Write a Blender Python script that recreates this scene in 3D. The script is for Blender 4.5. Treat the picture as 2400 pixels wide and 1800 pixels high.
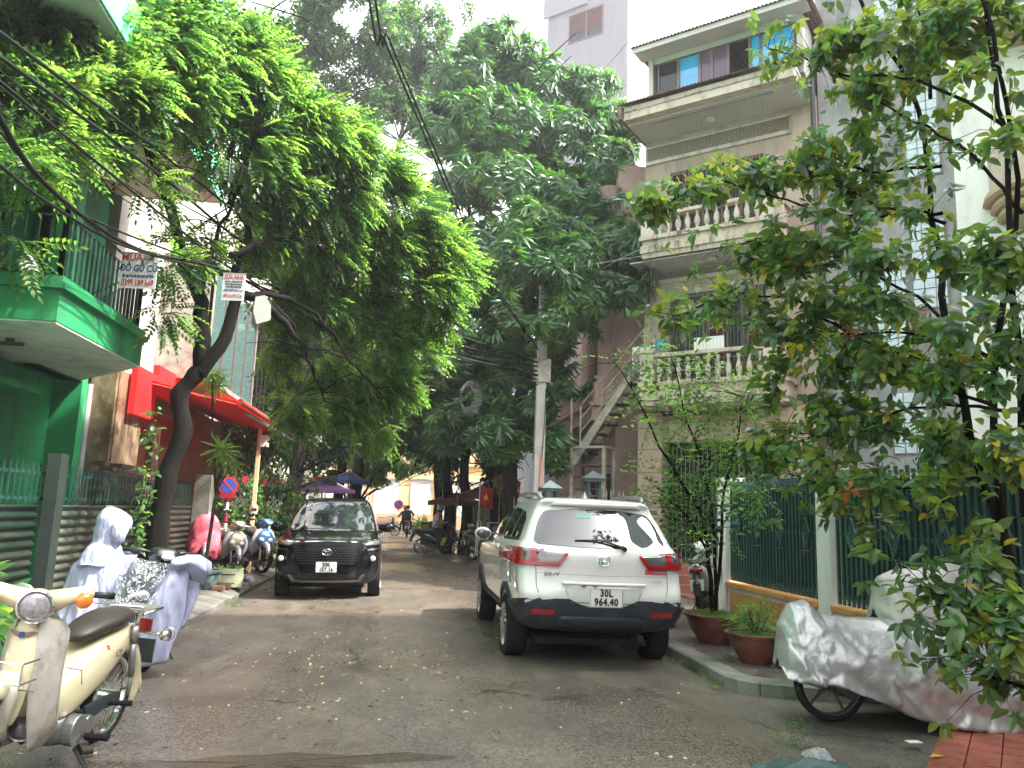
import bpy, bmesh, math, random
import numpy as np
from mathutils import Vector, Matrix, noise
from mathutils.bvhtree import BVHTree
from mathutils.geometry import delaunay_2d_cdt
random.seed(7)
RNG = np.random.default_rng(11)
PI = math.pi
for o in list(bpy.data.objects): bpy.data.objects.remove(o)
S = bpy.context.scene
COL = S.collection
# ---------------------------------------------------------------- camera
EYE = Vector((0, 0, 1.55))
cam = bpy.data.cameras.new('camera'); camo = bpy.data.objects.new('camera', cam); COL.objects.link(camo)
S.camera = camo
cam.sensor_width = 36; cam.lens = 1803 / 2400 * 36; cam.clip_start = .05; cam.clip_end = 3000
yaw, pit, rol = math.radians(7.626), math.radians(9.408), .035
Fv = Vector((math.sin(yaw)*math.cos(pit), math.cos(yaw)*math.cos(pit), math.sin(pit)))
R0 = Vector((math.cos(yaw), -math.sin(yaw), 0)); U0 = R0.cross(Fv)
Rv = R0*math.cos(rol) + U0*math.sin(rol); Uv = -R0*math.sin(rol) + U0*math.cos(rol)
camo.matrix_world = Matrix(((Rv.x, Uv.x, -Fv.x, EYE.x), (Rv.y, Uv.y, -Fv.y, EYE.y), (Rv.z, Uv.z, -Fv.z, EYE.z), (0, 0, 0, 1)))
# ---------------------------------------------------------------- sky, sun, exposure
SUN_EL, SUN_AZ = math.radians(50), math.radians(108)      # azimuth clockwise from +Y
w = bpy.data.worlds.new('World'); S.world = w; w.use_nodes = True
nt = w.node_tree; nt.nodes.clear()
sk = nt.nodes.new('ShaderNodeTexSky'); sk.sky_type = 'NISHITA'; sk.sun_disc = False
sk.sun_elevation = SUN_EL; sk.sun_rotation = SUN_AZ; sk.air_density = 1.2; sk.dust_density = 6.0; sk.ozone_density = 1.0
hs = nt.nodes.new('ShaderNodeHueSaturation'); hs.inputs['Saturation'].default_value = .1
bg = nt.nodes.new('ShaderNodeBackground'); bg.inputs['Strength'].default_value = .15
ow = nt.nodes.new('ShaderNodeOutputWorld')
nt.links.new(sk.outputs[0], hs.inputs['Color']); nt.links.new(hs.outputs[0], bg.inputs['Color']); nt.links.new(bg.outputs[0], ow.inputs['Surface'])
sun = bpy.data.lights.new('sun', 'SUN'); sun.energy = 2.9; sun.angle = math.radians(1.2); sun.color = (1, .94, .84)
suno = bpy.data.objects.new('sun', sun); COL.objects.link(suno)
sd = Vector((math.sin(SUN_AZ)*math.cos(SUN_EL), math.cos(SUN_AZ)*math.cos(SUN_EL), math.sin(SUN_EL)))
suno.rotation_euler = sd.to_track_quat('Z', 'Y').to_euler(); suno.location = (20, -10, 40)
S.view_settings.view_transform = 'Standard'; S.view_settings.look = 'None'; S.view_settings.gamma = 1
S.view_settings.exposure = 2.5
S.render.resolution_x, S.render.resolution_y = 1024, 768
S.cycles.max_bounces = 8; S.cycles.transparent_max_bounces = 12; S.cycles.diffuse_bounces = 4
# ---------------------------------------------------------------- materials
MATS = {}
def hexc(c): return tuple(c) + (1,) if len(c) == 3 else c
def mat(name, c1, c2=None, scale=4, rough=.6, metal=0, bump=0, bscale=60, coat=0, spec=.5, detail=6, stretch=(1, 1, 1), trans=0, emit=0, alpha=1, stain=None, contrast=(.35, .65), bd=.01):
    if name in MATS: return MATS[name]
    m = bpy.data.materials.new(name); m.use_nodes = True; MATS[name] = m
    t = m.node_tree; N = t.nodes; L = t.links; p = N['Principled BSDF']; out = N['Material Output']
    p.inputs['Base Color'].default_value = hexc(c1); p.inputs['Roughness'].default_value = rough
    p.inputs['Metallic'].default_value = metal; p.inputs['Coat Weight'].default_value = coat; p.inputs['Coat Roughness'].default_value = .03
    p.inputs['Specular IOR Level'].default_value = spec; p.inputs['Alpha'].default_value = alpha
    if emit: p.inputs['Emission Color'].default_value = hexc(c1); p.inputs['Emission Strength'].default_value = emit
    geo = N.new('ShaderNodeNewGeometry'); mp = N.new('ShaderNodeMapping'); mp.inputs['Scale'].default_value = stretch
    L.new(geo.outputs['Position'], mp.inputs['Vector'])
    last = None
    if c2:
        n = N.new('ShaderNodeTexNoise'); n.inputs['Scale'].default_value = scale; n.inputs['Detail'].default_value = detail; n.inputs['Roughness'].default_value = .62
        L.new(mp.outputs[0], n.inputs['Vector'])
        r = N.new('ShaderNodeValToRGB'); r.color_ramp.elements[0].position = contrast[0]; r.color_ramp.elements[1].position = contrast[1]
        r.color_ramp.elements[0].color = hexc(c1); r.color_ramp.elements[1].color = hexc(c2)
        L.new(n.outputs['Fac'], r.inputs['Fac']); last = r.outputs['Color']
        if stain:
            sc, amt, scl, st = stain
            n2 = N.new('ShaderNodeTexNoise'); n2.inputs['Scale'].default_value = scl; n2.inputs['Detail'].default_value = 8; n2.inputs['Roughness'].default_value = .7
            mp2 = N.new('ShaderNodeMapping'); mp2.inputs['Scale'].default_value = st; L.new(geo.outputs['Position'], mp2.inputs['Vector']); L.new(mp2.outputs[0], n2.inputs['Vector'])
            r2 = N.new('ShaderNodeValToRGB'); r2.color_ramp.elements[0].position = .49; r2.color_ramp.elements[1].position = .64
            r2.color_ramp.elements[0].color = (0, 0, 0, 1); r2.color_ramp.elements[1].color = (amt, amt, amt, 1)
            L.new(n2.outputs['Fac'], r2.inputs['Fac'])
            mx = N.new('ShaderNodeMixRGB'); mx.inputs['Color2'].default_value = hexc(sc); L.new(r2.outputs['Color'], mx.inputs['Fac']); L.new(last, mx.inputs['Color1']); last = mx.outputs[0]
        L.new(last, p.inputs['Base Color'])
    if bump:
        nb = N.new('ShaderNodeTexNoise'); nb.inputs['Scale'].default_value = bscale; nb.inputs['Detail'].default_value = 4
        L.new(mp.outputs[0], nb.inputs['Vector'])
        b = N.new('ShaderNodeBump'); b.inputs['Strength'].default_value = bump; b.inputs['Distance'].default_value = bd
        L.new(nb.outputs['Fac'], b.inputs['Height']); L.new(b.outputs[0], p.inputs['Normal'])
    if trans:
        tr = N.new('ShaderNodeBsdfTranslucent'); 
        if last: L.new(last, tr.inputs['Color'])
        else: tr.inputs['Color'].default_value = hexc(c1)
        mx = N.new('ShaderNodeMixShader'); mx.inputs['Fac'].default_value = trans
        L.new(p.outputs[0], mx.inputs[1]); L.new(tr.outputs[0], mx.inputs[2]); L.new(mx.outputs[0], out.inputs['Surface'])
    return m
def leafmat(name, c, tc, rough=.38, tr=.4, var=.35, spec=.5):
    """leaf: glossy upper skin, coloured light coming through"""
    if name in MATS: return MATS[name]
    m = bpy.data.materials.new(name); m.use_nodes = True; MATS[name] = m
    t = m.node_tree; N = t.nodes; L = t.links; p = N['Principled BSDF']; out = N['Material Output']
    geo = N.new('ShaderNodeNewGeometry'); n = N.new('ShaderNodeTexNoise'); n.inputs['Scale'].default_value = 1.7; n.inputs['Detail'].default_value = 5
    n.inputs['Roughness'].default_value = .8
    L.new(geo.outputs['Position'], n.inputs['Vector'])
    def ramp(c, lo, hi):
        r = N.new('ShaderNodeValToRGB'); r.color_ramp.elements[0].position = .34; r.color_ramp.elements[1].position = .66
        r.color_ramp.elements[0].color = tuple(v*lo for v in c) + (1,); r.color_ramp.elements[1].color = tuple(min(1, v*hi) for v in c) + (1,)
        L.new(n.outputs['Fac'], r.inputs['Fac']); return r.outputs['Color']
    L.new(ramp(c, 1-var, 1+var), p.inputs['Base Color']); p.inputs['Roughness'].default_value = rough; p.inputs['Specular IOR Level'].default_value = spec
    tb = N.new('ShaderNodeBsdfTranslucent'); L.new(ramp(tc, 1-var, 1+var), tb.inputs['Color'])
    mx = N.new('ShaderNodeMixShader'); mx.inputs['Fac'].default_value = tr
    L.new(p.outputs[0], mx.inputs[1]); L.new(tb.outputs[0], mx.inputs[2]); L.new(mx.outputs[0], out.inputs['Surface'])
    return m
def glassmat(name, tint=(.9, .95, 1), rough=.02, a=.25, base=(.02, .025, .03)):
    """window pane: sharp reflections over a part see-through, tinted sheet"""
    if name in MATS: return MATS[name]
    m = bpy.data.materials.new(name); m.use_nodes = True; MATS[name] = m
    t = m.node_tree; N = t.nodes; L = t.links; p = N['Principled BSDF']; out = N['Material Output']
    p.inputs['Base Color'].default_value = hexc(base); p.inputs['Roughness'].default_value = rough; p.inputs['Specular IOR Level'].default_value = .8
    tb = N.new('ShaderNodeBsdfTransparent'); tb.inputs['Color'].default_value = hexc(tint)
    mx = N.new('ShaderNodeMixShader'); mx.inputs['Fac'].default_value = a
    L.new(p.outputs[0], mx.inputs[1]); L.new(tb.outputs[0], mx.inputs[2]); L.new(mx.outputs[0], out.inputs['Surface'])
    return m
# ---------------------------------------------------------------- mesh helpers
def tag(o, label=None, cat=None, group=None, kind=None):
    for k, v in (('label', label), ('category', cat), ('group', group), ('kind', kind)):
        if v: o[k] = v
    return o
def empty(name, loc=(0, 0, 0), rz=0, label=None, cat=None, group=None):
    o = bpy.data.objects.new(name, None); COL.objects.link(o); o.location = loc; o.rotation_euler = (0, 0, rz); o.empty_display_size = .2
    return tag(o, label, cat, group)
def link(name, me, parent=None):
    o = bpy.data.objects.new(name, me); COL.objects.link(o)
    if parent: o.parent = parent
    return o
def dup(o, parent=None, loc=None, rz=None, **kw):
    c = o.copy(); COL.objects.link(c); c.parent = parent
    for ch in list(o.children): dup(ch, c)
    if loc is not None: c.location = loc
    if rz is not None: c.rotation_euler = (0, 0, rz)
    if kw: tag(c, **kw)
    return c
class MB:
    def __init__(s): s.v = []; s.f = []; s.m = []
    def add(s, vs, fs, mi=0):
        b = len(s.v); s.v += [tuple(v) for v in vs]; s.f += [tuple(b+i for i in f) for f in fs]; s.m += [mi]*len(fs); return s
    def box(s, x0, y0, z0, x1, y1, z1, mi=0, rz=0, piv=None):
        vs = [Vector((x, y, z)) for x in (x0, x1) for y in (y0, y1) for z in (z0, z1)]
        if rz:
            p = Vector(piv) if piv else Vector(((x0+x1)/2, (y0+y1)/2, 0)); M = Matrix.Rotation(rz, 3, 'Z'); vs = [M @ (v-p) + p for v in vs]
        return s.add(vs, [(0, 1, 3, 2), (4, 6, 7, 5), (0, 4, 5, 1), (2, 3, 7, 6), (0, 2, 6, 4), (1, 5, 7, 3)], mi)
    def cyl(s, p0, p1, r0, r1=None, n=10, mi=0, cap=True):
        return s.tube([p0, p1], [r0, r0 if r1 is None else r1], n, mi, cap)
    def tube(s, pts, rs, n=8, mi=0, cap=True, closed=False, flat=None):
        pts = [Vector(p) for p in pts]; k = len(pts)
        if not hasattr(rs, '__len__'): rs = [rs]*k
        vs = []; up = None
        for i, p in enumerate(pts):
            a = pts[i-1] if (i > 0 or closed) else p; b = pts[(i+1) % k] if (i < k-1 or closed) else p
            d = (b-a).normalized()
            if up is None:
                up = d.orthogonal().normalized() if abs(d.z) > .95 else Vector((0, 0, 1))
            sx = d.cross(up)
            if sx.length < 1e-4: sx = d.orthogonal()
            sx.normalize(); u = sx.cross(d).normalized(); up = u if abs(d.z) > .6 else (u*.5+up*.5)
            for j in range(n):
                t = 2*PI*j/n; vs.append(p + (sx*math.cos(t)*(flat or 1) + u*math.sin(t))*rs[i])
        fs = []
        for i in range(k if closed else k-1):
            for j in range(n): fs.append((i*n+j, i*n+(j+1) % n, ((i+1) % k)*n+(j+1) % n, ((i+1) % k)*n+j))
        if cap and not closed: fs += [tuple(range(n))[::-1], tuple((k-1)*n+j for j in range(n))]
        return s.add(vs, fs, mi)
    def lathe(s, prof, n=16, c=(0, 0, 0), mi=0, axis='z', sy=1, cap=True):
        vs = []; c = Vector(c)
        for r, z in prof:
            for j in range(n):
                t = 2*PI*j/n; a, b = r*math.cos(t), r*math.sin(t)*sy
                vs.append(c + Vector({'z': (a, b, z), 'y': (a, z, b), 'x': (z, a, b)}[axis]))
        k = len(prof); fs = [(i*n+j, i*n+(j+1) % n, (i+1)*n+(j+1) % n, (i+1)*n+j) for i in range(k-1) for j in range(n)]
        if cap and prof[0][0] > 1e-6: fs.append(tuple(range(n))[::-1])
        if cap and prof[-1][0] > 1e-6: fs.append(tuple((k-1)*n+j for j in range(n)))
        return s.add(vs, fs, mi)
    def ball(s, c, r, n=12, mi=0, sc=(1, 1, 1)):
        h = n//2; vs = []
        for i in range(h+1):
            t = PI*i/h
            for j in range(n):
                a = 2*PI*j/n; vs.append((c[0]+r*sc[0]*math.sin(t)*math.cos(a), c[1]+r*sc[1]*math.sin(t)*math.sin(a), c[2]+r*sc[2]*math.cos(t)))
        return s.add(vs, [(i*n+j, (i+1)*n+j, (i+1)*n+(j+1) % n, i*n+(j+1) % n) for i in range(h) for j in range(n)], mi)
    def loft(s, secs, n=14, mi=0, cap=True, e=2.3):
        """secs: (centre xyz, half width along y, half height along tilted z, tilt about y)"""
        vs = []
        for c, hw, hh, tl in secs:
            for j in range(n):
                t = 2*PI*j/n; a = math.copysign(abs(math.cos(t))**(2/e), math.cos(t))*hw; b = math.copysign(abs(math.sin(t))**(2/e), math.sin(t))*hh
                vs.append((c[0]-math.sin(tl)*b, c[1]+a, c[2]+math.cos(tl)*b))
        k = len(secs); fs = [(i*n+j, i*n+(j+1) % n, (i+1)*n+(j+1) % n, (i+1)*n+j) for i in range(k-1) for j in range(n)]
        if cap: fs += [tuple(range(n))[::-1], tuple((k-1)*n+j for j in range(n))]
        return s.add(vs, fs, mi)
    def prism(s, poly, a0, a1, axis='z', mi=0):
        """poly: 2D outline; extruded from a0 to a1 along axis"""
        f = {'z': lambda p, a: (p[0], p[1], a), 'y': lambda p, a: (p[0], a, p[1]), 'x': lambda p, a: (a, p[0], p[1])}[axis]
        n = len(poly); vs = [f(p, a0) for p in poly] + [f(p, a1) for p in poly]
        return s.add(vs, [tuple(range(n)), tuple(range(n, 2*n))[::-1]] + [(i, i+n, (i+1) % n+n, (i+1) % n) for i in range(n)], mi)
    def grid(s, fn, nu, nv, mi=0, closed=False):
        vs = [fn(u/nu, v/nv) for u in range(nu+1) for v in range(nv+1)]
        return s.add(vs, [(u*(nv+1)+v, (u+1)*(nv+1)+v, (u+1)*(nv+1)+v+1, u*(nv+1)+v+1) for u in range(nu) for v in range(nv)], mi)
    def xf(s, M):
        s.v = [tuple(M @ Vector(v)) for v in s.v]; return s
    def build(s, name, mats, parent=None, smooth=False, bevel=0, sub=0, solid=0, auto=None, fixn=True):
        me = bpy.data.meshes.new(name); me.from_pydata(s.v, [], s.f)
        mats = mats if isinstance(mats, (list, tuple)) else [mats]
        for m in mats: me.materials.append(m)
        if len(mats) > 1: me.polygons.foreach_set('material_index', s.m)
        if fixn:
            bm = bmesh.new(); bm.from_mesh(me); bmesh.ops.recalc_face_normals(bm, faces=bm.faces); bm.to_mesh(me); bm.free()
        if smooth: me.shade_smooth()
        o = link(name, me, parent)
        if solid:
            d = o.modifiers.new('s', 'SOLIDIFY'); d.thickness = solid; d.offset = 0
        if bevel:
            d = o.modifiers.new('b', 'BEVEL'); d.width = bevel; d.segments = 2; d.limit_method = 'ANGLE'; d.angle_limit = math.radians(40)
        if sub:
            d = o.modifiers.new('u', 'SUBSURF'); d.levels = sub; d.render_levels = sub
        if auto is not None:
            me.set_sharp_from_angle(angle=math.radians(auto)); 
        return o
def applied(o):
    """replace an object's mesh by its evaluated one"""
    dg = bpy.context.evaluated_depsgraph_get(); dg.update()
    me = bpy.data.meshes.new_from_object(o.evaluated_get(dg)); o.modifiers.clear(); o.data = me; return o
def text(s, size, m, parent, loc, rot=(PI/2, 0, 0), name='lettering', ext=.0015, ax='CENTER', sx=1, bold=.0, sp=1):
    cu = bpy.data.curves.new(name, 'FONT'); cu.body = s; cu.size = size; cu.extrude = ext; cu.align_x = ax; cu.align_y = 'CENTER'; cu.offset = bold; cu.space_character = sp
    cu.resolution_u = 2
    t = bpy.data.objects.new(name, cu); COL.objects.link(t)
    dg = bpy.context.evaluated_depsgraph_get(); me = bpy.data.meshes.new_from_object(t.evaluated_get(dg)); bpy.data.objects.remove(t)
    me.materials.clear(); me.materials.append(m)
    o = link(name, me, parent); o.location = loc; o.rotation_euler = rot; o.scale = (sx, 1, 1); return o
def fbm(x, y, z=0, o=4):
    return noise.fractal(Vector((x, y, z)), 1.0, 2.0, o)
# ---------------------------------------------------------------- foliage
def template(kind):
    """returns (verts, faces) of one spray; leaf stem at origin, grows along +x, upper side +z"""
    V = []; F = []
    def leaf(o, d, n, L, W, fold=.15, droop=.12, seg=3):
        o = Vector(o); d = Vector(d).normalized(); n = Vector(n).normalized(); s = d.cross(n).normalized(); b = len(V)
        if seg == 2:
            V.extend([o, o+d*L*.5+s*W/2+n*W*fold, o+d*L*.5-s*W/2+n*W*fold, o+d*L-n*L*droop]); F.extend([(b, b+1, b+3), (b, b+3, b+2)]); return
        V.append(o)
        prof = (.28, .92), (.58, .95), (.84, .5)
        for t, ww in prof:
            c = o+d*L*t-n*L*droop*t*t
            V.extend([c+s*W/2*ww+n*W*fold*ww, c, c-s*W/2*ww+n*W*fold*ww])
        V.append(o+d*L-n*L*droop)
        F.extend([(b, b+1, b+2), (b, b+2, b+3)])
        for i in range(2):
            q = b+1+3*i; F.extend([(q, q+3, q+4, q+1), (q+1, q+4, q+5, q+2)])
        q = b+7; F.extend([(q, b+10, q+1), (q+1, b+10, q+2)])
    if kind == 'pinnate':        # compound leaf, 6 pairs and an end leaflet
        for i in range(6):
            x = .05+.047*i; z = -.25*x*x*3
            for sg in (-1, 1):
                leaf((x, 0, z), (.55, sg, -.22), (0, 0, 1), .085*(1-.05*abs(i-3)), .04, .1, .15, 2)
        leaf((.33, 0, -.1), (1, 0, -.4), (0, 0, 1), .09, .04, .1, .1, 2)
        V.extend([Vector((0, .003, 0)), Vector((0, -.003, 0)), Vector((.33, 0, -.09))]); F.append((len(V)-3, len(V)-2, len(V)-1))
    elif kind == 'rosette':      # mango: long leaves round the twig end
        for i in range(11):
            a = 2*PI*i*.382; e = .5-.09*i
            leaf((.02*i*.3, 0, 0), (.35+.04*i*(-1)+.3, math.cos(a)*1., math.sin(a)*1.*.6-.15-.05*i), (.6, -math.cos(a)*.3, .8), .24+.04*((i*7) % 3), .062, .18, .4, 3)
    elif kind == 'whorl':        # broad leathery leaves in a loose whorl
        for i in range(5):
            a = 2*PI*i/5+.4*(i % 2); leaf((-.03*(i % 3), 0, 0), (.45, math.cos(a), math.sin(a)*.45-.2), (.5, 0, 1), .105+.02*(i % 3), .055, .12, .25, 3)
    elif kind == 'single':
        leaf((0, 0, 0), (1, 0, -.15), (0, 0, 1), .125, .066, .12, .28, 3)
    elif kind == 'twigs':        # small leaves on both sides of a twig
        for i in range(7):
            sg = -1 if i % 2 else 1; leaf((.045*i, 0, -.02*i*i*.1), (.8, sg, .1), (0, 0, 1), .07, .032, .15, .1, 2)
    elif kind == 'clump':        # far foliage
        for i in range(9):
            a = 2.4*i; leaf((.05*i*.6, .06*math.cos(a), .05*math.sin(a)), (.6+math.cos(a)*.5, math.sin(a), math.cos(a*1.7)*.5-.2), (0, .2*math.sin(a), 1), .16, .075, .15, .2, 2)
    elif kind == 'blade':        # strap leaf, dracaena
        for i in range(16):
            a = 2.4*i; e = .9-.09*i; d = Vector((math.cos(a), math.sin(a), e)); leaf((0, 0, .015*i*.4), d, (-d.x*e, -d.y*e, 1), .34, .035, .2, .55, 3)
    return np.array([tuple(v) for v in V], float), F
TPL = {k: template(k) for k in ('pinnate', 'rosette', 'whorl', 'single', 'twigs', 'clump', 'blade')}
def place(P, D, UP, sc):
    """rotation matrices with x = D, z near UP"""
    D = D/np.linalg.norm(D, axis=1, keepdims=True); Y = np.cross(UP, D); Y /= (np.linalg.norm(Y, axis=1, keepdims=True)+1e-9); Z = np.cross(D, Y)
    M = np.stack([D, Y, Z], axis=2)*sc[:, None, None]; return M
def merged(name, kind, P, M, mi, mats, parent=None, stuff=True, label=None):
    tv, tf = TPL[kind]; n = len(P); k = len(tv)
    V = np.einsum('nij,kj->nki', M, tv) + P[:, None, :]
    tri = []
    for f in tf: tri += [(f[0], f[i], f[i+1]) for i in range(1, len(f)-1)]
    tri = np.array(tri); Fc = (tri[None] + (np.arange(n)*k)[:, None, None]).reshape(-1, 3)
    me = bpy.data.meshes.new(name); me.vertices.add(n*k); me.vertices.foreach_set('co', V.reshape(-1))
    nf = len(Fc); me.loops.add(nf*3); me.polygons.add(nf); me.loops.foreach_set('vertex_index', Fc.reshape(-1).astype(np.int32))
    me.polygons.foreach_set('loop_start', np.arange(nf, dtype=np.int32)*3)
    for m in mats: me.materials.append(m)
    me.polygons.foreach_set('material_index', np.repeat(mi, len(tri)).astype(np.int32)); me.update(calc_edges=True)
    o = link(name, me, parent)
    if stuff: o['kind'] = 'stuff'
    return o
_tplmesh = {}
def leafparts(name, kind, P, M, mi, mats, parent, k=300):
    """the k sprays nearest the viewer as objects, the rest as one part"""
    d = np.linalg.norm(P-np.array(EYE), axis=1)/ (np.linalg.det(M)**(1/3)); idx = np.argsort(d); near, far = idx[:k], idx[k:]
    for i in near:
        key = (kind, mats[mi[i]].name)
        if key not in _tplmesh:
            tv, tf = TPL[kind]; me = bpy.data.meshes.new(name); me.from_pydata([tuple(v) for v in tv], [], tf); me.materials.append(mats[mi[i]]); _tplmesh[key] = me
        o = link(name, _tplmesh[key], parent); A = Matrix.Identity(4)
        for r in range(3):
            for c in range(3): A[r][c] = M[i][r][c]
            A[r][3] = P[i][r]
        o.matrix_local = A
    if len(far): merged('foliage', kind, P[far], M[far], mi[far], mats, parent)
def blobpts(blobs, n, shell=.55, rng=RNG):
    """blobs: (x, y, z, rx, ry, rz, weight). returns points and outward directions, clumped"""
    B = np.array([b[:6] for b in blobs], float); W = np.array([b[6] if len(b) > 6 else 1 for b in blobs], float)*(B[:, 3]*B[:, 4]*B[:, 5])**(2/3)
    c = rng.choice(len(B), n, p=W/W.sum()); d = rng.normal(size=(n, 3)); d /= np.linalg.norm(d, axis=1, keepdims=True)
    r = shell+(1-shell)*rng.random(n)**.6; r *= rng.uniform(.85, 1.12, n)
    P = B[c, :3] + d*r[:, None]*B[c, 3:6]
    return P, d
def clumped(P, d, size, rng=RNG, keep=.55):
    """drop points where a coarse noise is low, so that gaps open between boughs"""
    k = np.array([noise.noise(Vector(p)/size) for p in P]); q = np.quantile(k, 1-keep); return P[k > q], d[k > q]
def sprays(P, d, out=1., droop=.3, side=.5, sc=(.8, 1.25), upj=.35, flow=(0, 0, 0), rng=RNG):
    n = len(P); D = d*out + rng.normal(size=(n, 3))*side + np.array(flow); D[:, 2] -= droop
    U = np.tile([0, 0, 1.], (n, 1)) + rng.normal(size=(n, 3))*upj
    return place(P, D, U, rng.uniform(sc[0], sc[1], n))
def limb(mb, pts, r0, r1, n=8, jit=.02, sub=3):
    """crooked tapering limb through the points"""
    pts = [Vector(p) for p in pts]; out = []
    for i in range(len(pts)-1):
        a = pts[max(i-1, 0)]; b = pts[i]; c = pts[i+1]; d = pts[min(i+2, len(pts)-1)]
        for j in range(sub):
            t = j/sub; out.append(.5*((2*b)+(-a+c)*t+(2*a-5*b+4*c-d)*t*t+(-a+3*b-3*c+d)*t**3) + Vector((random.uniform(-jit, jit), random.uniform(-jit, jit), random.uniform(-jit, jit)))*(1 if out else 0))
    out.append(pts[-1]); k = len(out)
    mb.tube(out, [r0+(r1-r0)*(i/(k-1))**.8 for i in range(k)], n); return out
def twigs(mb, path, n, L, r, droop=0, flow=(0, 0, 0), nn=5):
    ends = []
    for i in range(n):
        p = path[random.randrange(len(path)//3, len(path))]; d = Vector((random.gauss(0, 1), random.gauss(0, 1), random.gauss(.1, .6))) + Vector(flow); d.normalize()
        l = L*random.uniform(.6, 1.3); q = p+d*l*.5+Vector((0, 0, .04*l)); e = p+d*l+Vector((0, 0, -droop*l)); mb.tube([p, q, e], [r, r*.7, r*.35], nn); ends.append(e)
    return ends
# ================================================================ materials of the place
asph = mat('wet_asphalt', (.08, .066, .055), (.142, .121, .101), 1.1, .5, bump=.35, bscale=95, detail=12, contrast=(.3, .7), stain=((.045, .042, .04), .8, .55, (1, .5, 1)), bd=.012)
def wetten(m, lo=.12, hi=.55, sc=.6, a=.42, b=.6):
    t = m.node_tree; N = t.nodes; L = t.links; g = N.new('ShaderNodeNewGeometry'); n = N.new('ShaderNodeTexNoise'); n.inputs['Scale'].default_value = sc; n.inputs['Detail'].default_value = 9
    mp = N.new('ShaderNodeMapping'); mp.inputs['Scale'].default_value = (1, .45, 1); L.new(g.outputs['Position'], mp.inputs['Vector']); L.new(mp.outputs[0], n.inputs['Vector'])
    r = N.new('ShaderNodeMapRange'); r.inputs['From Min'].default_value = a; r.inputs['From Max'].default_value = b; r.inputs['To Min'].default_value = lo; r.inputs['To Max'].default_value = hi
    L.new(n.outputs['Fac'], r.inputs['Value']); L.new(r.outputs[0], N['Principled BSDF'].inputs['Roughness'])
wetten(asph, .2, .62)
def cracks(m, c, sc, wid, amt):
    t = m.node_tree; N = t.nodes; L = t.links; p = N['Principled BSDF']; g = N.new('ShaderNodeNewGeometry'); nz = N.new('ShaderNodeTexNoise'); nz.inputs['Scale'].default_value = 1.3; nz.inputs['Detail'].default_value = 8
    mx = N.new('ShaderNodeMixRGB'); mx.inputs['Fac'].default_value = .55; L.new(g.outputs['Position'], nz.inputs['Vector']); L.new(g.outputs['Position'], mx.inputs['Color1']); L.new(nz.outputs['Color'], mx.inputs['Color2'])
    v = N.new('ShaderNodeTexVoronoi'); v.feature = 'DISTANCE_TO_EDGE'; v.inputs['Scale'].default_value = sc; L.new(mx.outputs[0], v.inputs['Vector'])
    n3 = N.new('ShaderNodeTexNoise'); n3.inputs['Scale'].default_value = .8; L.new(g.outputs['Position'], n3.inputs['Vector'])
    r = N.new('ShaderNodeMapRange'); r.inputs['From Min'].default_value = 0; r.inputs['From Max'].default_value = wid; r.inputs['To Min'].default_value = amt; r.inputs['To Max'].default_value = 0; L.new(v.outputs['Distance'], r.inputs['Value'])
    r2 = N.new('ShaderNodeMapRange'); r2.inputs['From Min'].default_value = .48; r2.inputs['From Max'].default_value = .6; L.new(n3.outputs['Fac'], r2.inputs['Value'])
    ml = N.new('ShaderNodeMath'); ml.operation = 'MULTIPLY'; L.new(r.outputs[0], ml.inputs[0]); L.new(r2.outputs[0], ml.inputs[1])
    # aggregate: light and dark chips of stone
    ag = N.new('ShaderNodeTexVoronoi'); ag.inputs['Scale'].default_value = 75; L.new(g.outputs['Position'], ag.inputs['Vector']); rg = N.new('ShaderNodeValToRGB'); rg.color_ramp.elements[0].position = .25; rg.color_ramp.elements[1].position = .85; rg.color_ramp.elements[0].color = (.66, .66, .66, 1); rg.color_ramp.elements[1].color = (1.45, 1.42, 1.36, 1)
    sp = N.new('ShaderNodeSeparateColor'); L.new(ag.outputs['Color'], sp.inputs[0]); L.new(sp.outputs[0], rg.inputs['Fac'])
    old = p.inputs['Base Color'].links[0].from_socket; mu = N.new('ShaderNodeMixRGB'); mu.blend_type = 'MULTIPLY'; mu.inputs['Fac'].default_value = 1; L.new(old, mu.inputs['Color1']); L.new(rg.outputs['Color'], mu.inputs['Color2'])
    m2 = N.new('ShaderNodeMixRGB'); m2.inputs['Color2'].default_value = hexc(c); L.new(ml.outputs[0], m2.inputs['Fac']); L.new(mu.outputs[0], m2.inputs['Color1']); L.new(m2.outputs[0], p.inputs['Base Color'])
cracks(asph, (.02, .018, .016), .55, .012, .9)
pave = mat('damp_paving', (.07, .066, .06), (.14, .13, .118), 2.5, .4, bump=.2, bscale=60); wetten(pave, .12, .5, 1.2)
kerbm = mat('kerb_concrete', (.075, .07, .062), (.17, .16, .142), 3, .7, bump=.3, bscale=45, stain=((.05, .06, .04), .8, 2.2, (1, 1, 1)))
mossc = mat('mossy_concrete', (.09, .10, .075), (.2, .195, .17), 2.4, .65, bump=.3, bscale=45, stain=((.04, .055, .03), .9, 1.6, (1, 1, 1)))
dirt = mat('bare_ground', (.09, .075, .055), (.15, .13, .1), 1, .9)
redt = mat('red_paver', (.26, .055, .03), (.42, .10, .055), 5, .42, bump=.25, bscale=70, stain=((.12, .035, .025), .8, 3, (1, 1, 1)))
greenp = mat('green_render', (.007, .21, .07), (.012, .27, .09), 1.5, .7, bump=.15, bscale=30, stain=((.02, .13, .06), .85, 1.3, (1.5, 1.5, .25)))
greenl = mat('pale_green_render', (.42, .56, .44), (.52, .64, .53), 1.2, .8, stain=((.22, .3, .22), .5, 1, (1, 1, 1)))
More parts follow.
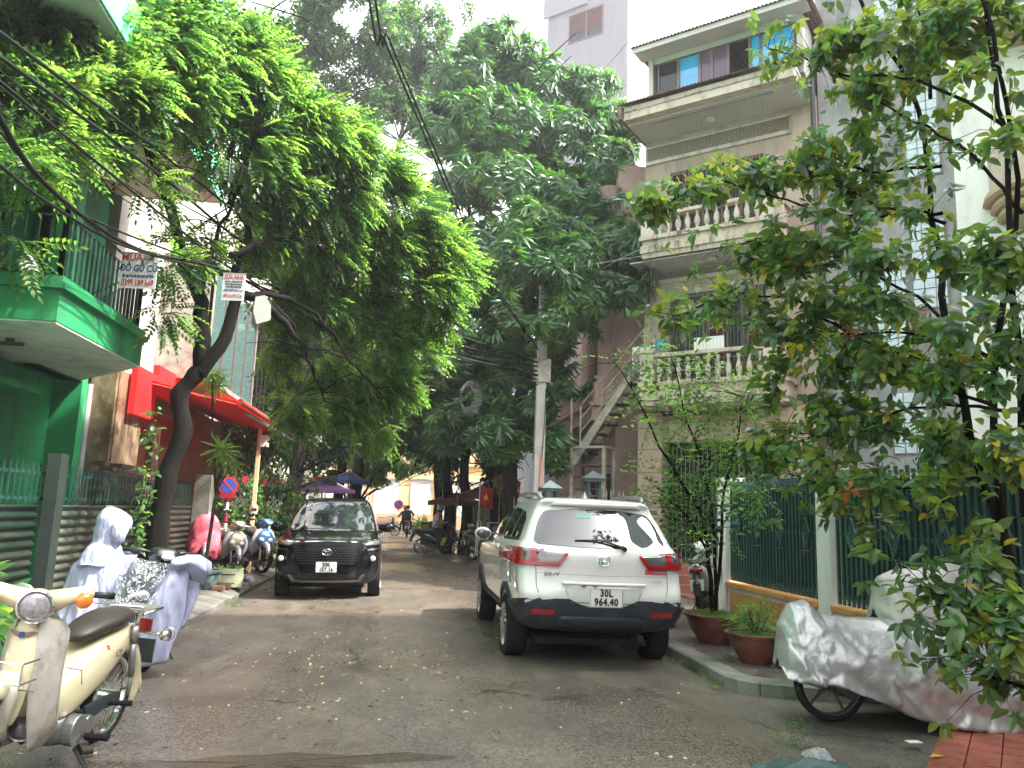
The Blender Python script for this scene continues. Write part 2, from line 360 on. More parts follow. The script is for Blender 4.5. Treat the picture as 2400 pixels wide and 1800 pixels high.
soffitg = mat('balcony_underside', (.46, .54, .47), (.58, .64, .58), 1.1, .85, stain=((.2, .22, .18), .6, 1.5, (1, 1, 1)))  # pale paint, made paler still to stand in for bounced light
dgreen = mat('dark_green_iron', (.008, .035, .028), (.014, .055, .042), 8, .45)
dgreen2 = mat('fence_green_iron', (.02, .06, .055), (.03, .085, .075), 8, .42)
whitew = mat('off_white_render', (.34, .31, .285), (.42, .39, .36), .9, .8, bump=.08, bscale=20, stain=((.36, .33, .3), .6, .9, (1, 1, .5)))
marble = mat('brown_marble', (.10, .065, .04), (.22, .15, .095), 2.2, .18, detail=12, contrast=(.4, .6), stain=((.4, .32, .22), .6, 3.2, (1, 1.6, .7)))
brownw = mat('brown_cladding', (.19, .12, .08), (.27, .175, .12), 2, .55)
redf = mat('red_awning', (.72, .025, .03), (.8, .04, .045), 2, .5, trans=.4)
redd = mat('red_roller', (.30, .045, .03), (.40, .07, .05), 12, .5)
corr = mat('green_corrugated', (.008, .026, .02), (.02, .048, .035), 2.2, .42, metal=.35, bump=.1, stain=((.1, .09, .06), .75, 1.6, (1, .3, 1)))
corr2 = mat('weathered_corrugated', (.028, .036, .027), (.07, .074, .055), 2.2, .45, metal=.3, stain=((.03, .05, .035), .85, 1.3, (1, .4, 1)))
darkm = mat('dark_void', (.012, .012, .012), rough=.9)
brickm = mat('old_brick', (.06, .04, .03), (.16, .08, .05), 6, .9, bump=.4)
brickm2 = mat('sooty_brick', (.03, .026, .022), (.09, .065, .05), 6, .9, bump=.4)
concr = mat('grey_concrete', (.17, .165, .155), (.30, .29, .27), 1.6, .8, bump=.15, bscale=30, stain=((.07, .075, .06), .8, 1.2, (1, 1, .3)))
beige = mat('beige_paint', (.36, .262, .212), (.44, .332, .272), 1.2, .75, bump=.05, stain=((.22, .17, .14), .75, 1.9, (1.6, 1.6, .3)))
beiges = mat('weathered_moulding', (.40, .335, .27), (.5, .43, .35), 1.6, .75, bump=.1, stain=((.035, .033, .026), .95, 3.2, (1.5, 1.5, .35)))
cream = mat('cream_paint', (.45, .385, .325), (.54, .47, .40), 1.5, .7, stain=((.22, .19, .15), .7, 3.4, (1.6, 1.6, .4)))
greyc = mat('soffit_grey', (.42, .42, .38), (.5, .5, .46), 1, .8)
pinkw = mat('dusty_pink_paint', (.40, .27, .24), (.48, .33, .29), 1.2, .75, stain=((.28, .19, .17), .6, 1.4, (1, 1, .5)))
shut = mat('maroon_shutter', (.07, .025, .025), (.11, .04, .036), 8, .45)
iron = mat('pale_steel', (.2, .19, .18), (.28, .27, .25), 20, .5, metal=.3)
rtile = mat('brown_sheet_roof', (.12, .07, .055), (.19, .12, .095), 4, .6)
alu = mat('brown_aluminium', (.16, .12, .12), rough=.4, metal=.4)
blueg = mat('blue_film_glass', (.01, .30, .62), (.02, .38, .75), 1.5, .06, spec=.9, coat=.6)
dglass = glassmat('dark_window_glass', a=.3)
clearg = glassmat('pale_bay_glass', (.75, .9, .88), .03, .5, (.12, .2, .19))
white = mat('white_paint', (.72, .72, .70), (.78, .78, .76), 2, .6, stain=((.5, .49, .46), .5, 1.4, (1, 1, .4)))
tower = mat('pale_tower_paint', (.27, .26, .295), (.31, .30, .335), .3, .7)
orange = mat('orange_paint', (.50, .22, .06), (.60, .30, .10), 3, .6, stain=((.2, .12, .06), .8, 2.2, (1, 1, .5)))
yellow = mat('yellow_render', (.62, .43, .22), (.70, .51, .28), .8, .8, stain=((.42, .28, .15), .5, .5, (1, 1, .3)))
shutw = mat('white_roller', (.60, .60, .57), (.68, .68, .65), .6, .6)
grey = mat('grey_plaster', (.20, .20, .21), (.36, .355, .36), 1.3, .85, bump=.1, stain=((.12, .12, .125), .7, 1.4, (1, 1, .4)))
gblock = mat('glass_block', (.35, .45, .5), (.5, .6, .65), 5, .12, spec=.8)
ochre = mat('ochre_moulding', (.34, .26, .15), (.45, .36, .22), 1.5, .7)
galv = mat('galvanised_steel', (.28, .27, .24), (.42, .40, .35), 6, .5, metal=.4, stain=((.18, .12, .08), .6, 5, (1, 1, 1)))
blackp = mat('black_plastic', (.012, .012, .013), rough=.45)
pvc = mat('grey_pvc', (.25, .26, .27), (.34, .35, .36), 3, .5)
# ================================================================ ground
def sheet(name, poly, z, m, parent=None, kind='structure'):
    o = MB().add([(x, y, z) for x, y in poly], [tuple(range(len(poly)))]).build(name, m, parent, fixn=False); tag(o, kind=kind); return o
sheet('ground', [(-90, -40), (90, -40), (90, 110), (-90, 110)], -.03, dirt)
rp = []
mb = MB(); nx, ny = 44, 160                       # road: gently crowned, uneven
def roadz(x, y):
    c = max(0, 1-abs(x-.25)/2.9); return (.045*c**.7 if y > 5.5 else .045*c**.7*max(0, (y-2)/3.5)) + .004*fbm(x*.7, y*.5)
def rz(x, y): return roadz(x, y)
vs = [(-2.7+5.9*i/nx, 1+ 60*(j/ny)**1.6, 0) for j in range(ny+1) for i in range(nx+1)]
vs = [(x, y, rz(x, y)) for x, y, _ in vs]
ro = mb.add(vs, [(j*(nx+1)+i, j*(nx+1)+i+1, (j+1)*(nx+1)+i+1, (j+1)*(nx+1)+i) for j in range(ny) for i in range(nx)]).build('road', asph, smooth=True); tag(ro, kind='structure')
sheet('street_surface', [(-14, -14), (14, -14), (14, 7.2), (3.19, 7.2), (3.19, 1.02), (-2.69, 1.02), (-2.69, 7), (-14, 7)], -.004, asph)
sheet('side_street', [(-30, 59), (40, 59), (40, 66), (-30, 66)], .0, asph)
# puddle
pud = mat('puddle_water', (.07, .052, .036), rough=.12, spec=.3)
mb = MB(); cx, cy = -.75, 5.0; n = 48
def pf(u, v):
    a = 2*PI*v; x, y = cx+u*(.85+.25*math.sin(3*a)+.14*math.sin(7*a+1))*math.cos(a)*1.1, cy+u*(.2+.07*math.sin(2*a+1)+.05*math.sin(5*a)+.03*math.sin(11*a))*math.sin(a)
    return (x, y, rz(x, y)+.0035)
puo = mb.grid(pf, 8, n).build('puddle', pud, fixn=False, smooth=True); tag(puo, kind='structure'); pud.node_tree.nodes['Principled BSDF'].inputs['Alpha'].default_value = .35
# left kerb, stone by stone, and footpath slabs
kl = empty('kerb'); tag(kl, kind='structure'); y = 2.0; prof = [(-2.58, -.05), (-2.58, .07), (-2.62, .085), (-2.88, .15), (-2.98, .155), (-2.98, -.05)]
while y < 36:
    l = .5; j = random.uniform(-.008, .008)
    mb = MB(); mb.prism([(p[0], p[1]+j*(p[1] > 0)) for p in prof], 0, l-.014, 'y')
    if y < 3 or True: k = mb.build('kerb_stone', kerbm, kl, bevel=.006 if y < 16 else 0); k.location = (random.uniform(-.008, .008), y, 0)
    y += l
sheet('footpath', [(-5.6, -10), (-2.95, -10), (-2.95, 40), (-5.6, 40)], .13, dirt)
fp = empty('pavement'); tag(fp, kind='structure'); sl = MB().box(0, 0, .02, .355, .495, .15).build('paving_slab', pave, fp, bevel=.004); first = True
for i in range(3):
    for j in range(34):
        if first: sl.location = (-4.04, 5.5, 0); first = False; continue
        dup(sl, fp, (-4.04+.36*i, 5.5+.5*j, random.uniform(-.004, .004)))
# right kerb and footpath
kr = empty('kerb'); tag(kr, kind='structure'); path = [(3.05, 38), (3.05, 7.2), (3.1, 7.0), (3.25, 6.85), (3.55, 6.72), (4.3, 6.5), (6.5, 5.9)]
pts = [Vector((*p, 0)) for p in path]; out = []
for a, b in zip(pts, pts[1:]):
    L_ = (b-a).length; n = max(1, round(L_/.8)) 
    for i in range(n): out.append((a.lerp(b, i/n), a.lerp(b, (i+1)/n)))
for a, b in out:
    d = (b-a); l = d.length; mb = MB().prism([(0, -.05), (0, .105), (.02, .12), (.2, .125), (.2, -.05)], .005, l-.005, 'y')
    k = mb.build('kerb_stone', mossc, kr); k.location = a; k.rotation_euler = (0, 0, math.atan2(-d.x, d.y)); 
    if d.y < 0: k.rotation_euler = (0, 0, math.atan2(-d.x, d.y)); k.scale = (-1, 1, 1)
sheet('footpath', [(3.2, 38), (3.2, 7.05), (3.4, 6.98), (3.6, 6.9), (6.5, 6.05), (9, 6), (9, 38)], .118, pave)
sheet('yard', [(5.2, 7), (14, 7), (14, 26), (5.2, 26)], .13, mat('yard_red_tile', (.16, .06, .05), (.24, .1, .08), 3, .5))
# red pavers by the corner, laid square to the corner house
pv = empty('red_paving', (3.6, 5.05, 0), -math.radians(41)); tag(pv, kind='structure')
mb = MB().box(0, 0, 0, .192, .192, .03)
for k in range(3): mb.box(.02+.058*k, .02, .03, .056+.058*k, .172, .0325)
p0 = mb.build('paver', redt, pv, bevel=.003); first = True
for i in range(12):
    for j in range(-7, 6):
        q = (.2*i-.15*(j % 2 == 5), .2*j, random.uniform(-.003, .003))
        if j > 4 and i < 2: continue
        if first: p0.location = q; first = False
        else: dup(p0, pv, q)
# ================================================================ green house (left)
gh = empty('green_house', (-5.3, 10, 0), label='bright green rendered house with an angled balcony and dark green railings', cat='house')
def W(mb, name, m, **k):     # builds geometry given in world coordinates under a parent placed at p
    par = k.pop('parent'); M = par.matrix_basis if par.rotation_euler.z else Matrix.Translation(par.location)
    return mb.xf(M.inverted()).build(name, m, par, **k)
wm = lambda par: Matrix.Translation(par.location) @ Matrix.Rotation(par.rotation_euler.z, 4, 'Z')
mb = MB().box(-9, 3, 0, -5.3, 11.0, 10.3).box(-9, 11.0, 0, -5.42, 12.5, 3.3, 0).box(-9, 12.5, 0, -5.0, 12.72, 3.3)
mb.box(-9, 11.0, 3.3, -5.0, 12.7, 10.3)
W(mb, 'wall', greenp, parent=gh)
slab = [(-3.65, 8.3), (-3.65, 10.85), (-5.05, 12.48), (-5.29, 12.48), (-5.29, 8.3)]
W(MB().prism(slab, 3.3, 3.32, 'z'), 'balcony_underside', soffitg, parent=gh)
W(MB().prism([(-3.64, 8.28), (-3.64, 10.86), (-5.04, 12.495), (-5.29, 12.495), (-5.29, 8.28)], 3.321, 3.66, 'z'), 'balcony_slab', greenp, parent=gh)
W(MB().prism([(-3.58, 8.22), (-3.58, 10.89), (-5.02, 12.6), (-5.28, 12.6), (-5.28, 8.22)], 3.661, 3.72, 'z').prism([(-3.62, 8.26), (-3.62, 10.87), (-5.03, 12.55), (-5.28, 12.55), (-5.28, 8.26)], 3.722, 3.80, 'z'), 'balcony_cornice', greenp, parent=gh)
W(MB().box(-5.28, 9.7, 2.86, -4.85, 10.9, 2.95), 'door_canopy', greenp, parent=gh)
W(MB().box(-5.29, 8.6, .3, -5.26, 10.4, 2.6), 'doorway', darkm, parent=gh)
def rail(par, pts, z0, z1, sp, m, bar=.013, rb=.022, name='railing'):
    mb = MB()
    for a, b in zip(pts, pts[1:]):
        for z in (z0+.06, z1-.12, z1): mb.tube([(a[0], a[1], z), (b[0], b[1], z)], rb if z == z1 else bar*1.1, 4)
        mb.box(a[0]-.022, a[1]-.022, z0, a[0]+.022, a[1]+.022, z1); mb.box(b[0]-.022, b[1]-.022, z0, b[0]+.022, b[1]+.022, z1)
    fr = W(mb, name, m, parent=par); base = None
    for a, b in zip(pts, pts[1:]):
        a = Vector(a); b = Vector(b); n = int((b-a).length/sp)
        for i in range(1, n):
            p = a.lerp(b, i/n)
            if base is None: base = MB().box(-bar, -bar, z0+.06, bar, bar, z1-.12).build('bar', m, par); base.location = (p.x-par.location.x, p.y-par.location.y, -par.location.z)
            else: dup(base, par, (p.x-par.location.x, p.y-par.location.y, -par.location.z))
    return fr
rail(gh, [(-5.2, 8.4), (-3.72, 8.4), (-3.72, 10.8), (-4.9, 12.2)], 3.8, 4.62, .125, dgreen)
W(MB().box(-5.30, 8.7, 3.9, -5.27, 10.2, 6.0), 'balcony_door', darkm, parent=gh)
mb = MB()
for k in range(14): mb.box(-5.27, 8.72+.106*k, 3.95, -5.25, 8.74+.106*k, 5.95)
W(mb, 'door_grille', dgreen, parent=gh)
W(MB().box(-5.29, 11.0, 3.8, -4.75, 11.22, 6.5), 'pillar', mat('light_green_render', (.10, .62, .28), (.14, .7, .34), 1, .7), parent=gh)
W(MB().box(-5.3, 3, 6.5, -3.35, 12.9, 6.53), 'upper_soffit', greenl, parent=gh)
W(MB().box(-9, 3.02, 6.53, -3.32, 12.9, 7.1).box(-9, 3.02, 7.1, -3.6, 12.88, 12), 'upper_floor', mat('light_green_render', (.1, .6, .28)), parent=gh)
W(MB().box(-3.597, 9.0, 7.6, -3.57, 11.8, 10.2), 'upper_window', dglass, parent=gh)
for k in range(16): W(MB().box(-3.56, 8.9+.2*k, 7.4, -3.53, 8.93+.2*k, 10.4), 'window_bar', mat('teal_iron', (.03, .2, .15)), parent=gh)
lamp = W(MB().cyl((-4.55, 9.3, 3.3), (-4.55, 9.3, 3.24), .05, .04).box(-4.75, 9.27, 3.22, -4.4, 9.32, 3.26), 'ceiling_bracket', mat('rust', (.06, .035, .02)), parent=gh)
# ================================================================ white shop house with red awning
wh = empty('shop_house', (-5, 16, 0), label='off-white house with brown marble front and a red awning, beside the green house', cat='house')
W(MB().box(-9, 12.9, 3.6, -4.9, 18.8, 10.5).box(-9, 18.8, 3.6, -5.0, 22, 10.5), 'wall', whitew, parent=wh)
W(MB().box(-5.0, 12.82, 0, -4.62, 12.9, 3.58), 'marble_panel', marble, parent=wh); W(MB().box(-9, 12.9, 0, -4.6, 14.1, 3.58), 'marble_panel', marble, parent=wh)
W(MB().box(-9, 14.2, 0, -4.9, 22, 3.58), 'ground_floor_wall', brownw, parent=wh)
mb = MB()
for k in range(10): mb.box(-4.89, 14.3, 3.2+.05*k-.5, -4.86, 18.6, 3.235+.05*k-.5)
W(mb, 'roller_shutter', redd, parent=wh)
W(MB().box(-4.9, 14.5, 0, -4.86, 15.3, 2.5).box(-4.9, 16.2, 0, -4.86, 16.6, 2.6), 'door_panel', mat('tan_panel', (.36, .22, .14), (.44, .28, .18), 2, .5), parent=wh)
for yy in (15.6, 15.8, 17.2): W(MB().cyl((-4.8, yy, 0), (-4.8, yy, 2.9), .03), 'pipe', white, parent=wh)
W(MB().cyl((-5.0, 12.78, 0), (-5.0, 12.78, 3.3), .055, n=12), 'downpipe', pvc, parent=wh)
# awning: box panel, sloping cloth, valance roller
aw = empty('awning', (0, 0, 0)); aw.parent = wh; 
for (y0, y1) in ((13.25, 14.28), (14.3, 16.4)): W(MB().box(-4.56, y0, 2.92+(.45 if y0 > 14 else 0), -4.46, y1, 3.72+(.2 if y0 > 14 else 0)), 'awning_panel', redf, parent=wh).parent = aw
for ch in list(aw.children): pass
def cloth(u, v):
    y = 14.0+u*7.0; x = -4.88+v*1.95; return (x+5, y-16, 3.72-.42*v-.05*math.sin(u*19)*v*.4 - .06*math.sin(PI*v))
MB().grid(cloth, 28, 8).build('awning_cloth', redf, aw, smooth=True, solid=.006)
mb = MB()
for i in range(22): mb.tube([(-.0+.12, -2+.0+i*.32, 3.62), (1.95, -2+i*.32, 3.25)], .012, 4)
mb.build('awning_rib', redd, aw); W(MB().cyl((-2.95, 14.0, 3.3), (-2.95, 21.0, 3.3), .055, n=10), 'awning_roller', redd, parent=wh).parent = aw
W(MB().cyl((-3.05, 15.0, 3.22), (-2.85, 22.6, 3.12), .04, n=10), 'gutter_pipe', pvc, parent=wh)
# glass bay on the first floor
gb = empty('glass_bay'); gb.parent = wh
W(MB().box(-4.9, 15.3, 3.95, -3.92, 15.36, 6.2).box(-4.9, 15.3, 3.86, -3.9, 19.8, 3.95).box(-4.9, 15.3, 6.2, -3.9, 19.8, 6.3).box(-3.98, 19.72, 3.95, -3.9, 19.8, 6.2).box(-3.98, 15.3, 3.95, -3.9, 15.38, 6.2), 'bay_frame', galv, parent=wh).parent = gb
for k in range(4):
    a = 15.4+1.09*k; W(MB().box(-3.96, a, 3.96, -3.94, a+1.02, 6.19), 'pane', clearg, parent=wh).parent = gb
    W(MB().box(-3.97, a+1.02, 3.96, -3.91, a+1.09, 6.19), 'mullion', alu, parent=wh).parent = gb
W(MB().box(-4.88, 15.37, 3.97, -4.86, 19.7, 6.18), 'curtain', mat('pale_curtain', (.4, .5, .47), (.6, .68, .64), 3, .8, stretch=(1, 6, .2)), parent=wh).parent = gb
W(MB().box(-4.9, 19.0, 6.32, -3.6, 21.2, 7.0), 'eave_box', white, parent=wh)
W(MB().tube([(-3.58, 19.1, 6.36), (-3.58, 21.1, 6.36)], .06).box(-3.62, 19.2, 6.75, -3.55, 21.0, 6.83), 'eave_gutter', redd, parent=wh)
mb = MB()
for k in range(13): mb.box(-3.95, 19.82, 3.4+.2*k, -3.6, 19.86, 3.44+.2*k)
for k in range(4): mb.box(-3.93+.1*k, 19.80, 3.3, -3.9+.1*k, 19.84, 6.1)
W(mb, 'iron_trellis', blackp, parent=wh)
# ================================================================ corrugated wall along the left path
cw = empty('corrugated_fence', (-4.05, 11, 0), label='green and weathered corrugated iron fence on a dark steel frame along the left path', cat='fence')
def sheetw(y0, y1, z0, z1, m, pitch=.105, amp=.022):
    n = int((z1-z0)/pitch*6); mb = MB(); vs = []
    for i in range(n+1):
        z = z0+(z1-z0)*i/n; x = -4.05+amp*math.sin(2*PI*(z-z0)/pitch)
        vs += [(x, y0, z), (x+random.uniform(-.002, .002), y1, z)]
    mb.add(vs, [(2*i, 2*i+1, 2*i+3, 2*i+2) for i in range(n)]); return W(mb, 'corrugated_sheet', m, parent=cw, smooth=True, solid=.004)
for (a, b, m) in ((3.5, 5.4, corr), (5.42, 7.2, corr), (7.22, 9.35, corr), (9.55, 11.3, corr2), (11.32, 13.2, corr2), (13.22, 15.7, corr2)): sheetw(a, b, .14, 1.44, m)
for yy in (9.45, 13.2): W(MB().box(-4.0, yy-.1, 0, -3.86, yy+.1, 2.02 if yy < 10 else 1.5), 'post', mat('dark_olive_steel', (.008, .014, .012), (.016, .024, .02), 5, .6), parent=cw)
W(MB().box(-4.02, 15.72, 0, -3.72, 16.1, 2.05), 'concrete_post', mossc, parent=cw)
mb = MB()
for z in (1.5, 1.78): mb.box(-4.09, 3.5, z, -4.06, 15.7, z+.03)
W(mb, 'top_rail', dgreen, parent=cw)
b0 = None
for k in range(96):
    yy = 3.6+.126*k; c = (0, yy-11, 0)
    if b0 is None: b0 = MB().box(-.008, -.008, 1.46, .008, .008, 1.86+0).add([(-.012, 0, 1.86), (.012, 0, 1.86), (0, 0, 1.92)], [(0, 1, 2)]).build('picket', dgreen, cw); b0.location = c
    else: dup(b0, cw, c)
bw = empty('brick_wall', (-4.45, 14, 0), label='old sooty brick wall standing behind the corrugated fence', cat='wall')
W(MB().box(-4.6, 11.9, 0, -4.42, 15.9, 1.5), 'mortar_core', brickm2, parent=bw); b0 = [None, None]
for r in range(8):
    for k in range(18):
        if r > 5 and random.random() < .3: continue
        if r == 7 and k > 6: continue
        i = random.randrange(2); q = (0+random.uniform(-.008, .008), -2.1+.222*k+.11*(r % 2), 1.5+.073*r)
        if b0[i] is None: b0[i] = MB().box(-.1, 0, 0, .1, .21, .062).build('brick', (brickm, brickm2)[i], bw, bevel=.004); b0[i].location = q
        else: dup(b0[i], bw, q)
# hand truck leaning on the green wall
ht = empty('hand_truck', (-5.45, 12.3, 1.0), label='rusty wire-backed hand truck leaning on the green wall', cat='trolley')
mb = MB().tube([(-.17, .08, 0), (-.17, .1, .9), (-.12, .12, .98), (.12, .12, .98), (.17, .1, .9), (.17, .08, 0)], .014, 6)
mb.build('frame', mat('rust', (.06, .035, .02)), ht); mb = MB()
for k in range(6): mb.tube([(-.17, .09, .1+.13*k), (.17, .09, .1+.13*k)], .007, 4)
for k in range(5): mb.tube([(-.1+.05*k, .09, .1), (-.1+.05*k, .1, .75)], .005, 4)
mb.build('wire_back', galv, ht)
W(MB().box(-6.2, 11.6, .13, -5.45, 12.45, 1.0), 'concrete_plinth', concr, parent=gh)
# ================================================================ corner house (right), in its own frame: x right along the front, y into the house
bh = empty('balcony_house', (5.41, 17, 0), -math.radians(41), label='beige four-storey house with stone balustrades and a blue-windowed rooftop room', cat='house')
def B(mb, name, m, par=None, **k): return mb.build(name, m, par or bh, **k)
XL, XR, YW = -.48, 3.7, 1.0
B(MB().box(XL, YW, 3.9, XR, 7, 11.3), 'wall', beige)
B(MB().box(-.47, .62, 0, .14, 1.1, 3.98).box(2.4, .62, 0, XR, 1.1, 3.98).box(XL, 1.1, 0, -.02, 7, 3.9).box(2.3, 1.12, 0, XR, 7, 3.9).box(XL, 3, 0, XR, 7.02, 3.9).box(.14, .7, 3.28, 2.4, 1.1, 3.9), 'ground_floor', beige)
for z in (.55, 1.0, 1.5, 2.0, 2.55, 3.1, 3.6):
    B(MB().box(-.48, .612, z, .15, .62, z+.02).box(2.39, .612, z, XR, .62, z+.02), 'groove', mat('groove_shadow_line', (.17, .11, .09)))
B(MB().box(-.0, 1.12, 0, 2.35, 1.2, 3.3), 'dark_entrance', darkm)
# scroll gate on the ground floor
gt = empty('scroll_gate', (0, 0, 0)); gt.parent = bh
mb = MB().box(.16, .95, 0, .22, 1.02, 3.25).box(2.3, .95, 0, 2.36, 1.02, 3.25).box(.16, .95, 3.2, 2.36, 1.02, 3.26).box(.16, .95, 1.7, 2.36, 1.02, 1.76).box(1.24, .94, 0, 1.3, 1.03, 3.2).box(.75, .94, 0, .79, 1.03, 3.2)
B(mb, 'gate_frame', dgreen, gt)
for k in range(20): B(MB().box(.26+.105*k, .97, .05, .272+.105*k, .985, 3.2), 'bar', galv, gt)
mb = MB()
for cx in (1.0, 1.55, 2.0):
    for cz in (.9, 1.35, 2.2):
        for sg in (1, -1):
            mb.tube([(cx+sg*.03+sg*(.03+.11*t)*math.cos(6.5*t), .93, cz+(.03+.11*t)*math.sin(6.5*t)) for t in [i/12 for i in range(13)]], .011, 4)
B(mb, 'scroll', dgreen, gt)
B(MB().prism([(.08*math.cos(2*PI*i/10)*(1 if i % 2 else .45)-.12, 1.28+.1*math.sin(2*PI*i/10)*(1 if i % 2 else .45)) for i in range(10)], .58, .61, 'y'), 'star_ornament', mat('teal_paint', (.03, .25, .22)))
bal = MB().lathe([(.055, 0), (.055, .05), (.035, .07), (.05, .12), (.072, .2), (.06, .29), (.03, .38), (.028, .42), (.04, .46), (.052, .49), (.052, .54)], 12)
balm = None
def balcony(z0, ztop, zb, left, right):
    """z0 underside, zb foot of the balusters, ztop top of the handrail"""
    global balm
    bb = empty('balcony'); bb.parent = bh
    B(MB().prism([(left, -.02), (right-.35, -.02), (right, .35), (right, YW-.01), (left, YW-.01)], z0, z0+.12, 'z'), 'slab', beiges, bb)
    B(MB().prism([(left-.03, -.06), (right-.33, -.06), (right+.03, .33), (right+.03, YW-.01), (left-.03, YW-.01)], z0+.122, z0+.30, 'z').prism([(left+.01, -.02), (right-.36, -.02), (right, .36), (right, YW-.01), (left+.01, YW-.01)], z0+.302, zb-.1, 'z').prism([(left-.05, -.09), (right-.32, -.09), (right+.06, .32), (right+.06, YW-.01), (left-.05, YW-.01)], zb-.098, zb, 'z'), 'cornice', beiges, bb)
    B(MB().box(left, -.03, ztop-.09, right-.4, .16, ztop).box(right-.17, .4, ztop-.09, right, YW-.01, ztop), 'handrail', cream, bb, bevel=.015)
    B(MB().box(left-.02, -.06, zb, left+.3, .2, ztop+.01).box(left-.06, -.1, ztop+.011, left+.34, .24, ztop+.1), 'pier', cream, bb, bevel=.01)
    B(MB().box(right-.42, -.03, zb, right-.16, .2, ztop-.092).box(right-.2, .2, zb, right-.0, .42, ztop-.092), 'pier', cream, bb, bevel=.01)
    n = 11; s = (ztop-.09-zb)/.54
    for k in range(n):
        q = (left+.42+(right-.5-left-.42)*k/(n-1)-.0, .065, zb)
        if balm is None: balm = B(bal, 'baluster', cream, bb, smooth=True); balm.location = q
        else: d = dup(balm, bb, q)
    for k in range(2): dup(balm, bb, (right-.09, .58+.25*k, zb))
    B(MB().box(left+.02, .22, zb-.05, right-.2, .24, zb+.0).box(left+.02, .225, zb+.5, right-.2, .235, zb+.52), 'mesh_rail', galv, bb)
    mb = MB()
    for k in range(48): mb.box(left+.3+.06*k-.0, .225, zb, left+.304+.06*k, .23, ztop-.1)
    for k in range(9): mb.box(left+.3, .224, zb+.06*k, right-.4, .228, zb+.06*k+.004)
    B(mb, 'wire_mesh', galv, bb); return bb
balcony(4.06, 5.27, 4.60, -.12, 3.1)
balcony(7.60, 8.69, 8.13, -.12, 3.1)
# ceilings, lintels, shutters, security grilles
B(MB().box(-.3, .1, 4.02, 3.0, .99, 4.055), 'ceiling_panel', greyc)
for (zc, zl, zd, n) in ((7.56, 7.36, 4.45, 'first'), (11.06, 10.56, 8.0, 'second')):
    B(MB().box(XL, -.1 if n == 'second' else .1, zc, XR-.1, .99, zc+.03), 'soffit', greyc)
    B(MB().cyl((1.41, .5, zc-.05), (1.41, .5, zc), .11, .13, 16), 'ceiling_lamp', white); B(MB().lathe([(.125, -.03), (.15, -.02), (.15, 0), (.125, 0)], 18, (1.41, .5, zc)), 'lamp_ring', galv)
    B(MB().box(-.4, .96, zl-.02, 3.1, .998, zl+.3 if n == 'second' else zl+.15), 'transom_panel', mat('brown_grit', (.12, .085, .06), (.2, .15, .11), 20, .8))
    B(MB().box(-.45, .93, zl-.12, 3.15, .995, zl-.03).box(-.45, .93, zl+.31, 3.15, .995, zl+.36), 'lintel', cream)
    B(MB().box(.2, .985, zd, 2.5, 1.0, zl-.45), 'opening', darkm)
    for k in range(5):
        x = .22+.46*k; sh = B(MB().box(x, .92, zd, x+.05, .98, zl-.5).box(x+.36, .92, zd, x+.41, .98, zl-.5).box(x+.05, .92, zl-.56, x+.36, .98, zl-.5).box(x+.05, .92, zd+.9, x+.36, .98, zd+.96).box(x+.05, .92, zd, x+.36, .98, zd+.1), 'shutter', shut)
        mb = MB()
        for j in range(26):
            z = zd+1.0+j*.05
            if z < zl-.6 and not (n == 'first' and k in (1, 3)): mb.add([(x+.05, .93, z), (x+.36, .93, z), (x+.36, .97, z+.035), (x+.05, .97, z+.035)], [(0, 1, 2, 3)])
        if mb.v: B(mb, 'louvre', shut, sh)
        else: B(MB().box(x+.05, .945, zd+.98, x+.36, .95, zl-.58), 'pane', dglass, sh)
    mb = MB(); zt = zc-.005; fz = 8.69 if n == 'second' else 5.27
    for k in range(38): mb.box(.1+.078*k, .03, fz, .1045+.078*k, .0345, zt)
    B(mb, 'security_wires', iron)
    mb = MB().box(.05, .02, zc-.03, 3.0, .05, zc-.005)
    B(mb, 'wire_rail', iron)
ac = B(MB().box(-.62, .55, 4.95, -.02, .85, 5.62), 'air_conditioner', white, bevel=.02); B(MB().lathe([(.02, .0), (.2, 0), (.21, .02)], 24, (-.38, .545, 5.3), axis='y'), 'fan_grille', galv, ac)
B(MB().box(.0, .53, 5.5, .24, .545, 5.72), 'house_number_plate', mat('teal_plate', (.02, .30, .33)))
text('18', .1, white, bh, (.12, .528, 5.62))
B(MB().box(1.05, .28, 5.22, 1.75, .3, 5.62), 'white_banner', white)
B(MB().box(-.5, .9, 4.06, -.1, 7.0, 4.2), 'side_ledge', beige)
# eaves and rooftop room
B(MB().box(XL, -.35, 11.09, XR-.15, 1.0, 11.42), 'fascia', cream); B(MB().box(XL-.02, -.38, 11.28, XR-.13, 1.0, 11.31), 'fascia_line', beiges)
def corrug(x0, x1, y0, y1, z0, z1, name, m, pitch=.09, amp=.02):
    n = int((x1-x0)/pitch*5); vs = []
    for i in range(n+1):
        x = x0+(x1-x0)*i/n; dz = amp*math.sin(2*PI*x/pitch); vs += [(x, y0, z0+dz), (x, y1, z1+dz)]
    return B(MB().add(vs, [(2*i, 2*i+1, 2*i+3, 2*i+2) for i in range(n)]), name, m, solid=.006, smooth=True)
corrug(XL-.08, XR-.05, -.5, .35, 11.46, 11.78, 'eave_sheet', rtile)
B(MB().box(XL-.1, -.45, 11.1, XL-.02, 6, 11.42), 'barge_board', rtile)
rr = B(MB().box(-.12, .3, 11.5, .0, 6, 12.95).box(.0, .36, 11.5, 3.6, .4, 11.76).box(0, .34, 12.8, 3.6, .42, 12.98).box(3.48, .3, 11.5, 3.62, 6, 12.95).box(-.12, 5.9, 11.5, 3.6, 6, 12.95), 'rooftop_room', greyc)
B(MB().box(.0, 2.6, 11.5, 3.5, 2.65, 12.95), 'room_back', mat('dim_room', (.05, .05, .06)))
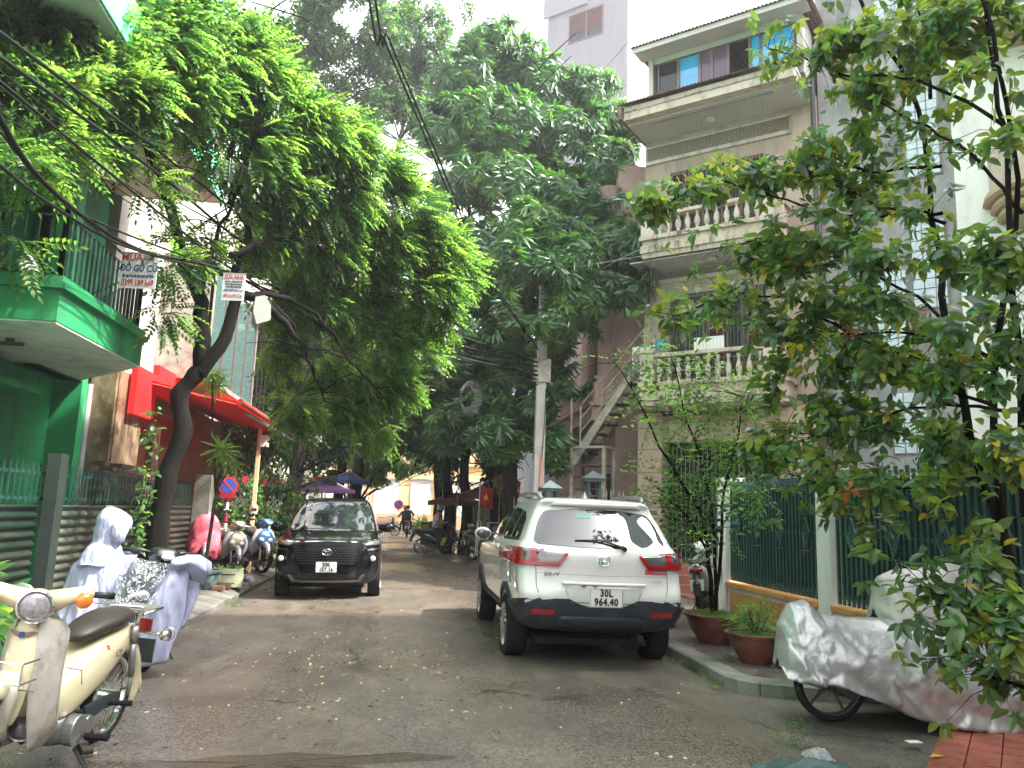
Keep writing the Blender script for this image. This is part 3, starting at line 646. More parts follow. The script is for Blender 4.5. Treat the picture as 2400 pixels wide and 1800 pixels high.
xs = [.04, .12, .66, 1.2, 1.5, 1.9, 2.42, 2.66, 3.44]; kinds = [None, dglass, blueg, mat('mauve_glass', (.12, .08, .13), rough=.05), mat('mauve_glass', (.12, .08, .13)), None, blueg, blueg]
for i, (a, b) in enumerate(zip(xs, xs[1:])):
    if b-a < .1: continue
    wf = B(MB().box(a, .33, 11.77, a+.035, .4, 12.79).box(b-.035, .33, 11.77, b, .4, 12.79).box(a+.035, .33, 11.77, b-.035, .4, 11.81).box(a+.035, .33, 12.75, b-.035, .4, 12.79), 'window', alu)
    if kinds[i]: B(MB().box(a+.035, .36, 11.81, b-.035, .37, 12.75), 'pane', kinds[i], wf)
corrug(-.35, 3.9, -.35, 6.2, 13.0, 13.5, 'roof_sheet', rtile)
B(MB().box(-.3, -.3, 12.85, 3.85, -.27, 12.97).box(-.3, -.3, 12.93, 3.8, .3, 12.95), 'roof_soffit', greyc)
# metal stairs on the left of the front
st = empty('steel_stairs', (5.41, 17, 0), -math.radians(41), label='galvanised steel stairs climbing to the first-floor balcony of the beige house', cat='stairs')
def stair(y0, y1):
    mb = MB()
    for yy in (y0, y1): mb.prism([(-1.95, 2.72), (-1.8, 2.72), (-.2, 4.98), (-.32, 5.05), (-1.98, 2.86)], yy, yy+.04, 'y')
    return mb
stair(.0, .62).build('stringer', galv, st)
for k in range(9):
    MB().box(-1.78+.17*k, .04, 2.98+.235*k, -1.5+.17*k, .62, 3.01+.235*k).build('tread', mat('rusty_tread', (.05, .04, .035), (.09, .07, .06), 8, .7), st)
mb = MB()
for dz in (.95, .62, .3): mb.tube([(-1.7, 0, 3.2+dz), (-.05, 0, 4.95+dz)], .02, 6)
for s in (-1.7, -.05): mb.tube([(s, 0, 2.9 if s < -1 else 4.9), (s, 0, 4.16 if s < -1 else 5.9)], .022, 6)
mb.build('handrail', galv, st)
mb = MB().box(-1.95, -.05, 3.1, -1.0, .6, 3.16)
mb.build('landing', galv, st)
mb = MB()
for s, yy in ((-1.9, 0), (-1.9, .55), (-1.05, .0), (-1.05, .55)): mb.box(s-.04, yy-.04, 0, s+.04, yy+.04, 3.1)
mb.tube([(-1.95, .0, 3.1), (-1.95, 0, 4.5)], .03, 6)
mb.build('post', galv, st)
mb = MB()
for k in range(9): mb.box(-1.86, .0, .45+.28*k, -1.1, .5, .475+.28*k)
mb.build('lower_tread', mat('rusty_tread', (.05, .04, .035)), st)
# neighbouring pink house down the street
ph = empty('pink_house', (5.6, 23, 0), label='dusty pink house with round columns behind the stairs and the mango tree', cat='house')
mb = MB().box(5.3, 19.2, 0, 10, 27, 11)
W(mb, 'wall', pinkw, parent=ph)
for yy in (19.35, 21.2): W(MB().lathe([(.36, 4.3), (.36, 4.45), (.26, 4.6), (.23, 10.0), (.3, 10.2), (.34, 10.3)], 20, (5.1, yy, 0)), 'column', beige, parent=ph, smooth=True, auto=40)
for yy in (19.9, 20.5, 22.4, 23.0): W(MB().box(5.24, yy, 4.3, 5.3, yy+.22, 10.9), 'pilaster', pinkw, parent=ph)
for k in range(9): W(MB().box(5.285, 19.6, 4.6+.65*k, 5.298, 24, 4.63+.65*k), 'groove', darkm, parent=ph)
for k in (0, 1): W(MB().box(5.27, 20.2, 4.7+3.2*k, 5.29, 20.45, 6.3+3.2*k), 'window', dglass, parent=ph)
W(MB().box(4.6, 18.9, 3.9, 5.3, 25, 4.3).box(4.5, 18.8, 4.28, 5.3, 25, 4.36), 'balcony_slab', pinkw, parent=ph)
b1 = None
for k in range(16):
    if b1 is None: b1 = bal; b1 = MB(); b1.v = list(bal.v); b1.f = list(bal.f); b1.m = list(bal.m); b1 = b1.build('baluster', pinkw, ph, smooth=True); b1.location = (4.75-5.6, 19.1-23, 4.36)
    else: dup(b1, ph, (4.75-5.6, 19.1+.3*k-23, 4.36))
W(MB().box(4.68, 18.95, 4.9, 4.86, 24, 5.0).box(4.66, 18.9, 4.36, 4.9, 19.1, 5.05), 'handrail', pinkw, parent=ph)
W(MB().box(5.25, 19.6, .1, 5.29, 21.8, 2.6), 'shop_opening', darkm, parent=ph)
# white rendered shed side between tree and pink house
bs = empty('metal_shed', (6.5, 30, 0), label='pale blue ribbed metal building behind the mango tree', cat='shed')
mb = MB().box(5.4, 27.5, 0, 12, 40, 9)
for k in range(30): mb.box(5.36, 27.5+.4*k, 0, 5.4, 27.7+.4*k, 9)
for k in range(16): mb.box(5.4+.4*k, 27.46, 0, 5.6+.4*k, 27.5, 9)
W(mb, 'wall', mat('pale_blue_sheet', (.42, .50, .58), (.5, .58, .65), 1, .5), parent=bs)
# tower
tw = empty('tower_block', (6.2, 40, 0), -math.radians(41), label='tall pale lilac tower block rising above the mango tree', cat='building')
M = Matrix.Translation((0, 0, 0))
E_ = Vector((.755, -.656)); I_ = Vector((.656, .755)); PT = Vector((6.2, 40))
def tl(x, y): d = Vector((x, y))-PT; return d.dot(E_), d.dot(I_)
def TW(mb, n, m, par=None, **k): return mb.build(n, m, par or tw, **k)
TW(MB().box(.6, 0, 0, 5.62, 9, 34).box(.38, -.15, 29.5, 3.2, 0, 34), 'wall', tower)
mb = MB()
for k in range(32): mb.box(.62+.156*k, -.012, 0, .64+.156*k, .01, 33)
TW(mb, 'cladding_seams', mat('tower_seam', (.22, .21, .24)))
wf = TW(MB().box(2.0, -.04, 27.42, 2.07, .05, 29.17).box(4.06, -.04, 27.42, 4.13, .05, 29.17).box(2.07, -.04, 27.42, 4.06, .05, 27.5).box(2.07, -.04, 29.1, 4.06, .05, 29.17).box(3.06, -.04, 27.5, 3.14, .05, 29.1), 'window', alu)
TW(MB().box(2.07, -.02, 27.5, 3.06, 0-.005, 29.1).box(3.14, -.02, 27.5, 4.06, -.005, 29.1), 'pane', dglass, wf)
TW(MB().box(2.07, -.03, 27.95, 4.06, -.022, 29.1), 'curtain', mat('red_curtain', (.06, .012, .011), (.09, .018, .016), 2, .6), wf)
# grey party-wall house and cream house further right
gy = empty('grey_house', (5.41, 17, 0), -math.radians(41), label='unpainted grey plaster house wall with glass-block windows behind the leaves', cat='house')
G = lambda mb, n, m, par=None, **k: mb.build(n, m, par or gy, **k)
G(MB().box(3.72, 1.2, 2.6, 6.35, 7, 15), 'wall', grey); G(MB().box(3.72, 1.15, 0, 6.35, 7, 2.6), 'lower_wall', white)
G(MB().cyl((3.66, .95, 0), (3.66, .95, 12), .055), 'downpipe', mat('dark_pipe', (.05, .055, .06)))
for (x0, z0, z1) in ((4.75, 5.2, 6.9), (5.5, 6.0, 7.9), (5.5, 8.9, 10.7), (5.0, 12, 13.2), (5.0, 3.0, 4.2)):
    f = G(MB().box(x0-.03, 1.17, z0-.03, x0+.66, 1.2, z1+.03), 'glass_block_window', concr); k = 0; z = z0
    while z < z1-.1:
        for i in range(3): G(MB().box(x0+.21*i, 1.14, z, x0+.21*i+.19, 1.17, z+.19), 'glass_block', gblock, f)
        z += .21
ch = empty('cream_house', (5.41, 17, 0), -math.radians(41), label='white house with an ochre curved balcony at the right edge', cat='house')
G = lambda mb, n, m, par=None, **k: mb.build(n, m, par or ch, **k)
G(MB().box(6.36, 1.0, 0, 14, 8, 15), 'wall', white)
for (z, r) in ((7.35, 1.0), (7.5, 1.12), (7.68, 1.2), (7.85, 1.3)):
    G(MB().lathe([(0.01, z), (r*1.25, z), (r*1.3, z+.05), (r*1.28, z+.16), (0.01, z+.16)], 36, (8.5, 1.0, 0), sy=.9), 'curved_moulding', ochre, smooth=True, auto=35)
G(MB().lathe([(1.55, 8.0), (1.55, 8.9), (1.5, 8.9), (1.5, 8.0)], 36, (8.5, 1.0, 0), sy=.9), 'curved_parapet', cream, smooth=True, auto=35)
G(MB().lathe([(1.5, 11.2), (1.6, 11.25), (1.6, 11.45), (0.01, 11.45)], 36, (8.5, 1.0, 0), sy=.9), 'upper_balcony', ochre)
for k in range(2): G(MB().box(8.0, .96, 4.4+4.6*k, 9.4, .998, 6.4+4.6*k), 'window', dglass); G(MB().box(7.9, .94, 4.3+4.6*k, 8.0, .998, 6.5+4.6*k).box(9.4, .94, 4.3+4.6*k, 9.5, .998, 6.5+4.6*k).box(7.9, .92, 6.5+4.6*k, 9.5, .998, 6.65+4.6*k), 'window_surround', ochre)
# house behind the camera, seen mirrored in car glass
hb = empty('mirrored_house', (6, -12, 0), label='pale house across the junction, seen only mirrored in the white car window', cat='house')
H = lambda mb, n, m, **k: mb.build(n, m, hb, **k)
H(MB().box(-4, -8, 0, 6, 0, 13), 'wall', cream)
for i in range(4):
    for j in range(4): H(MB().box(-3.2+2.4*i, 0, 1.2+3.2*j, -2+2.4*i, .04, 2.8+3.2*j), 'window', dglass)
for j in range(3): H(MB().box(-4, 0.05, 3.4+3.2*j, 6, .8, 3.55+3.2*j), 'balcony_slab', cream)
nb = empty('shade_house', (12, 0, 0), label='unseen white apartment house added right of the frame to shade the near street', cat='building')  # tall house added out of view, its height set to shade the street
Nb = lambda mb, n, m: W(mb, n, m, parent=nb)
Nb(MB().box(9.6, -14, 0, 20, 7.4, 15.6), 'wall', white)
for i in range(6):
    for j in range(4): Nb(MB().box(9.56, -12.5+3.3*i, 1.2+3.5*j, 9.6, -11+3.3*i, 2.8+3.5*j), 'window', dglass); Nb(MB().box(9.3, -12.7+3.3*i, .95+3.5*j, 9.6, -10.8+3.3*i, 1.08+3.5*j), 'window_sill', cream)
# ================================================================ fence on the right
fc = empty('yard_fence', (5.05, 10, 0), label='dark green iron fence between white pillars on an orange plinth', cat='fence')
pls = [11.95, 8.95, 5.6, 2.4]
for yy in pls:
    W(MB().box(5.0, yy-.3, .1, 5.3, yy, 2.14), 'pillar', white, parent=fc, bevel=.006); W(MB().box(4.97, yy-.33, 2.141, 5.33, yy+.03, 2.2), 'pillar_cap', white, parent=fc)
for a, b in zip(pls[1:], pls):
    b2 = b-.3
    W(MB().box(5.03, a, .1, 5.2, b2, .53), 'plinth', white, parent=fc); W(MB().box(5.015, a+.08, .16, 5.03, b2-.1, .47), 'orange_panel', orange, parent=fc)
    W(MB().box(4.98, a, .531, 5.25, b2, .6), 'ledge', orange, parent=fc, bevel=.008)
    W(MB().box(5.08, a+.01, .68, 5.12, b2-.01, .73).box(5.08, a+.01, 1.95, 5.12, b2-.01, 1.99).box(5.085, a+.01, 1.9-.5, 5.115, b2-.01, 1.93-.5), 'rail', dgreen2, parent=fc)
    W(MB().box(5.14, a+.01, .72, 5.146, b2-.01, 2.02), 'perforated_sheet', mat('perforated_green_sheet', (.012, .035, .03), (.035, .07, .06), 60, .6), parent=fc)
    n = int((b2-a)/.093)
    for k in range(n):
        yy = a+.06+k*(b2-a-.1)/(n-1)
        W(MB().box(5.07, yy-.016, .62, 5.1, yy+.016, 2.12+(.04 if k % 2 else 0)), 'bar', dgreen2, parent=fc)
    nd = 4
    for k in range(nd):
        c = a+(b2-a)*(k+.5)/nd; mb = MB(); q = [(c, 1.22), (c+.1, 1.42), (c, 1.62), (c-.1, 1.42)]
        for i in range(4):
            p, r = q[i], q[(i+1) % 4]; mb.tube([(5.05, p[0], p[1]), (5.05, r[0], r[1])], .013, 4)
        for t in (.25, .5, .75):
            for (i, j) in ((0, 2), (1, 3)):
                A = Vector(q[i]).lerp(Vector(q[(i+1) % 4]), t); B2 = Vector(q[(j+1) % 4]).lerp(Vector(q[j]), t); mb.tube([(5.052, A.x, A.y), (5.052, B2.x, B2.y)], .009, 4)
        for z in (1.19, 1.65): mb.box(5.045, c-.13, z-.01, 5.06, c+.13, z+.01)
        W(mb, 'diamond_ornament', dgreen2, parent=fc)
    for k in range(5):
        c = a+(b2-a)*(k+.5)/5
        W(MB().tube([(5.09, c+.06*math.cos(t)*(.3+t/9), 2.2+.05*math.sin(t)*(.3+t/9)) for t in [i*.5 for i in range(14)]], .008, 4), 'scroll', dgreen2, parent=fc)
# little yard steps and low wall behind the gap
sp = empty('yard_steps', (6.2, 14.4, .13), label='low red tiled steps in front of the beige house', cat='steps')
for k in range(3): MB().box(-1.4, .35*k, .0, 1.6, 2, .15*(k+1)).build('step', mat('step_tile', (.2, .07, .05), (.28, .11, .08), 3, .5), sp)
# green gate posts with lantern caps and spiked railing, left of the stairs
gp = empty('spiked_gate', (3.55, 14.8, .12), label='grey-green iron gate with lantern-capped posts behind the white car', cat='gate')
tg = mat('grey_green_iron', (.035, .06, .058), (.06, .09, .085), 6, .5)
for x in (-.75, .1):
    z = 2.0 if x < 0 else 2.22
    q = MB()
    for dx in (-.11, .11):
        for dy in (-.11, .11): q.box(x+dx-.025, dy-.025, 0, x+dx+.025, dy+.025, z-.1)
    q.box(x-.14, -.14, z-.45, x+.14, .14, z-.42); q.build('post', tg, gp)
    MB().add([(x-.22, -.22, z-.1), (x+.22, -.22, z-.1), (x+.22, .22, z-.1), (x-.22, .22, z-.1), (x, 0, z+.06)], [(0, 1, 2, 3), (0, 1, 4), (1, 2, 4), (2, 3, 4), (3, 0, 4)]).box(x-.2, -.2, z-.16, x+.2, .2, z-.1).build('lantern_cap', tg, gp)
for k in range(12): MB().box(.28+.085*k, 0, 0, .3+.085*k, .02, 1.78+.03*(k % 2)).add([(.275+.085*k, .01, 1.8), (.305+.085*k, .01, 1.8), (.29+.085*k, .01, 1.95)], [(0, 1, 2)]).build('spike', galv if k % 3 else tg, gp)
MB().box(.2, -.01, 1.5, 1.4, .03, 1.54).box(.2, -.01, .3, 1.4, .03, .34).box(.2, -.01, 1.1, 1.4, .03, 1.12).build('rail', tg, gp)
for k in range(16): MB().tube([(-.62+.05*k, -.15, 1.35+.015*k), (-.7+.05*k, .1, 1.62+.02*k)], .01, 4).build('louvre_bar', mat('pale_teal_bar', (.22, .3, .29)), gp)
# bird cage on the fence
bc = empty('bird_cage', (5.28, 9.0, 2.2), label='small wooden lantern-shaped bird cage on the fence pillar top', cat='bird cage')
wd = mat('weathered_wood', (.10, .075, .05), (.17, .13, .09), 10, .8)
MB().box(-.14, -.1, .26, .14, .1, .28).box(-.13, -.09, .5, .13, .09, .52).add([(-.2, -.15, .52), (.2, -.15, .52), (.2, .15, .52), (-.2, .15, .52), (0, 0, .6)], [(0, 1, 2, 3), (0, 1, 4), (1, 2, 4), (2, 3, 4), (3, 0, 4)]).tube([(0, 0, .0), (0, 0, .26)], .012).build('frame', wd, bc)
for k in range(8): MB().box(-.125+.034*k, -.09, .28, -.119+.034*k, .09, .5).build('slat', wd, bc)
# ================================================================ far building closing the street
fb = empty('far_building', (1, 60, 0), label='yellow building with white roller shutters closing the far end of the street', cat='building')
Fb = lambda mb, n, m, par=None, **k: W(mb, n, m, parent=fb)
Fb(MB().box(-16, 62, 1.05, 14, 70, 4.3).box(-16, 62.3, 4.3, 14, 70, 5.0).box(-16, 62, 5.0, 14, 70, 13), 'wall', yellow); Fb(MB().box(-16, 61.9, -.03, 14, 70, 1.05), 'stone_base', mat('tan_stone_base', (.42, .27, .15), (.52, .36, .21), 1.5, .7))
for (a, b, z) in ((-9.5, -7.0, 3.9), (-6.2, -3.1, 3.9), (-2.35, -.45, 3.7), (.5, 2.1, 3.75), (2.9, 4.6, 3.7), (5.3, 7.4, 3.7)):
    s = Fb(MB().box(a, 61.96, 1.06, b, 62, z), 'roller_shutter', shutw)
    mb = MB(); k = 0
    while 1.1+.16*k < z: mb.box(a+.02, 61.945, 1.08+.16*k, b-.02, 61.96, 1.22+.16*k); k += 1
    Fb(mb, 'shutter_slats', shutw); Fb(MB().box(a-.1, 61.86, z, b+.1, 62, z+.12), 'shutter_box', concr)
for k in range(8): Fb(MB().box(-13+3.3*k, 61.95, 5.6, -11.4+3.3*k, 62, 7.4), 'window', dglass); Fb(MB().box(-13.1+3.3*k, 61.9, 5.45, -11.3+3.3*k, 61.99, 5.59), 'window_sill', concr)
for x in (2.9, -2.9): Fb(MB().cyl((x, 61.85, 1), (x, 61.85, 8), .07, n=8), 'downpipe', mat('rust_pipe', (.3, .14, .07)))
Fb(MB().box(-1.9, 61.86, .2, -1.1, 61.9, .75), 'base_vent', darkm)
Fb(MB().lathe([(.01, 0), (.42, 0), (.45, .03), (.45, .1)], 24, (3.1, 61.7, 4.1), axis='y'), 'round_sign', mat('olive_sign', (.25, .24, .08), (.32, .3, .1), 3, .6))
for k in range(2): # side houses far left and right to close the view
    X0 = (-9.5, 5.6)[k]; o = empty('terraced_house', ((-6, 8)[k], 45, 0), label=('pale terraced houses on the left beyond the umbrellas', 'grey terraced houses on the right beyond the maroon umbrellas')[k], cat='house')
    W(MB().box(*((-12, 27, 0, -5.4, 59, 9) if k == 0 else (6.2, 41, 0, 14, 58, 10))), 'wall', (cream, white)[k], parent=o)
    for i in range(7):
        for j in range(3):
            yy = (28.5 if k == 0 else 42)+(4.3 if k == 0 else 2.3)*i; W(MB().box(*((-5.4, yy, .8+2.9*j, -5.36, yy+1.6, 2.6+2.9*j) if k == 0 else (6.16, yy, .8+2.9*j, 6.2, yy+1.4, 2.6+2.9*j))), 'window', dglass, parent=o)
# ================================================================ utility pole and cables
po = empty('utility_pole', (3.03, 17.5, .0), label='grey concrete utility pole with an orange conduit, in front of the mango tree', cat='utility pole')
mb = MB(); mb.add([(-.135, -.1, .1), (.135, -.1, .1), (.135, .1, .1), (-.135, .1, .1), (-.09, -.07, 7.6), (.09, -.07, 7.6), (.09, .07, 7.6), (-.09, .07, 7.6)], [(0, 1, 5, 4), (1, 2, 6, 5), (2, 3, 7, 6), (3, 0, 4, 7), (4, 5, 6, 7)])
mb.build('shaft', mat('pale_pole_concrete', (.33, .32, .30), (.45, .44, .42), 3, .8, bump=.1, bscale=40, stain=((.2, .18, .16), .5, 2, (1, 1, .3))), po, bevel=.012)
MB().tube([(.0, -.115, .1), (.0, -.118, 1.6), (.02, -.105, 2.6), (.03, -.1, 2.9)], .017, 6).build('orange_conduit', mat('orange_conduit', (.75, .16, .06)), po)
MB().tube([(.04, -.1, 2.7), (.08, -.1, 3.4), (.1, -.09, 4.4)], .01, 5).build('loose_wire', blackp, po)
for z in (3.0, 4.6, 5.0): MB().box(-.12, -.09, z, .12, .09, z+.03).build('steel_band', galv, po)
MB().box(-.2, -.12, 4.55, .2, -.09, 5.1).build('junction_box', galv, po)
cabm = mat('cable_rubber', (.006, .006, .007), rough=.5, spec=.2); cabg = mat('grey_cable', (.3, .3, .3), rough=.5)
CAB = [
(0.016, [(-2.94, 5.0, 4.63), (-3.0, 5.4, 4.75), (-3.18, 7.2, 5.26), (-2.94, 9.0, 5.49), (-2.27, 12.0, 5.65), (-0.6, 15.0, 5.45), (2.93, 17.4, 5.0)]),
(0.015, [(-2.92, 5.0, 4.42), (-2.97, 5.4, 4.56), (-3.15, 7.2, 5.03), (-2.91, 9.0, 5.2), (-2.3, 11.0, 5.1), (-1.0, 15.0, 5.25), (2.94, 17.4, 4.9)]),
(0.012, [(-2.89, 5.0, 4.27), (-2.95, 5.4, 4.38), (-3.06, 7.0, 4.64), (-2.86, 9.0, 4.73), (-2.39, 10.5, 4.62), (-1.31, 14.0, 4.82), (2.94, 17.4, 4.8)]),
(0.02, [(-2.89, 5.0, 4.21), (-2.91, 5.4, 4.1), (-3.04, 6.2, 4.07), (-3.12, 7.4, 4.14), (-3.11, 9.0, 4.35), (-2.43, 10.2, 4.52), (-1.3, 14.0, 4.74), (2.94, 17.4, 4.7)]),
(0.012, [(-2.82, 5.0, 3.75), (-2.87, 5.4, 3.77), (-3.06, 6.6, 3.95), (-3.11, 8.5, 4.23), (-2.43, 10.2, 4.49)]),
(0.01, [(-2.84, 5.0, 3.87), (-2.9, 5.4, 4.01), (-3.11, 6.2, 4.14), (-3.12, 7.4, 4.16), (-2.8, 9.4, 4.46), (-2.36, 10.4, 4.53), (-0.56, 15.0, 4.85), (2.95, 17.4, 4.59)]),
(0.005, [(-2.9, 5.0, 4.33), (-2.96, 5.4, 4.46), (-3.12, 7.2, 4.82), (-2.89, 9.0, 4.94), (-2.29, 10.5, 4.75), (-1.0, 15.0, 5.25), (2.94, 17.4, 4.9)]),
(0.005, [(-2.89, 5.0, 4.21), (-2.94, 5.4, 4.34), (-3.11, 7.2, 4.68), (-2.87, 9.0, 4.82), (-2.28, 10.5, 4.7), (-0.99, 15.0, 5.11), (2.94, 17.4, 4.78)]),
(0.005, [(-2.87, 5.0, 4.11), (-2.93, 5.4, 4.22), (-3.09, 7.2, 4.57), (-2.86, 9.0, 4.71), (-2.28, 10.5, 4.66), (-0.99, 15.0, 4.99), (2.94, 17.4, 4.67)]),
(0.005, [(-2.86, 5.0, 4.05), (-2.92, 5.4, 4.16), (-3.09, 7.2, 4.5), (-2.85, 9.0, 4.65), (-2.28, 10.5, 4.63), (-0.98, 15.0, 4.92), (2.95, 17.4, 4.61)]),
(0.013, [(-0.73, 7.97, 7.3), (-0.55, 8.67, 7.15), (-0.1, 10.19, 6.95), (0.44, 12.03, 6.7), (1.18, 14.47, 6.3), (2.93, 17.4, 5.3)]),
(0.013, [(-0.66, 7.96, 7.3), (-0.49, 8.66, 7.15), (-0.04, 10.18, 6.95), (0.51, 12.02, 6.7), (1.26, 14.45, 6.3), (2.93, 17.4, 5.3)]),
(0.006, [(-2.19, 10.02, 8.6), (-1.76, 11.35, 8.6), (-1.46, 12.64, 8.5), (-1.09, 14.47, 8.3), (0.2, 18.54, 8.2)]),
(0.007, [(2.94, 17.5, 5.53), (4.21, 17.0, 7.15), (4.84, 14.0, 6.97)]),
(0.006, [(1.01, 17.0, 6.64), (2.89, 17.5, 7.2), (4.84, 14.0, 6.7)]),
(0.008, [(4.6, 20.0, 13.73), (4.58, 16.0, 12.48), (4.06, 12.0, 10.91)]),
(0.01, [(-0.54, 17.6, 3.44), (1.39, 17.7, 3.95), (2.95, 17.4, 4.49)]),
(0.01, [(-2.49, 17.6, 4.22), (0.38, 17.7, 4.39), (2.94, 17.4, 4.8)]),
(0.01, [(-1.89, 40.0, 2.66), (0.04, 40.0, 2.67), (3.3, 40.0, 3.19)]),
]
def spl(pts, sub=8):
    pts = [Vector(p) for p in pts]; out = []
    for i in range(len(pts)-1):
        a = pts[max(i-1, 0)]; b = pts[i]; c = pts[i+1]; d = pts[min(i+2, len(pts)-1)]
        for j in range(sub):
            t = j/sub; out.append(.5*((2*b)+(-a+c)*t+(2*a-5*b+4*c-d)*t*t+(-a+3*b-3*c+d)*t**3))
    return out+[pts[-1]]
for i, (r, p) in enumerate(CAB):
    p = list(p)
    if i < 10: p = [(p[0][0]+.5, -4, p[0][2]+.4), (p[0][0]+.15, 2.0, p[0][2]-.05)] + p[0:1] + p[1:]
    elif i in (10, 11, 12): p = [(p[0][0]-.6, -3, p[0][2]+.5)] + p
    c = MB().tube(spl(p), r*1.15, 6).build('overhead_cable', cabg if i in (13, 14, 15) else cabm, smooth=True)
    if i < 6: tag(c, ['topmost thick black cable sweeping from the upper left corner to the pole', 'second thick black cable from the top at the left edge', 'third black cable from the top at the left edge', 'thickest sagging black bundle passing above the MUA sign', 'lowest black cable ending at the forked tree', 'thin black cable wound close under the thickest bundle'][i], 'cable', 'black cables running along the left side')
    elif i < 10: tag(c, 'fine black wire strung among the thick cables at upper left', 'cable', 'fine wires at upper left')
    elif i < 12: tag(c, ('left', 'right')[i-10]+' one of the two paired black cables falling from the top edge', 'cable', 'paired cables from the top edge')
    else: tag(c, ['thin dark wire left of the paired cables, over the bright tree', 'thin grey wire rising right from the pole to the beige house', 'thin pale wire crossing level in front of the mango tree', 'thin grey wire against the sky beside the lilac tower', 'low dark cable sagging left from the pole', 'higher dark cable sagging left from the pole', 'thin wires across the yellow building at the street end'][i-12], 'cable')
mb = MB()
for k in range(9): mb.tube([(1.28+(.22+.016*k)*.7*math.cos(t)+.012*k, 17.0+.02*k, 4.05+(.24+.02*k)*math.sin(t)) for t in [2*PI*i/24 for i in range(24)]], .0045, 4, closed=True)
tag(mb.build('cable_coil', mat('dull_cable', (.16, .16, .16))), 'coil of spare grey cable hanging in the mango foliage', 'cable coil')
# ================================================================ signs
rd = mat('sign_red', (.36, .012, .018)); nv = mat('sign_navy', (.01, .018, .14)); sw = mat('sign_white', (.42, .43, .43), (.5, .51, .51), 3, .6); bl = mat('sign_black', (.02, .02, .03))
s1 = empty('hanging_sign', (-3.22, 9.2, 4.18), -.12, label='white hanging tin sign reading MUA ĐỒ GỖ CŨ with a red phone number', cat='sign')
MB().box(-.212, 0, -.215, .212, .008, .215).build('board', sw, s1)
MB().box(-.24, -.002, .2, .225, .006, .222).build('hanging_batten', galv, s1)
for (t, z, sz, m, x, sx) in (('MUA', .155, .12, rd, -.09, .95), ('ĐỒ GỖ CŨ', .025, .115, nv, 0, .76), ('SẬP GỤ, TỦ CHÈ, BÀN GHẾ, GỖ TRẮC', -.068, .038, nv, 0, .56), ('0399.189.669', -.15, .105, rd, 0, .66)):
    text(t, sz, m, s1, (x, -.002, z), sx=sx, bold=.002)
mb = MB().box(.02, -.003, .13, .17, 0, .145).box(.02, -.003, .09, .035, 0, .145).box(.155, -.003, .09, .17, 0, .145).box(.04, -.003, .145, .15, 0, .19)
mb.build('furniture_picture', mat('sepia_print', (.2, .17, .13)), s1)
s2 = empty('hanging_sign', (-2.21, 9.5, 4.14), -.1, label='smaller white hanging sign reading SỬA NHÀ against the forked tree', cat='sign')
MB().box(-.135, 0, -.165, .135, .008, .175).build('board', sw, s2)
for (t, z, sz, m, sx) in (('SỬA NHÀ', .125, .075, rd, .72), ('XÂY MỚI - CHỐNG THẤM DỘT', .07, .024, bl, .62), ('ỐP LÁT, ĐIỆN NƯỚC, SƠN BẢ', .037, .024, bl, .62), ('HOÀN THIỆN MỌI MÁI TÔN', .004, .024, bl, .62), ('NỘI THẤT TỪ A - Z', -.04, .032, nv, .8), ('0914.199.716', -.11, .066, rd, .62)):
    text(t, sz, m, s2, (0, -.002, z), sx=sx, bold=.001)
MB().box(-.14, -.002, .165, .14, .006, .182).build('hanging_batten', galv, s2)
s3 = MB().prism([(-.09, .14), (.02, .17), (.1, .05), (.11, -.14), (-.05, -.2), (-.1, -.05)], 0, .008, 'y').build('blank_tin_sign', mat('faded_tin', (.3, .3, .27), (.42, .42, .38), 6, .7)); s3.location = (-1.85, 9.5, 3.9); tag(s3, 'faded blank tin sign hanging crookedly right of the SỬA NHÀ sign', 'sign')
s4 = MB().box(-.09, 0, -.16, .09, .01, .16).build('blank_tin_sign', mat('faded_tin', (.3, .3, .27))); s4.location = (-.26, 14, 4.81); s4.rotation_euler = (0, .15, 0); tag(s4, 'small blank board hanging from the cable bundle mid-street', 'sign')
def nopark(loc, r, h, label, rz=0, stripes=True):
    t = empty('no_parking_sign', loc, rz, label=label, cat='traffic sign')
    mb = MB(); n = 8
    MB().cyl((0, 0, 0), (0, 0, h), .035, n=10).build('post', white, t)
    for k in range(4): MB().cyl((0, 0, h-.22-.44*k), (0, 0, h-.44*k-.02), .0365, n=10).build('red_band', rd, t)
    MB().lathe([(.001, -.045), (r, -.045), (r, -.04), (.001, -.04)], 28, (0, 0, h+r*.6), axis='y').build('red_disc', mat('sign_red_ring', (.62, .03, .04)), t)
    MB().lathe([(.001, -.05), (r*.76, -.05), (r*.76, -.046), (.001, -.046)], 28, (0, 0, h+r*.6), axis='y').build('blue_disc', mat('sign_blue', (.02, .10, .48)), t)
    MB().box(-r*.8, -.053, -r*.09, r*.8, -.051, r*.09).xf(Matrix.Translation((0, 0, h+r*.6)) @ Matrix.Rotation(PI/4, 4, 'Y')).build('red_bar', mat('sign_red_ring', (.62, .03, .04)), t)
    return t
ns = nopark((-3.72, 17.3, .14), .2, 1.62, 'blue and red round no-parking sign on a striped post by the left path')
MB().box(-.15, -.05, 1.48, .15, -.045, 1.6).build('red_plate', rd, ns)
nopark((-.3, 50, 0), .3, 1.55, 'small far round no-parking sign in front of the yellow building')
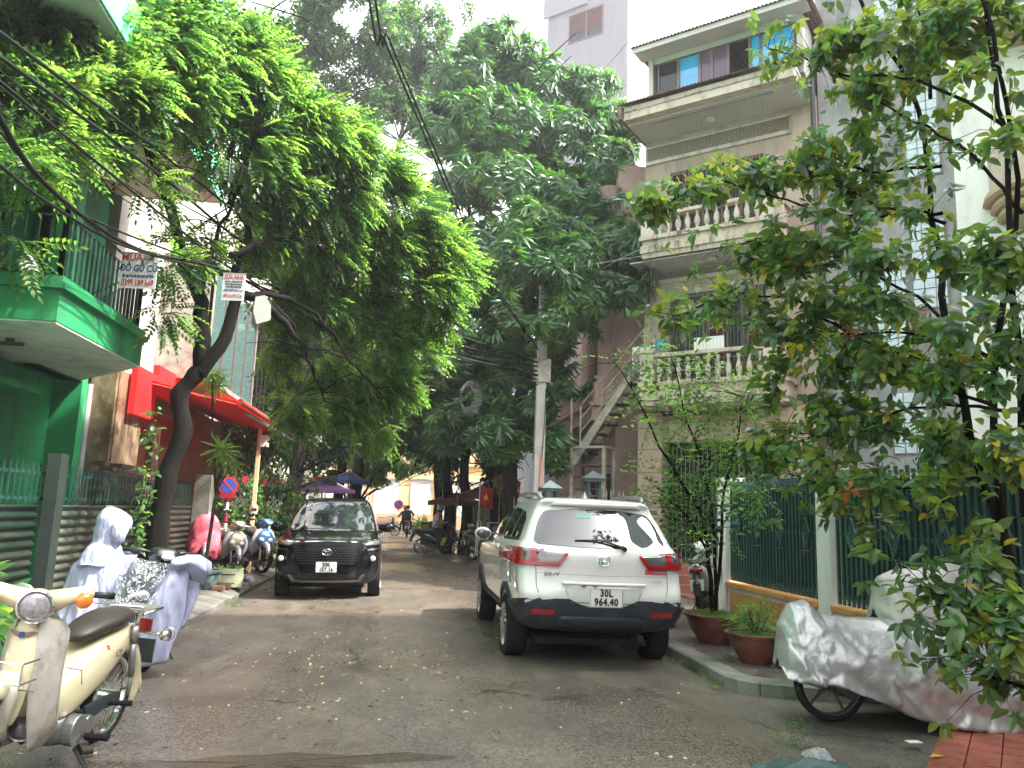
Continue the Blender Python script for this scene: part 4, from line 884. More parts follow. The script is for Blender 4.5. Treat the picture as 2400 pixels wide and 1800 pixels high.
# cafe sign, umbrellas, flags
cs = empty('cafe_sign', (-2.2, 24, 2.38), label='small black hanging cafe sign with white oval lettering under the trees', cat='sign')
MB().box(-.16, 0, -.24, .16, .03, .24).build('board', mat('chalk_black', (.015, .02, .02)), cs)
text('Co Minh', .085, sw, cs, (0, -.003, .05), sx=.85); text('Cafe', .08, sw, cs, (0, -.003, -.07), sx=.85)
MB().tube([(.135*math.cos(t), -.004, .19*math.sin(t)) for t in [2*PI*i/24 for i in range(24)]], .005, 4, closed=True).build('oval_outline', sw, cs)
MB().tube([(0, .02, .24), (0, .02, .4), (.5, .02, .42)], .012).build('bracket', blackp, cs)
def umbrella(loc, R, z, h, m, label, n=4, rz=0, val=.14, pole=True, group=None):
    t = empty('market_umbrella', loc, rz, label=label, cat='umbrella', group=group); vs = []; K = n*6
    def rad(j):
        a = 2*PI*j/K; s = 2*PI/n; return R/math.cos((a+s/2) % s-s/2)*math.cos(s/2) if n == 4 else R*(1-.06*abs(math.sin(a*n/2)))
    fs = []
    for i in range(5):
        f = i/4
        for j in range(K):
            a = 2*PI*j/K; r = rad(j)*f; vs.append((r*math.cos(a+PI/4), r*math.sin(a+PI/4), z+h*(1-f)**1.15 - .03*math.sin(PI*f)))
    for j in range(K): a = 2*PI*j/K; vs.append((rad(j)*math.cos(a+PI/4), rad(j)*math.sin(a+PI/4), z-val-.025*(j % 2)))
    fs = [(i*K+j, i*K+(j+1) % K, (i+1)*K+(j+1) % K, (i+1)*K+j) for i in range(5) for j in range(K)]
    MB().add(vs, fs).build('canopy', m, t, solid=.006)
    MB().cyl((0, 0, .0), (0, 0, z+h+.08), .03).build('pole', galv, t)
    mb = MB()
    for k in range(n): a = 2*PI*k/n; mb.tube([(0, 0, z+h*.95), (R*math.cos(a)*.95, R*math.sin(a)*.95, z-.02)], .012, 4)
    mb.build('ribs', galv, t); return t
mar = mat('maroon_canvas', (.085, .012, .018), (.13, .022, .028), 2, .8, trans=.1); pur = mat('lilac_canvas', (.36, .16, .42), (.46, .22, .50), 1.5, .8, trans=.3); blu = mat('blue_canvas', (.08, .14, .34), (.12, .2, .42), 2, .8, trans=.2)
umbrella((2.75, 25.8, .12), .98, 1.95, .42, mar, 'larger maroon market umbrella above the flag stall', rz=.1)
umbrella((1.85, 27.6, .05), 1.0, 1.78, .34, mar, 'lower maroon market umbrella behind the larger one', rz=0)
umbrella((-2.5, 24.5, .1), 1.0, 1.92, .42, pur, 'lilac umbrella tilting out behind the black car roof', n=8, val=.08)
umbrella((-3.9, 23, .1), .7, 1.75, .75, pur, 'lilac umbrella seen behind the pale yellow post', n=8, val=.1)
umbrella((-1.9, 27, .1), .75, 2.3, .35, blu, 'blue umbrella beneath the black cafe sign', n=8, val=.08)
def flag(loc, rz, label, pole=True, w=.42, h=.62):
    t = empty('flag', loc, rz, label=label, cat='flag')
    def f(u, v): return (u*w, .05*math.sin(u*7+v*2)*u, -v*h-.14*u-.04*math.sin(u*3))
    MB().grid(f, 12, 10).build('cloth', mat('flag_red', (.5, .015, .02), (.6, .02, .03), 3, .7, trans=.2), t, smooth=True)
    pts = []
    for i in range(10): a = PI/2+PI*i/5; r = .13 if i % 2 == 0 else .052; pts.append((w/2+r*math.cos(a), -.36+r*math.sin(a)))
    st_ = MB().add([(x, f(x/w, .5)[1]-.006, z-.04) for x, z in pts]+[(w/2, f(.5, .5)[1]-.008, -.4)], [(i, (i+1) % 10, 10) for i in range(10)]).add([(x, f(x/w, .5)[1]+.006, z-.04) for x, z in pts]+[(w/2, f(.5, .5)[1]+.008, -.4)], [(i, (i+1) % 10, 10) for i in range(10)])
    st_.build('star', mat('flag_yellow', (.85, .6, .03), trans=.1), t)
    if pole: MB().cyl((0, 0, .03), (0, 0, -2.2), .018).build('pole', white, t)
    return t
flag((2.32, 24, 2.36), .0, 'red flag with a yellow star on a white pole beside the maroon umbrella')
flag((3.35, 23.6, 2.6), .9, 'second red flag, seen edge-on left of the dark tree trunk')
bt = empty('bunting', (-3.6, 18.5, 2.0), label='string of small red and white bunting pennants over the hedge', cat='bunting')
for k in range(11):
    x = .12*k-.1; y = .55*k; z = .15+.03*k-.12*math.sin(PI*k/10)
    MB().add([(x, y, z), (x+.14, y+.03, z-.02), (x+.09, y+.02, z-.17), (x+.01, y, z-.15)], [(0, 1, 2, 3)]).build('pennant', (rd, sw, mat('flag_red', (.5, .015, .02)))[k % 3 if k % 3 != 1 or k % 2 else 0], bt, solid=.003)
MB().tube([(.12*k-.1, .55*k, .15+.03*k-.12*math.sin(PI*k/10)) for k in range(11)], .005, 4).build('string', cabm, bt)
yp = empty('yellow_post', (-3.3, 18.0, .1), label='slim cream painted post with a small white box beyond the awning', cat='post')
MB().box(-.04, -.04, 0, .04, .04, 3.1).lathe([(.085, 1.2), (.1, 1.3), (.085, 1.4)], 8).build('shaft', mat('cream_post', (.55, .42, .24), (.65, .52, .32), 3, .6), yp); MB().box(.02, -.1, 2.7, .2, .05, 2.95).build('meter_box', white, yp)
fw = empty('round_flower_stand', (3.05, 24.8, .1), label='round yellow flower stand behind the red flag', cat='flowers')
MB().tube([(0, 0, 0), (0, 0, 2.2)], .02).build('stand', galv, fw)
# stall things under the maroon umbrellas
sc_ = empty('corrugated_screen', (2.9, 28, 0), label='yellowish corrugated screen behind the stall', cat='screen')
MB().add([v for i in range(60) for v in ((-.7+.025*i, .02*math.sin(i*1.6), .4), (-.7+.025*i, .02*math.sin(i*1.6), 1.9))], [(2*i, 2*i+2, 2*i+3, 2*i+1) for i in range(59)]).build('sheet', mat('straw_sheet', (.42, .36, .2), (.5, .44, .27), 2, .7), sc_)
bx = tag(MB().box(1.15, 30, 0, 1.75, 30.5, 1.15).box(1.2, 29.98, .1, 1.7, 30, .5).build('cardboard_stack', mat('cardboard', (.24, .14, .07), (.32, .2, .11), 3, .8), bevel=.01), 'stack of brown cardboard boxes behind the waiting rider', 'boxes')
gs = empty('green_display', (.95, 29.5, 0), label='green framed food display case left of the rider', cat='display case')
MB().box(-.25, 0, .2, .3, .3, 1.05).build('frame', mat('display_green', (.03, .12, .05)), gs); MB().box(-.2, -.01, .5, .25, 0, .95).build('poster', mat('poster_print', (.5, .42, .12), (.1, .25, .1), 9, .5), gs)
rk = empty('display_rack', (3.2, 25.2, .1), label='white metal rack beside the flag pole', cat='rack')
mb = MB()
for z in (.4, .75, 1.05): mb.box(-.45, 0, z, .45, .3, z+.03)
for x in (-.45, .43): mb.box(x, 0, 0, x+.03, .03, 1.1).box(x, .27, 0, x+.03, .3, 1.1)
mb.build('shelves', white, rk); MB().tube([(-.9, -.8, .05), (-.88, -.8, 1.1), (-.82, -.8, 1.15), (-.76, -.8, 1.1), (-.78, -.8, .5)], .02, 6).build('bent_pipe', white, rk)
# ================================================================ cars
rub = mat('tyre_rubber', (.009, .009, .01), (.02, .019, .018), 14, .85, spec=.2, bump=.2, bscale=80)
alloy = mat('alloy', (.45, .45, .47), rough=.28, metal=.9); dalloy = mat('dark_alloy', (.03, .03, .035), rough=.35, metal=.5)
chrome = mat('chrome', (.75, .75, .77), rough=.12, metal=1)
cglass = mat('car_glass', (.012, .016, .018), rough=.02, spec=1.0, coat=.6)
redl = mat('red_lens', (.36, .004, .007), (.24, .003, .005), 30, .1, spec=.5, coat=.5); smoke = mat('smoked_lens', (.05, .05, .055), (.10, .10, .105), 60, .08, spec=.8, coat=1, stretch=(.2, .2, 3)); amber = mat('amber_lens', (.85, .22, .02), (.8, .16, .01), 20, .15, spec=.7, coat=.8)
clad = mat('grey_cladding', (.02, .024, .03), (.033, .039, .047), 4, .55, spec=.3, stain=((.075, .072, .062), .5, 4, (1, 1, 1)))
platem = mat('plate_white', (.62, .62, .60), rough=.4); platek = mat('plate_black', (.01, .01, .01), rough=.5)
clear = mat('clear_lens', (.5, .52, .54), (.7, .72, .74), 30, .05, spec=1, coat=1)
def carbody(levels, half_top=6):
    nR, nC, nS = 7, 5, 12; loops = []
    for L in levels:
        z, w, yr, yf, rr, rf = L[:6]; bow = L[6] if len(L) > 6 else .05; bf = L[7] if len(L) > 7 else .10; zf = L[8] if len(L) > 8 else z; zr = L[9] if len(L) > 9 else z
        pts = []; ym = (yr+yf)/2; hl = (yf-yr)/2
        def ww(y): return w*(1-.05*abs((y-ym)/hl)**4)
        for i in range(nR): x = (w*.95-rr)*i/(nR-1); pts.append((x, yr+bow*(x/w)**2))
        for i in range(1, nC+1):
            a = PI/2*i/nC; x = ww(yr+rr)-rr+rr*math.sin(a); pts.append((x if i == nC else min(x, ww(yr+rr)), yr+rr-rr*math.cos(a)+bow*(1-i/nC)*.8))
        for i in range(1, nS): y = yr+rr+(yf-rf-yr-rr)*i/nS; pts.append((ww(y), y))
        for i in range(nC+1):
            a = PI/2*(1-i/nC); pts.append((ww(yf-rf)-rf+rf*math.sin(a), yf-rf+rf*math.cos(a)-bf*(i/nC)*.8))
        for i in range(1, nR): x = (ww(yf-rf)-rf)*(1-i/(nR-1)); pts.append((x, yf-bf*(x/w)**2))
        P = []
        for (x, y) in pts:
            t = min(1, max(0, (y-yr)/(yf-yr))); P.append((x, y, zr+(zf-zr)*t if t > .5 else zr+(z-zr)*t*2 if zr != z else z+(zf-z)*max(0, t*2-1)))
        loops.append(P)
    n = len(loops[0]); mb = MB(); full = []
    for P in loops: full.append(P + [(-x, y, z) for x, y, z in P[-2:0:-1]])
    m = len(full[0]); vs = [v for F in full for v in F]; fs = []
    for i in range(len(full)-1):
        for j in range(m): fs.append((i*m+j, i*m+(j+1) % m, (i+1)*m+(j+1) % m, (i+1)*m+j))
    def cap(b):
        f = []
        for j in range(n-1):
            a, c = b+j, b+j+1; d = b+(m-j) % m; e = b+(m-j-1) % m
            q = []
            for k in (a, c, e, d):
                if k not in q: q.append(k)
            if len(q) >= 3: f.append(tuple(q))
        return f
    fs += cap(0) + cap((len(full)-1)*m); mb.add(vs, fs); return mb
def cutwheels(o, ys, r, w):
    """wheel housings, cut with real cylinders"""
    for y in ys:
        c = MB().cyl((-1.2, y, .33), (1.2, y, .33), r, n=40).build('cutter', darkm); d = o.modifiers.new('c', 'BOOLEAN'); d.operation = 'DIFFERENCE'; d.object = c; d.solver = 'EXACT'; c.hide_render = True
        applied(o); bpy.data.objects.remove(c)
    me = o.data
    if len(me.materials) < 2: me.materials.append(darkm)
    for p in me.polygons:
        c = p.center
        for y in ys:
            rr_ = math.hypot(c.y-y, c.z-.33)
            if rr_ < r+.004 and abs(p.normal.x) < .5 and abs(rr_-r) < .02 and (Vector((0, y-c.y, .33-c.z)).normalized().dot(p.normal) > .9): p.material_index = 1
def inpoly(p, P):
    c = False; n = len(P)
    for i in range(n):
        a, b = P[i], P[i-1]
        if (a[1] > p[1]) != (b[1] > p[1]) and p[0] < (b[0]-a[0])*(p[1]-a[1])/(b[1]-a[1])+a[0]: c = not c
    return c
def skin(bvh, poly, axis, name, m, parent, off=.004, step=.03, side=1, depth=0, rnd=0):
    """a panel that follows the body: 2D outline laid on the surface seen along an axis ('r' rear: x,z; 'f' front: x,z; 's' side: y,z; 't' top: x,y)"""
    if rnd:      # round the corners
        out = []; n = len(poly)
        for i in range(n):
            a, b, c = Vector(poly[i-1]), Vector(poly[i]), Vector(poly[(i+1) % n]); r = min(rnd, (a-b).length*.45, (c-b).length*.45)
            p, q = b+(a-b).normalized()*r, b+(c-b).normalized()*r
            for t in (0, .33, .67, 1): out.append(tuple((1-t)**2*p+2*t*(1-t)*b+t*t*q))
        poly = out
    pts = [Vector(p) for p in poly]; bd = []
    for a, b in zip(pts, pts[1:]+pts[:1]):
        n = max(1, int((b-a).length/step)); bd += [a.lerp(b, i/n) for i in range(n)]
    x0, x1 = min(p.x for p in bd), max(p.x for p in bd); y0, y1 = min(p.y for p in bd), max(p.y for p in bd); ins = []
    for i in range(int((x1-x0)/step)+1):
        for j in range(int((y1-y0)/step)+1):
            p = Vector((x0+(i+.5)*step, y0+(j+.5)*step))
            if inpoly(p, bd) and min((p-q).length for q in bd) > step*.45: ins.append(p)
    n = len(bd); r = delaunay_2d_cdt(bd+ins, [(i, (i+1) % n) for i in range(n)], [list(range(n))], 1, 1e-6)
    V, F = r[0], r[2]; out = []
    for p in V:
        o, d = {'r': (Vector((p.x, -3, p.y)), Vector((0, 1, 0))), 'f': (Vector((p.x, 8, p.y)), Vector((0, -1, 0))), 's': (Vector((3*side, p.x, p.y)), Vector((-side, 0, 0))), 't': (Vector((p.x, p.y, 4)), Vector((0, 0, -1)))}[axis]
        h = bvh.ray_cast(o, d)
        if h[0] is None:
            h = bvh.find_nearest(o+d*3.0)
        nn = h[1] if h[1].dot(d) < 0 else -h[1]; out.append(h[0]+nn*off)
    mb = MB().add(out, [tuple(f) for f in F]); o = mb.build(name, m, parent, smooth=True)
    if depth: d = o.modifiers.new('s', 'SOLIDIFY'); d.thickness = depth; d.offset = 1 if off >= 0 else -1
    return o
def strip(bvh, line, axis, name, m, parent, w=.008, off=.002, side=1, depth=0):
    a = [Vector(p) for p in line]; L = []; R = []
    for i, p in enumerate(a):
        d = (a[min(i+1, len(a)-1)]-a[max(i-1, 0)]).normalized(); n = Vector((-d.y, d.x))*w/2; L.append(tuple(p+n)); R.append(tuple(p-n))
    return skin(bvh, L+R[::-1], axis, name, m, parent, off, .05, side, depth)
def mkwheel(par, x, y, r, wdt, side, spokes, m1, m2, wname='wheel'):
    w_ = empty(wname, (x, y, r)); w_.parent = par
    rw = r*.66; mb = MB().lathe([(rw, -wdt/2), (r*.93, -wdt/2), (r*.985, -wdt*.42), (r, -wdt*.2), (r, wdt*.2), (r*.985, wdt*.42), (r*.93, wdt/2), (rw, wdt/2), (rw, -wdt/2)], 40, axis='x', cap=False)
    for k in (-.25, 0, .25): mb.lathe([(r*1.001, wdt*k-.004), (r*.985, wdt*k), (r*1.001, wdt*k+.004)], 40, axis='x', cap=False)
    mb.build('tyre', rub, w_, smooth=True, auto=35)
    MB().lathe([(rw*1.0, -wdt*.45), (rw*1.02, wdt*.45*1), (rw*.94, wdt*.46), (rw*.9, wdt*.2), (rw*.9, -wdt*.45)], 36, axis='x', cap=False).xf(Matrix.Scale(side, 4, (1, 0, 0))).lathe([(.01, .0), (rw*.88, 0.0)], 24, (side*wdt*.1, 0, 0), axis='x').build('rim', m2, w_, smooth=True, auto=35)
    mb = MB()
    for k in range(spokes):
        a = 2*PI*k/spokes
        for da in (-.1, .1):
            c0, s0 = math.cos(a+da*.6), math.sin(a+da*.6); c1, s1 = math.cos(a+da*1.4), math.sin(a+da*1.4)
            mb.tube([(side*wdt*.42, .045*c0, .045*s0), (side*wdt*.48, rw*.5*c1, rw*.5*s1), (side*wdt*.5, rw*.97*c1, rw*.97*s1)], [.022, .017, .015], 5)
    mb.lathe([(rw*.93, wdt*.44), (rw*1.0, wdt*.515), (rw*1.05, wdt*.5), (rw*1.0, wdt*.42)], 36, axis='x', cap=False) if side > 0 else mb.lathe([(rw*.93, -wdt*.44), (rw*1.0, -wdt*.515), (rw*1.05, -wdt*.5), (rw*1.0, -wdt*.42)], 36, axis='x', cap=False)
    mb.cyl((side*wdt*.25, 0, 0), (side*wdt*.47, 0, 0), .06, .05, 14); mb.build('spokes', m1, w_)
    return w_
def plate(par, loc, rz, l1, l2, w=.33, h=.2):
    p = empty('number_plate', loc, rz); p.parent = par
    MB().box(-w/2, -.004, -h/2, w/2, .004, h/2).build('plate', platem, p, bevel=.003)
    q = .006; MB().box(-w/2+q, -.0055, h/2-q-.003, w/2-q, -.0042, h/2-q).box(-w/2+q, -.0055, -h/2+q, w/2-q, -.0042, -h/2+q+.003).box(-w/2+q, -.0055, -h/2+q+.0032, -w/2+q+.003, -.0042, h/2-q-.0032).box(w/2-q-.003, -.0055, -h/2+q+.0032, w/2-q, -.0042, h/2-q-.0032).build('plate_edge', platek, p)
    text(l1, .105*h/.2, platek, p, (0, -.006, h*.235), sx=.86, bold=.004, sp=1.08); text(l2, .105*h/.2, platek, p, (0, -.006, -h*.23), sx=.86, bold=.004, sp=1.08); return p
# ---------------------------------------------------------------- white seven-seater (seen from behind)
pearl = mat('pearl_white', (.58, .565, .55), rough=.3, coat=1, spec=.6)
sv = empty('white_suv', (2.03, 7.72, 0.0), 0, label='white family SUV parked on the right, seen from behind, plate 30L 964.40', cat='car')
LV = [(.24, .70, .30, 4.1, .2, .3, .03, .1), (.27, .78, .16, 4.3, .2, .35, .04, .12), (.36, .855, .05, 4.42, .2, .4, .06, .14), (.50, .875, .015, 4.47, .16, .42, .06, .14), (.60, .885, .0, 4.49, .14, .42, .07, .14),
      (.68, .888, .045, 4.49, .16, .42, .08, .14), (.80, .89, .06, 4.48, .2, .42, .09, .14), (.92, .89, .06, 4.44, .24, .4, .10, .14), (.99, .882, .085, 4.36, .24, .4, .11, .14), (1.035, .868, .11, 4.15, .24, .38, .12, .16, 1.0),
      (1.075, .845, .135, 3.35, .22, .2, .12, .16, 1.06), (1.10, .82, .15, 3.2, .2, .16, .12, .16), (1.25, .775, .235, 2.95, .18, .16, .13, .14), (1.42, .71, .345, 2.6, .16, .16, .13, .12), (1.55, .655, .43, 2.32, .15, .15, .12, .1),
      (1.60, .63, .40, 2.2, .15, .15, .11, .1), (1.635, .59, .39, 2.1, .16, .16, .10, .1), (1.66, .52, .46, 1.95, .2, .2, .10, .1, 1.65), (1.675, .36, .75, 1.7, .2, .2, .08, .08)]
KZ = [(0, 0), (.245, .38), (.56, .71), (.84, 1.02), (1.0, 1.18), (1.12, 1.26), (1.545, 1.60), (1.69, 1.74), (2, 2.05)]
def fz(z):
    for (a, b), (c, d) in zip(KZ, KZ[1:]):
        if z <= c: return b+(d-b)*(z-a)/(c-a)
LV = [(fz(L[0]),)+tuple(L[1:6])+tuple(L[6:8] if len(L) > 7 else (.05, .10))+((L[8] if len(L) > 8 else L[0])+.07 if .9 < L[0] < 1.2 else fz(L[0]),) for L in LV]
bo = carbody(LV).build('body', pearl, sv, smooth=True, sub=2); applied(bo); 
bv = BVHTree.FromObject(bo, bpy.context.evaluated_depsgraph_get())
WY = (.9, 3.62)
cutwheels(bo, WY, .385, 1)
rz_ = lambda P: [(x, fz(z)) for x, z in P]
sk = lambda poly, ax, n, m, **k: skin(bv, rz_(poly), ax, n, m, sv, **k)
skin_s = lambda b, P, *a, **k: skin(b, rz_(P), *a, **k)
strip_s = lambda b, P, *a, **k: strip(b, rz_(P), *a, **k)
def mir(P): return [(-x, z) for x, z in P]
# tailgate glass, spoiler lip, lamps
sk([(-.70, 1.115), (-.66, 1.07), (-.3, 1.045), (0, 1.04), (.3, 1.045), (.66, 1.07), (.70, 1.115), (.64, 1.36), (.565, 1.5), (.3, 1.535), (0, 1.545), (-.3, 1.535), (-.565, 1.5), (-.64, 1.36)], 'r', 'rear_window', cglass, rnd=.05, off=.006)
strip_s(bv, [(-.745, 1.0), (-.69, 1.0), (-.68, .66), (-.62, .5), (-.4, .475), (.4, .475), (.62, .5), (.68, .66), (.69, 1.0), (.745, 1.0)], 'r', 'tailgate_gap', darkm, sv, .007, .0015)
strip_s(bv, [(-.68, .775), (0, .765), (.68, .775)], 'r', 'panel_crease', mat('pearl_shadow_gap', (.25, .25, .25)), sv, .004, .0015)
for s in (1, -1):
    f = (lambda P: P) if s > 0 else mir
    l = sk(f([(.44, .865), (.37, .955), (.55, .965), (.86, 1.0), (.878, .985), (.884, .84), (.78, .835), (.55, .835)]), 'r', 'tail_lamp', smoke, off=.012, depth=.012, rnd=.015, step=.02)
    skin_s(bv, f([(.36, .955), (.395, .96), (.47, .875), (.66, .873), (.675, .968), (.70, .97), (.70, .84), (.46, .832)]), 'r', 'red_band', redl, sv, off=.034, step=.02).parent = sv
    skin_s(bv, f([(.70, .835), (.705, .97), (.73, .972), (.735, .885), (.83, .882), (.835, .99), (.885, 1.0), (.888, .835)]), 'r', 'red_band', redl, sv, off=.036, step=.02)
    skin_s(bv, [(.13, .84), (.14, .985), (.27, 1.0), (.26, .93), (.30, .9), (.27, .84)], 's', 'side_lamp', redl, sv, side=s, off=.014, depth=.01, step=.02)
    sk(f([(.5, .415), (.49, .455), (.72, .465), (.72, .41)]), 'r', 'reflector', redl, off=.026, rnd=.008)
    # side glass
    for P, n in (([(.52, 1.15), (.66, 1.38), (.86, 1.475), (1.08, 1.5), (1.06, 1.13), (.6, 1.12)], 'quarter_glass'), ([(1.12, 1.13), (1.14, 1.505), (1.55, 1.53), (1.78, 1.53), (1.8, 1.115)], 'rear_door_glass'), ([(1.86, 1.115), (1.85, 1.53), (2.15, 1.5), (2.55, 1.36), (3.0, 1.115)], 'front_door_glass')):
        skin_s(bv, P, 's', n, cglass, sv, side=s, off=.005, rnd=.04, step=.04)
    strip_s(bv, [(.5, 1.115), (1.5, 1.095), (3.05, 1.095)], 's', 'belt_trim', dalloy, sv, .022, .006, s)
    for P in ([(1.82, 1.09), (1.84, .6), (1.8, .36)], [(1.1, 1.1), (1.2, .85), (1.32, .62), (1.34, .36)], [(2.95, 1.09), (3.06, .7), (3.0, .4)]): strip_s(bv, P, 's', 'door_gap', darkm, sv, .006, .0015, s)
    for y in (1.42, 2.02):
        h = skin_s(bv, [(y, .93), (y, .965), (y+.2, .965), (y+.2, .93)], 's', 'door_handle', chrome if 0 else pearl, sv, side=s, off=.03, depth=.014, rnd=.015)
    # wheel arch cladding and sill
    for yc in WY:
        A = [(yc+.385*math.cos(a), .33+.385*math.sin(a)) for a in [PI*(-.08+1.16*i/20) for i in range(21)]]; Bq = [(yc+.455*math.cos(a), .33+.455*math.sin(a)) for a in [PI*(-.08+1.16*i/20) for i in range(21)]]
        skin(bv, A+Bq[::-1], 's', 'arch_cladding', clad, sv, side=s, off=.008, depth=.014, step=.045)
    skin_s(bv, [(1.33, .24), (1.33, .37), (3.17, .37), (3.17, .24)], 's', 'sill_cladding', clad, sv, side=s, off=.012, depth=.014, step=.06)
    # roof rail
    MB().tube([(s*.56, .62, 1.69), (s*.585, .72, 1.74), (s*.6, 1.3, 1.77), (s*.6, 1.9, 1.755), (s*.58, 2.25, 1.69)], [.02, .026, .022, .022, .016], 8).build('roof_rail', mat('grey_rail', (.25, .25, .26), rough=.4, metal=.4), sv, smooth=True)
    mi = empty('door_mirror', (s*.93, 2.72, 1.24)); mi.parent = sv
    MB().ball((s*.04, 0, 0), .1, 12, sc=(1.15, .6, .85)).build('housing', pearl, mi, smooth=True); MB().box(-.1*s-.04, -.02, -.1, -.1*s+.08, .03, -.05).build('arm', blackp, mi); MB().ball((s*.035, -.045, 0), .08, 12, sc=(1.15, .3, .85)).build('mirror_glass', cglass, mi, smooth=True)
    for yc in WY: mkwheel(sv, s*.775, yc, .335, .22, s, 7, alloy, dalloy)
# lower bumper
sk([(-.86, .48), (-.66, .56), (-.6, .54), (-.58, .50), (0, .49), (.58, .50), (.6, .54), (.66, .56), (.86, .48), (.86, .27), (.5, .245), (0, .245), (-.5, .245), (-.86, .27)], 'r', 'bumper_cladding', clad, off=.018, step=.025)
for s in (1, -1): skin_s(bv, [(.02, .26), (.02, .56), (.3, .52), (.5, .5), (.52, .26)], 's', 'bumper_cladding', clad, sv, side=s, off=.008, step=.05)
sk([(-.5, .285), (-.42, .40), (.42, .40), (.5, .285)], 'r', 'skid_plate', mat('dark_blue_plastic', (.018, .022, .032), rough=.35), off=.027, step=.05, depth=.01)
sk([(-.34, .525), (-.40, .64), (-.36, .67), (.36, .67), (.40, .64), (.34, .525)], 'r', 'plate_recess', mat('pearl_recess', (.48, .485, .47), rough=.35, coat=.8), off=.003, rnd=.03, depth=.003)
sk([(-.42, .672), (-.43, .70), (.43, .70), (.42, .672)], 'r', 'tailgate_lip', pearl, off=.022, depth=.03, rnd=.01)
# third brake light, shark fin, wiper, badges, plate
sk([(-.5, 1.575), (-.45, 1.61), (.45, 1.61), (.5, 1.575)], 'r', 'spoiler_lip', pearl, off=.03, depth=.05, rnd=.02)
MB().add([(-.03, .95, 1.71), (.03, .95, 1.71), (.02, 1.22, 1.718), (-.02, 1.22, 1.718), (0, .97, 1.80), (0, 1.03, 1.795)], [(0, 1, 4), (1, 2, 5, 4), (2, 3, 5), (3, 0, 4, 5)]).build('antenna_fin', pearl, sv)
MB().tube([(.22, .1, 1.22), (.10, .13, 1.26), (-.02, .15, 1.29), (-.28, .17, 1.28)], [.016, .012, .009, .006], 6).build('rear_wiper', blackp, sv)
MB().cyl((.22, .06, 1.21), (.22, .16, 1.22), .025).build('wiper_boss', blackp, sv)
eb = empty('emblem', (0, .04, 1.085)); eb.parent = sv
MB().tube([(.052*math.copysign(abs(math.cos(t))**.45, math.cos(t))*(1+.12*math.sin(t)), 0, .045*math.copysign(abs(math.sin(t))**.45, math.sin(t))) for t in [2*PI*i/28 for i in range(28)]], .0055, 6, closed=True).tube([(-.03, 0, .037), (-.018, 0, -.034)], .008, 6).tube([(.03, 0, .037), (.018, 0, -.034)], .008, 6).tube([(-.024, 0, -.002), (.024, 0, -.002)], .007, 6).build('badge_letter', chrome, eb)
text('BR-V', .055, chrome, sv, (-.53, .062, .94), rot=(PI/2, 0, -.06), ext=.003, sx=1.35, bold=.001); text('i-VTEC', .03, chrome, sv, (.56, .06, .9), rot=(PI/2, 0, .06), ext=.002, sx=1.1)
skp = sk([(.44, .79), (.44, .835), (.68, .835), (.68, .79)], 'r', 'dealer_sticker', mat('sticker_red', (.5, .08, .08)), off=.004); sk([(.52, .805), (.52, .832), (.68, .832), (.68, .805)], 'r', 'sticker_grey', mat('sticker_grey', (.25, .22, .24)), off=.006)
plate(sv, (.02, -.0, .73), 0, '30L', '964.40', .34, .185)
MB().box(-.22, .0, .84, -.19, .06, .855).box(-.1, .0, .84, -.07, .06, .855).build('plate_light', blackp, sv)
MB().cyl((.42, .12, .33), (.42, .5, .33), .035, n=12).build('exhaust_pipe', dalloy, sv); MB().box(-.6, .5, .2, .6, 4, .26).cyl((.45, .55, .22), (.45, 1.1, .22), .1, n=12).build('underbody', darkm, sv)
sk([(-.24, 1.42), (-.24, 1.48), (-.08, 1.48), (-.08, 1.42)], 'r', 'window_sticker', mat('pale_green_sticker', (.12, .3, .24), rough=.2), off=.009)
sv.rotation_euler = (0, .012, -.0)
# ---------------------------------------------------------------- black people carrier (seen from the front)
blk = mat('black_car_paint', (.005, .005, .006), rough=.12, coat=.3, spec=.25)
tv = empty('black_mpv', (-1.30, 17.52, 0), PI, label='black people carrier parked on the left facing the camera, plate 30K 157.16', cat='car')
# local +y runs back; built with the nose at y=4.47
LT = [(.24, .68, .3, 4.15, .25, .3), (.28, .76, .15, 4.32, .25, .3, .05, .12), (.38, .85, .05, 4.43, .25, .36, .05, .14), (.55, .868, .0, 4.47, .2, .4, .05, .14), (.70, .872, .0, 4.465, .2, .42, .06, .14), (.82, .872, .02, 4.45, .2, .42, .06, .15), (.93, .865, .05, 4.41, .2, .4, .06, .16),
      (.985, .85, .07, 4.32, .2, .36, .06, .17), (1.01, .83, .08, 4.1, .2, .34, .06, .17, 1.0), (1.08, .815, .1, 3.62, .2, .25, .06, .18, 1.08), (1.12, .80, .12, 3.42, .2, .2, .06, .18), (1.28, .755, .2, 3.12, .18, .18, .08, .16), (1.46, .70, .3, 2.78, .16, .16, .08, .14), (1.58, .645, .38, 2.5, .15, .15, .08, .12), (1.64, .60, .42, 2.36, .15, .15, .08, .1), (1.68, .5, .6, 2.15, .2, .2, .06, .1), (1.70, .3, .9, 1.9, .2, .2, .06, .08)]
bo2 = carbody(LT).build('body', blk, tv, smooth=True, sub=2); applied(bo2)
bv2 = BVHTree.FromObject(bo2, bpy.context.evaluated_depsgraph_get()); WT = (.82, 3.57); cutwheels(bo2, WT, .37, 1)
sk = lambda poly, ax, n, m, **k: skin(bv2, poly, ax, n, m, tv, **k)
sk([(-.74, 1.14), (-.4, 1.115), (0, 1.105), (.4, 1.115), (.74, 1.14), (.70, 1.3), (.62, 1.5), (.56, 1.575), (.25, 1.6), (0, 1.605), (-.25, 1.6), (-.56, 1.575), (-.62, 1.5), (-.70, 1.3)], 'f', 'windscreen', cglass, off=.005, step=.05, rnd=.04)
mesh_g = mat('grille_black', (.004, .004, .005), rough=.7, spec=.1)
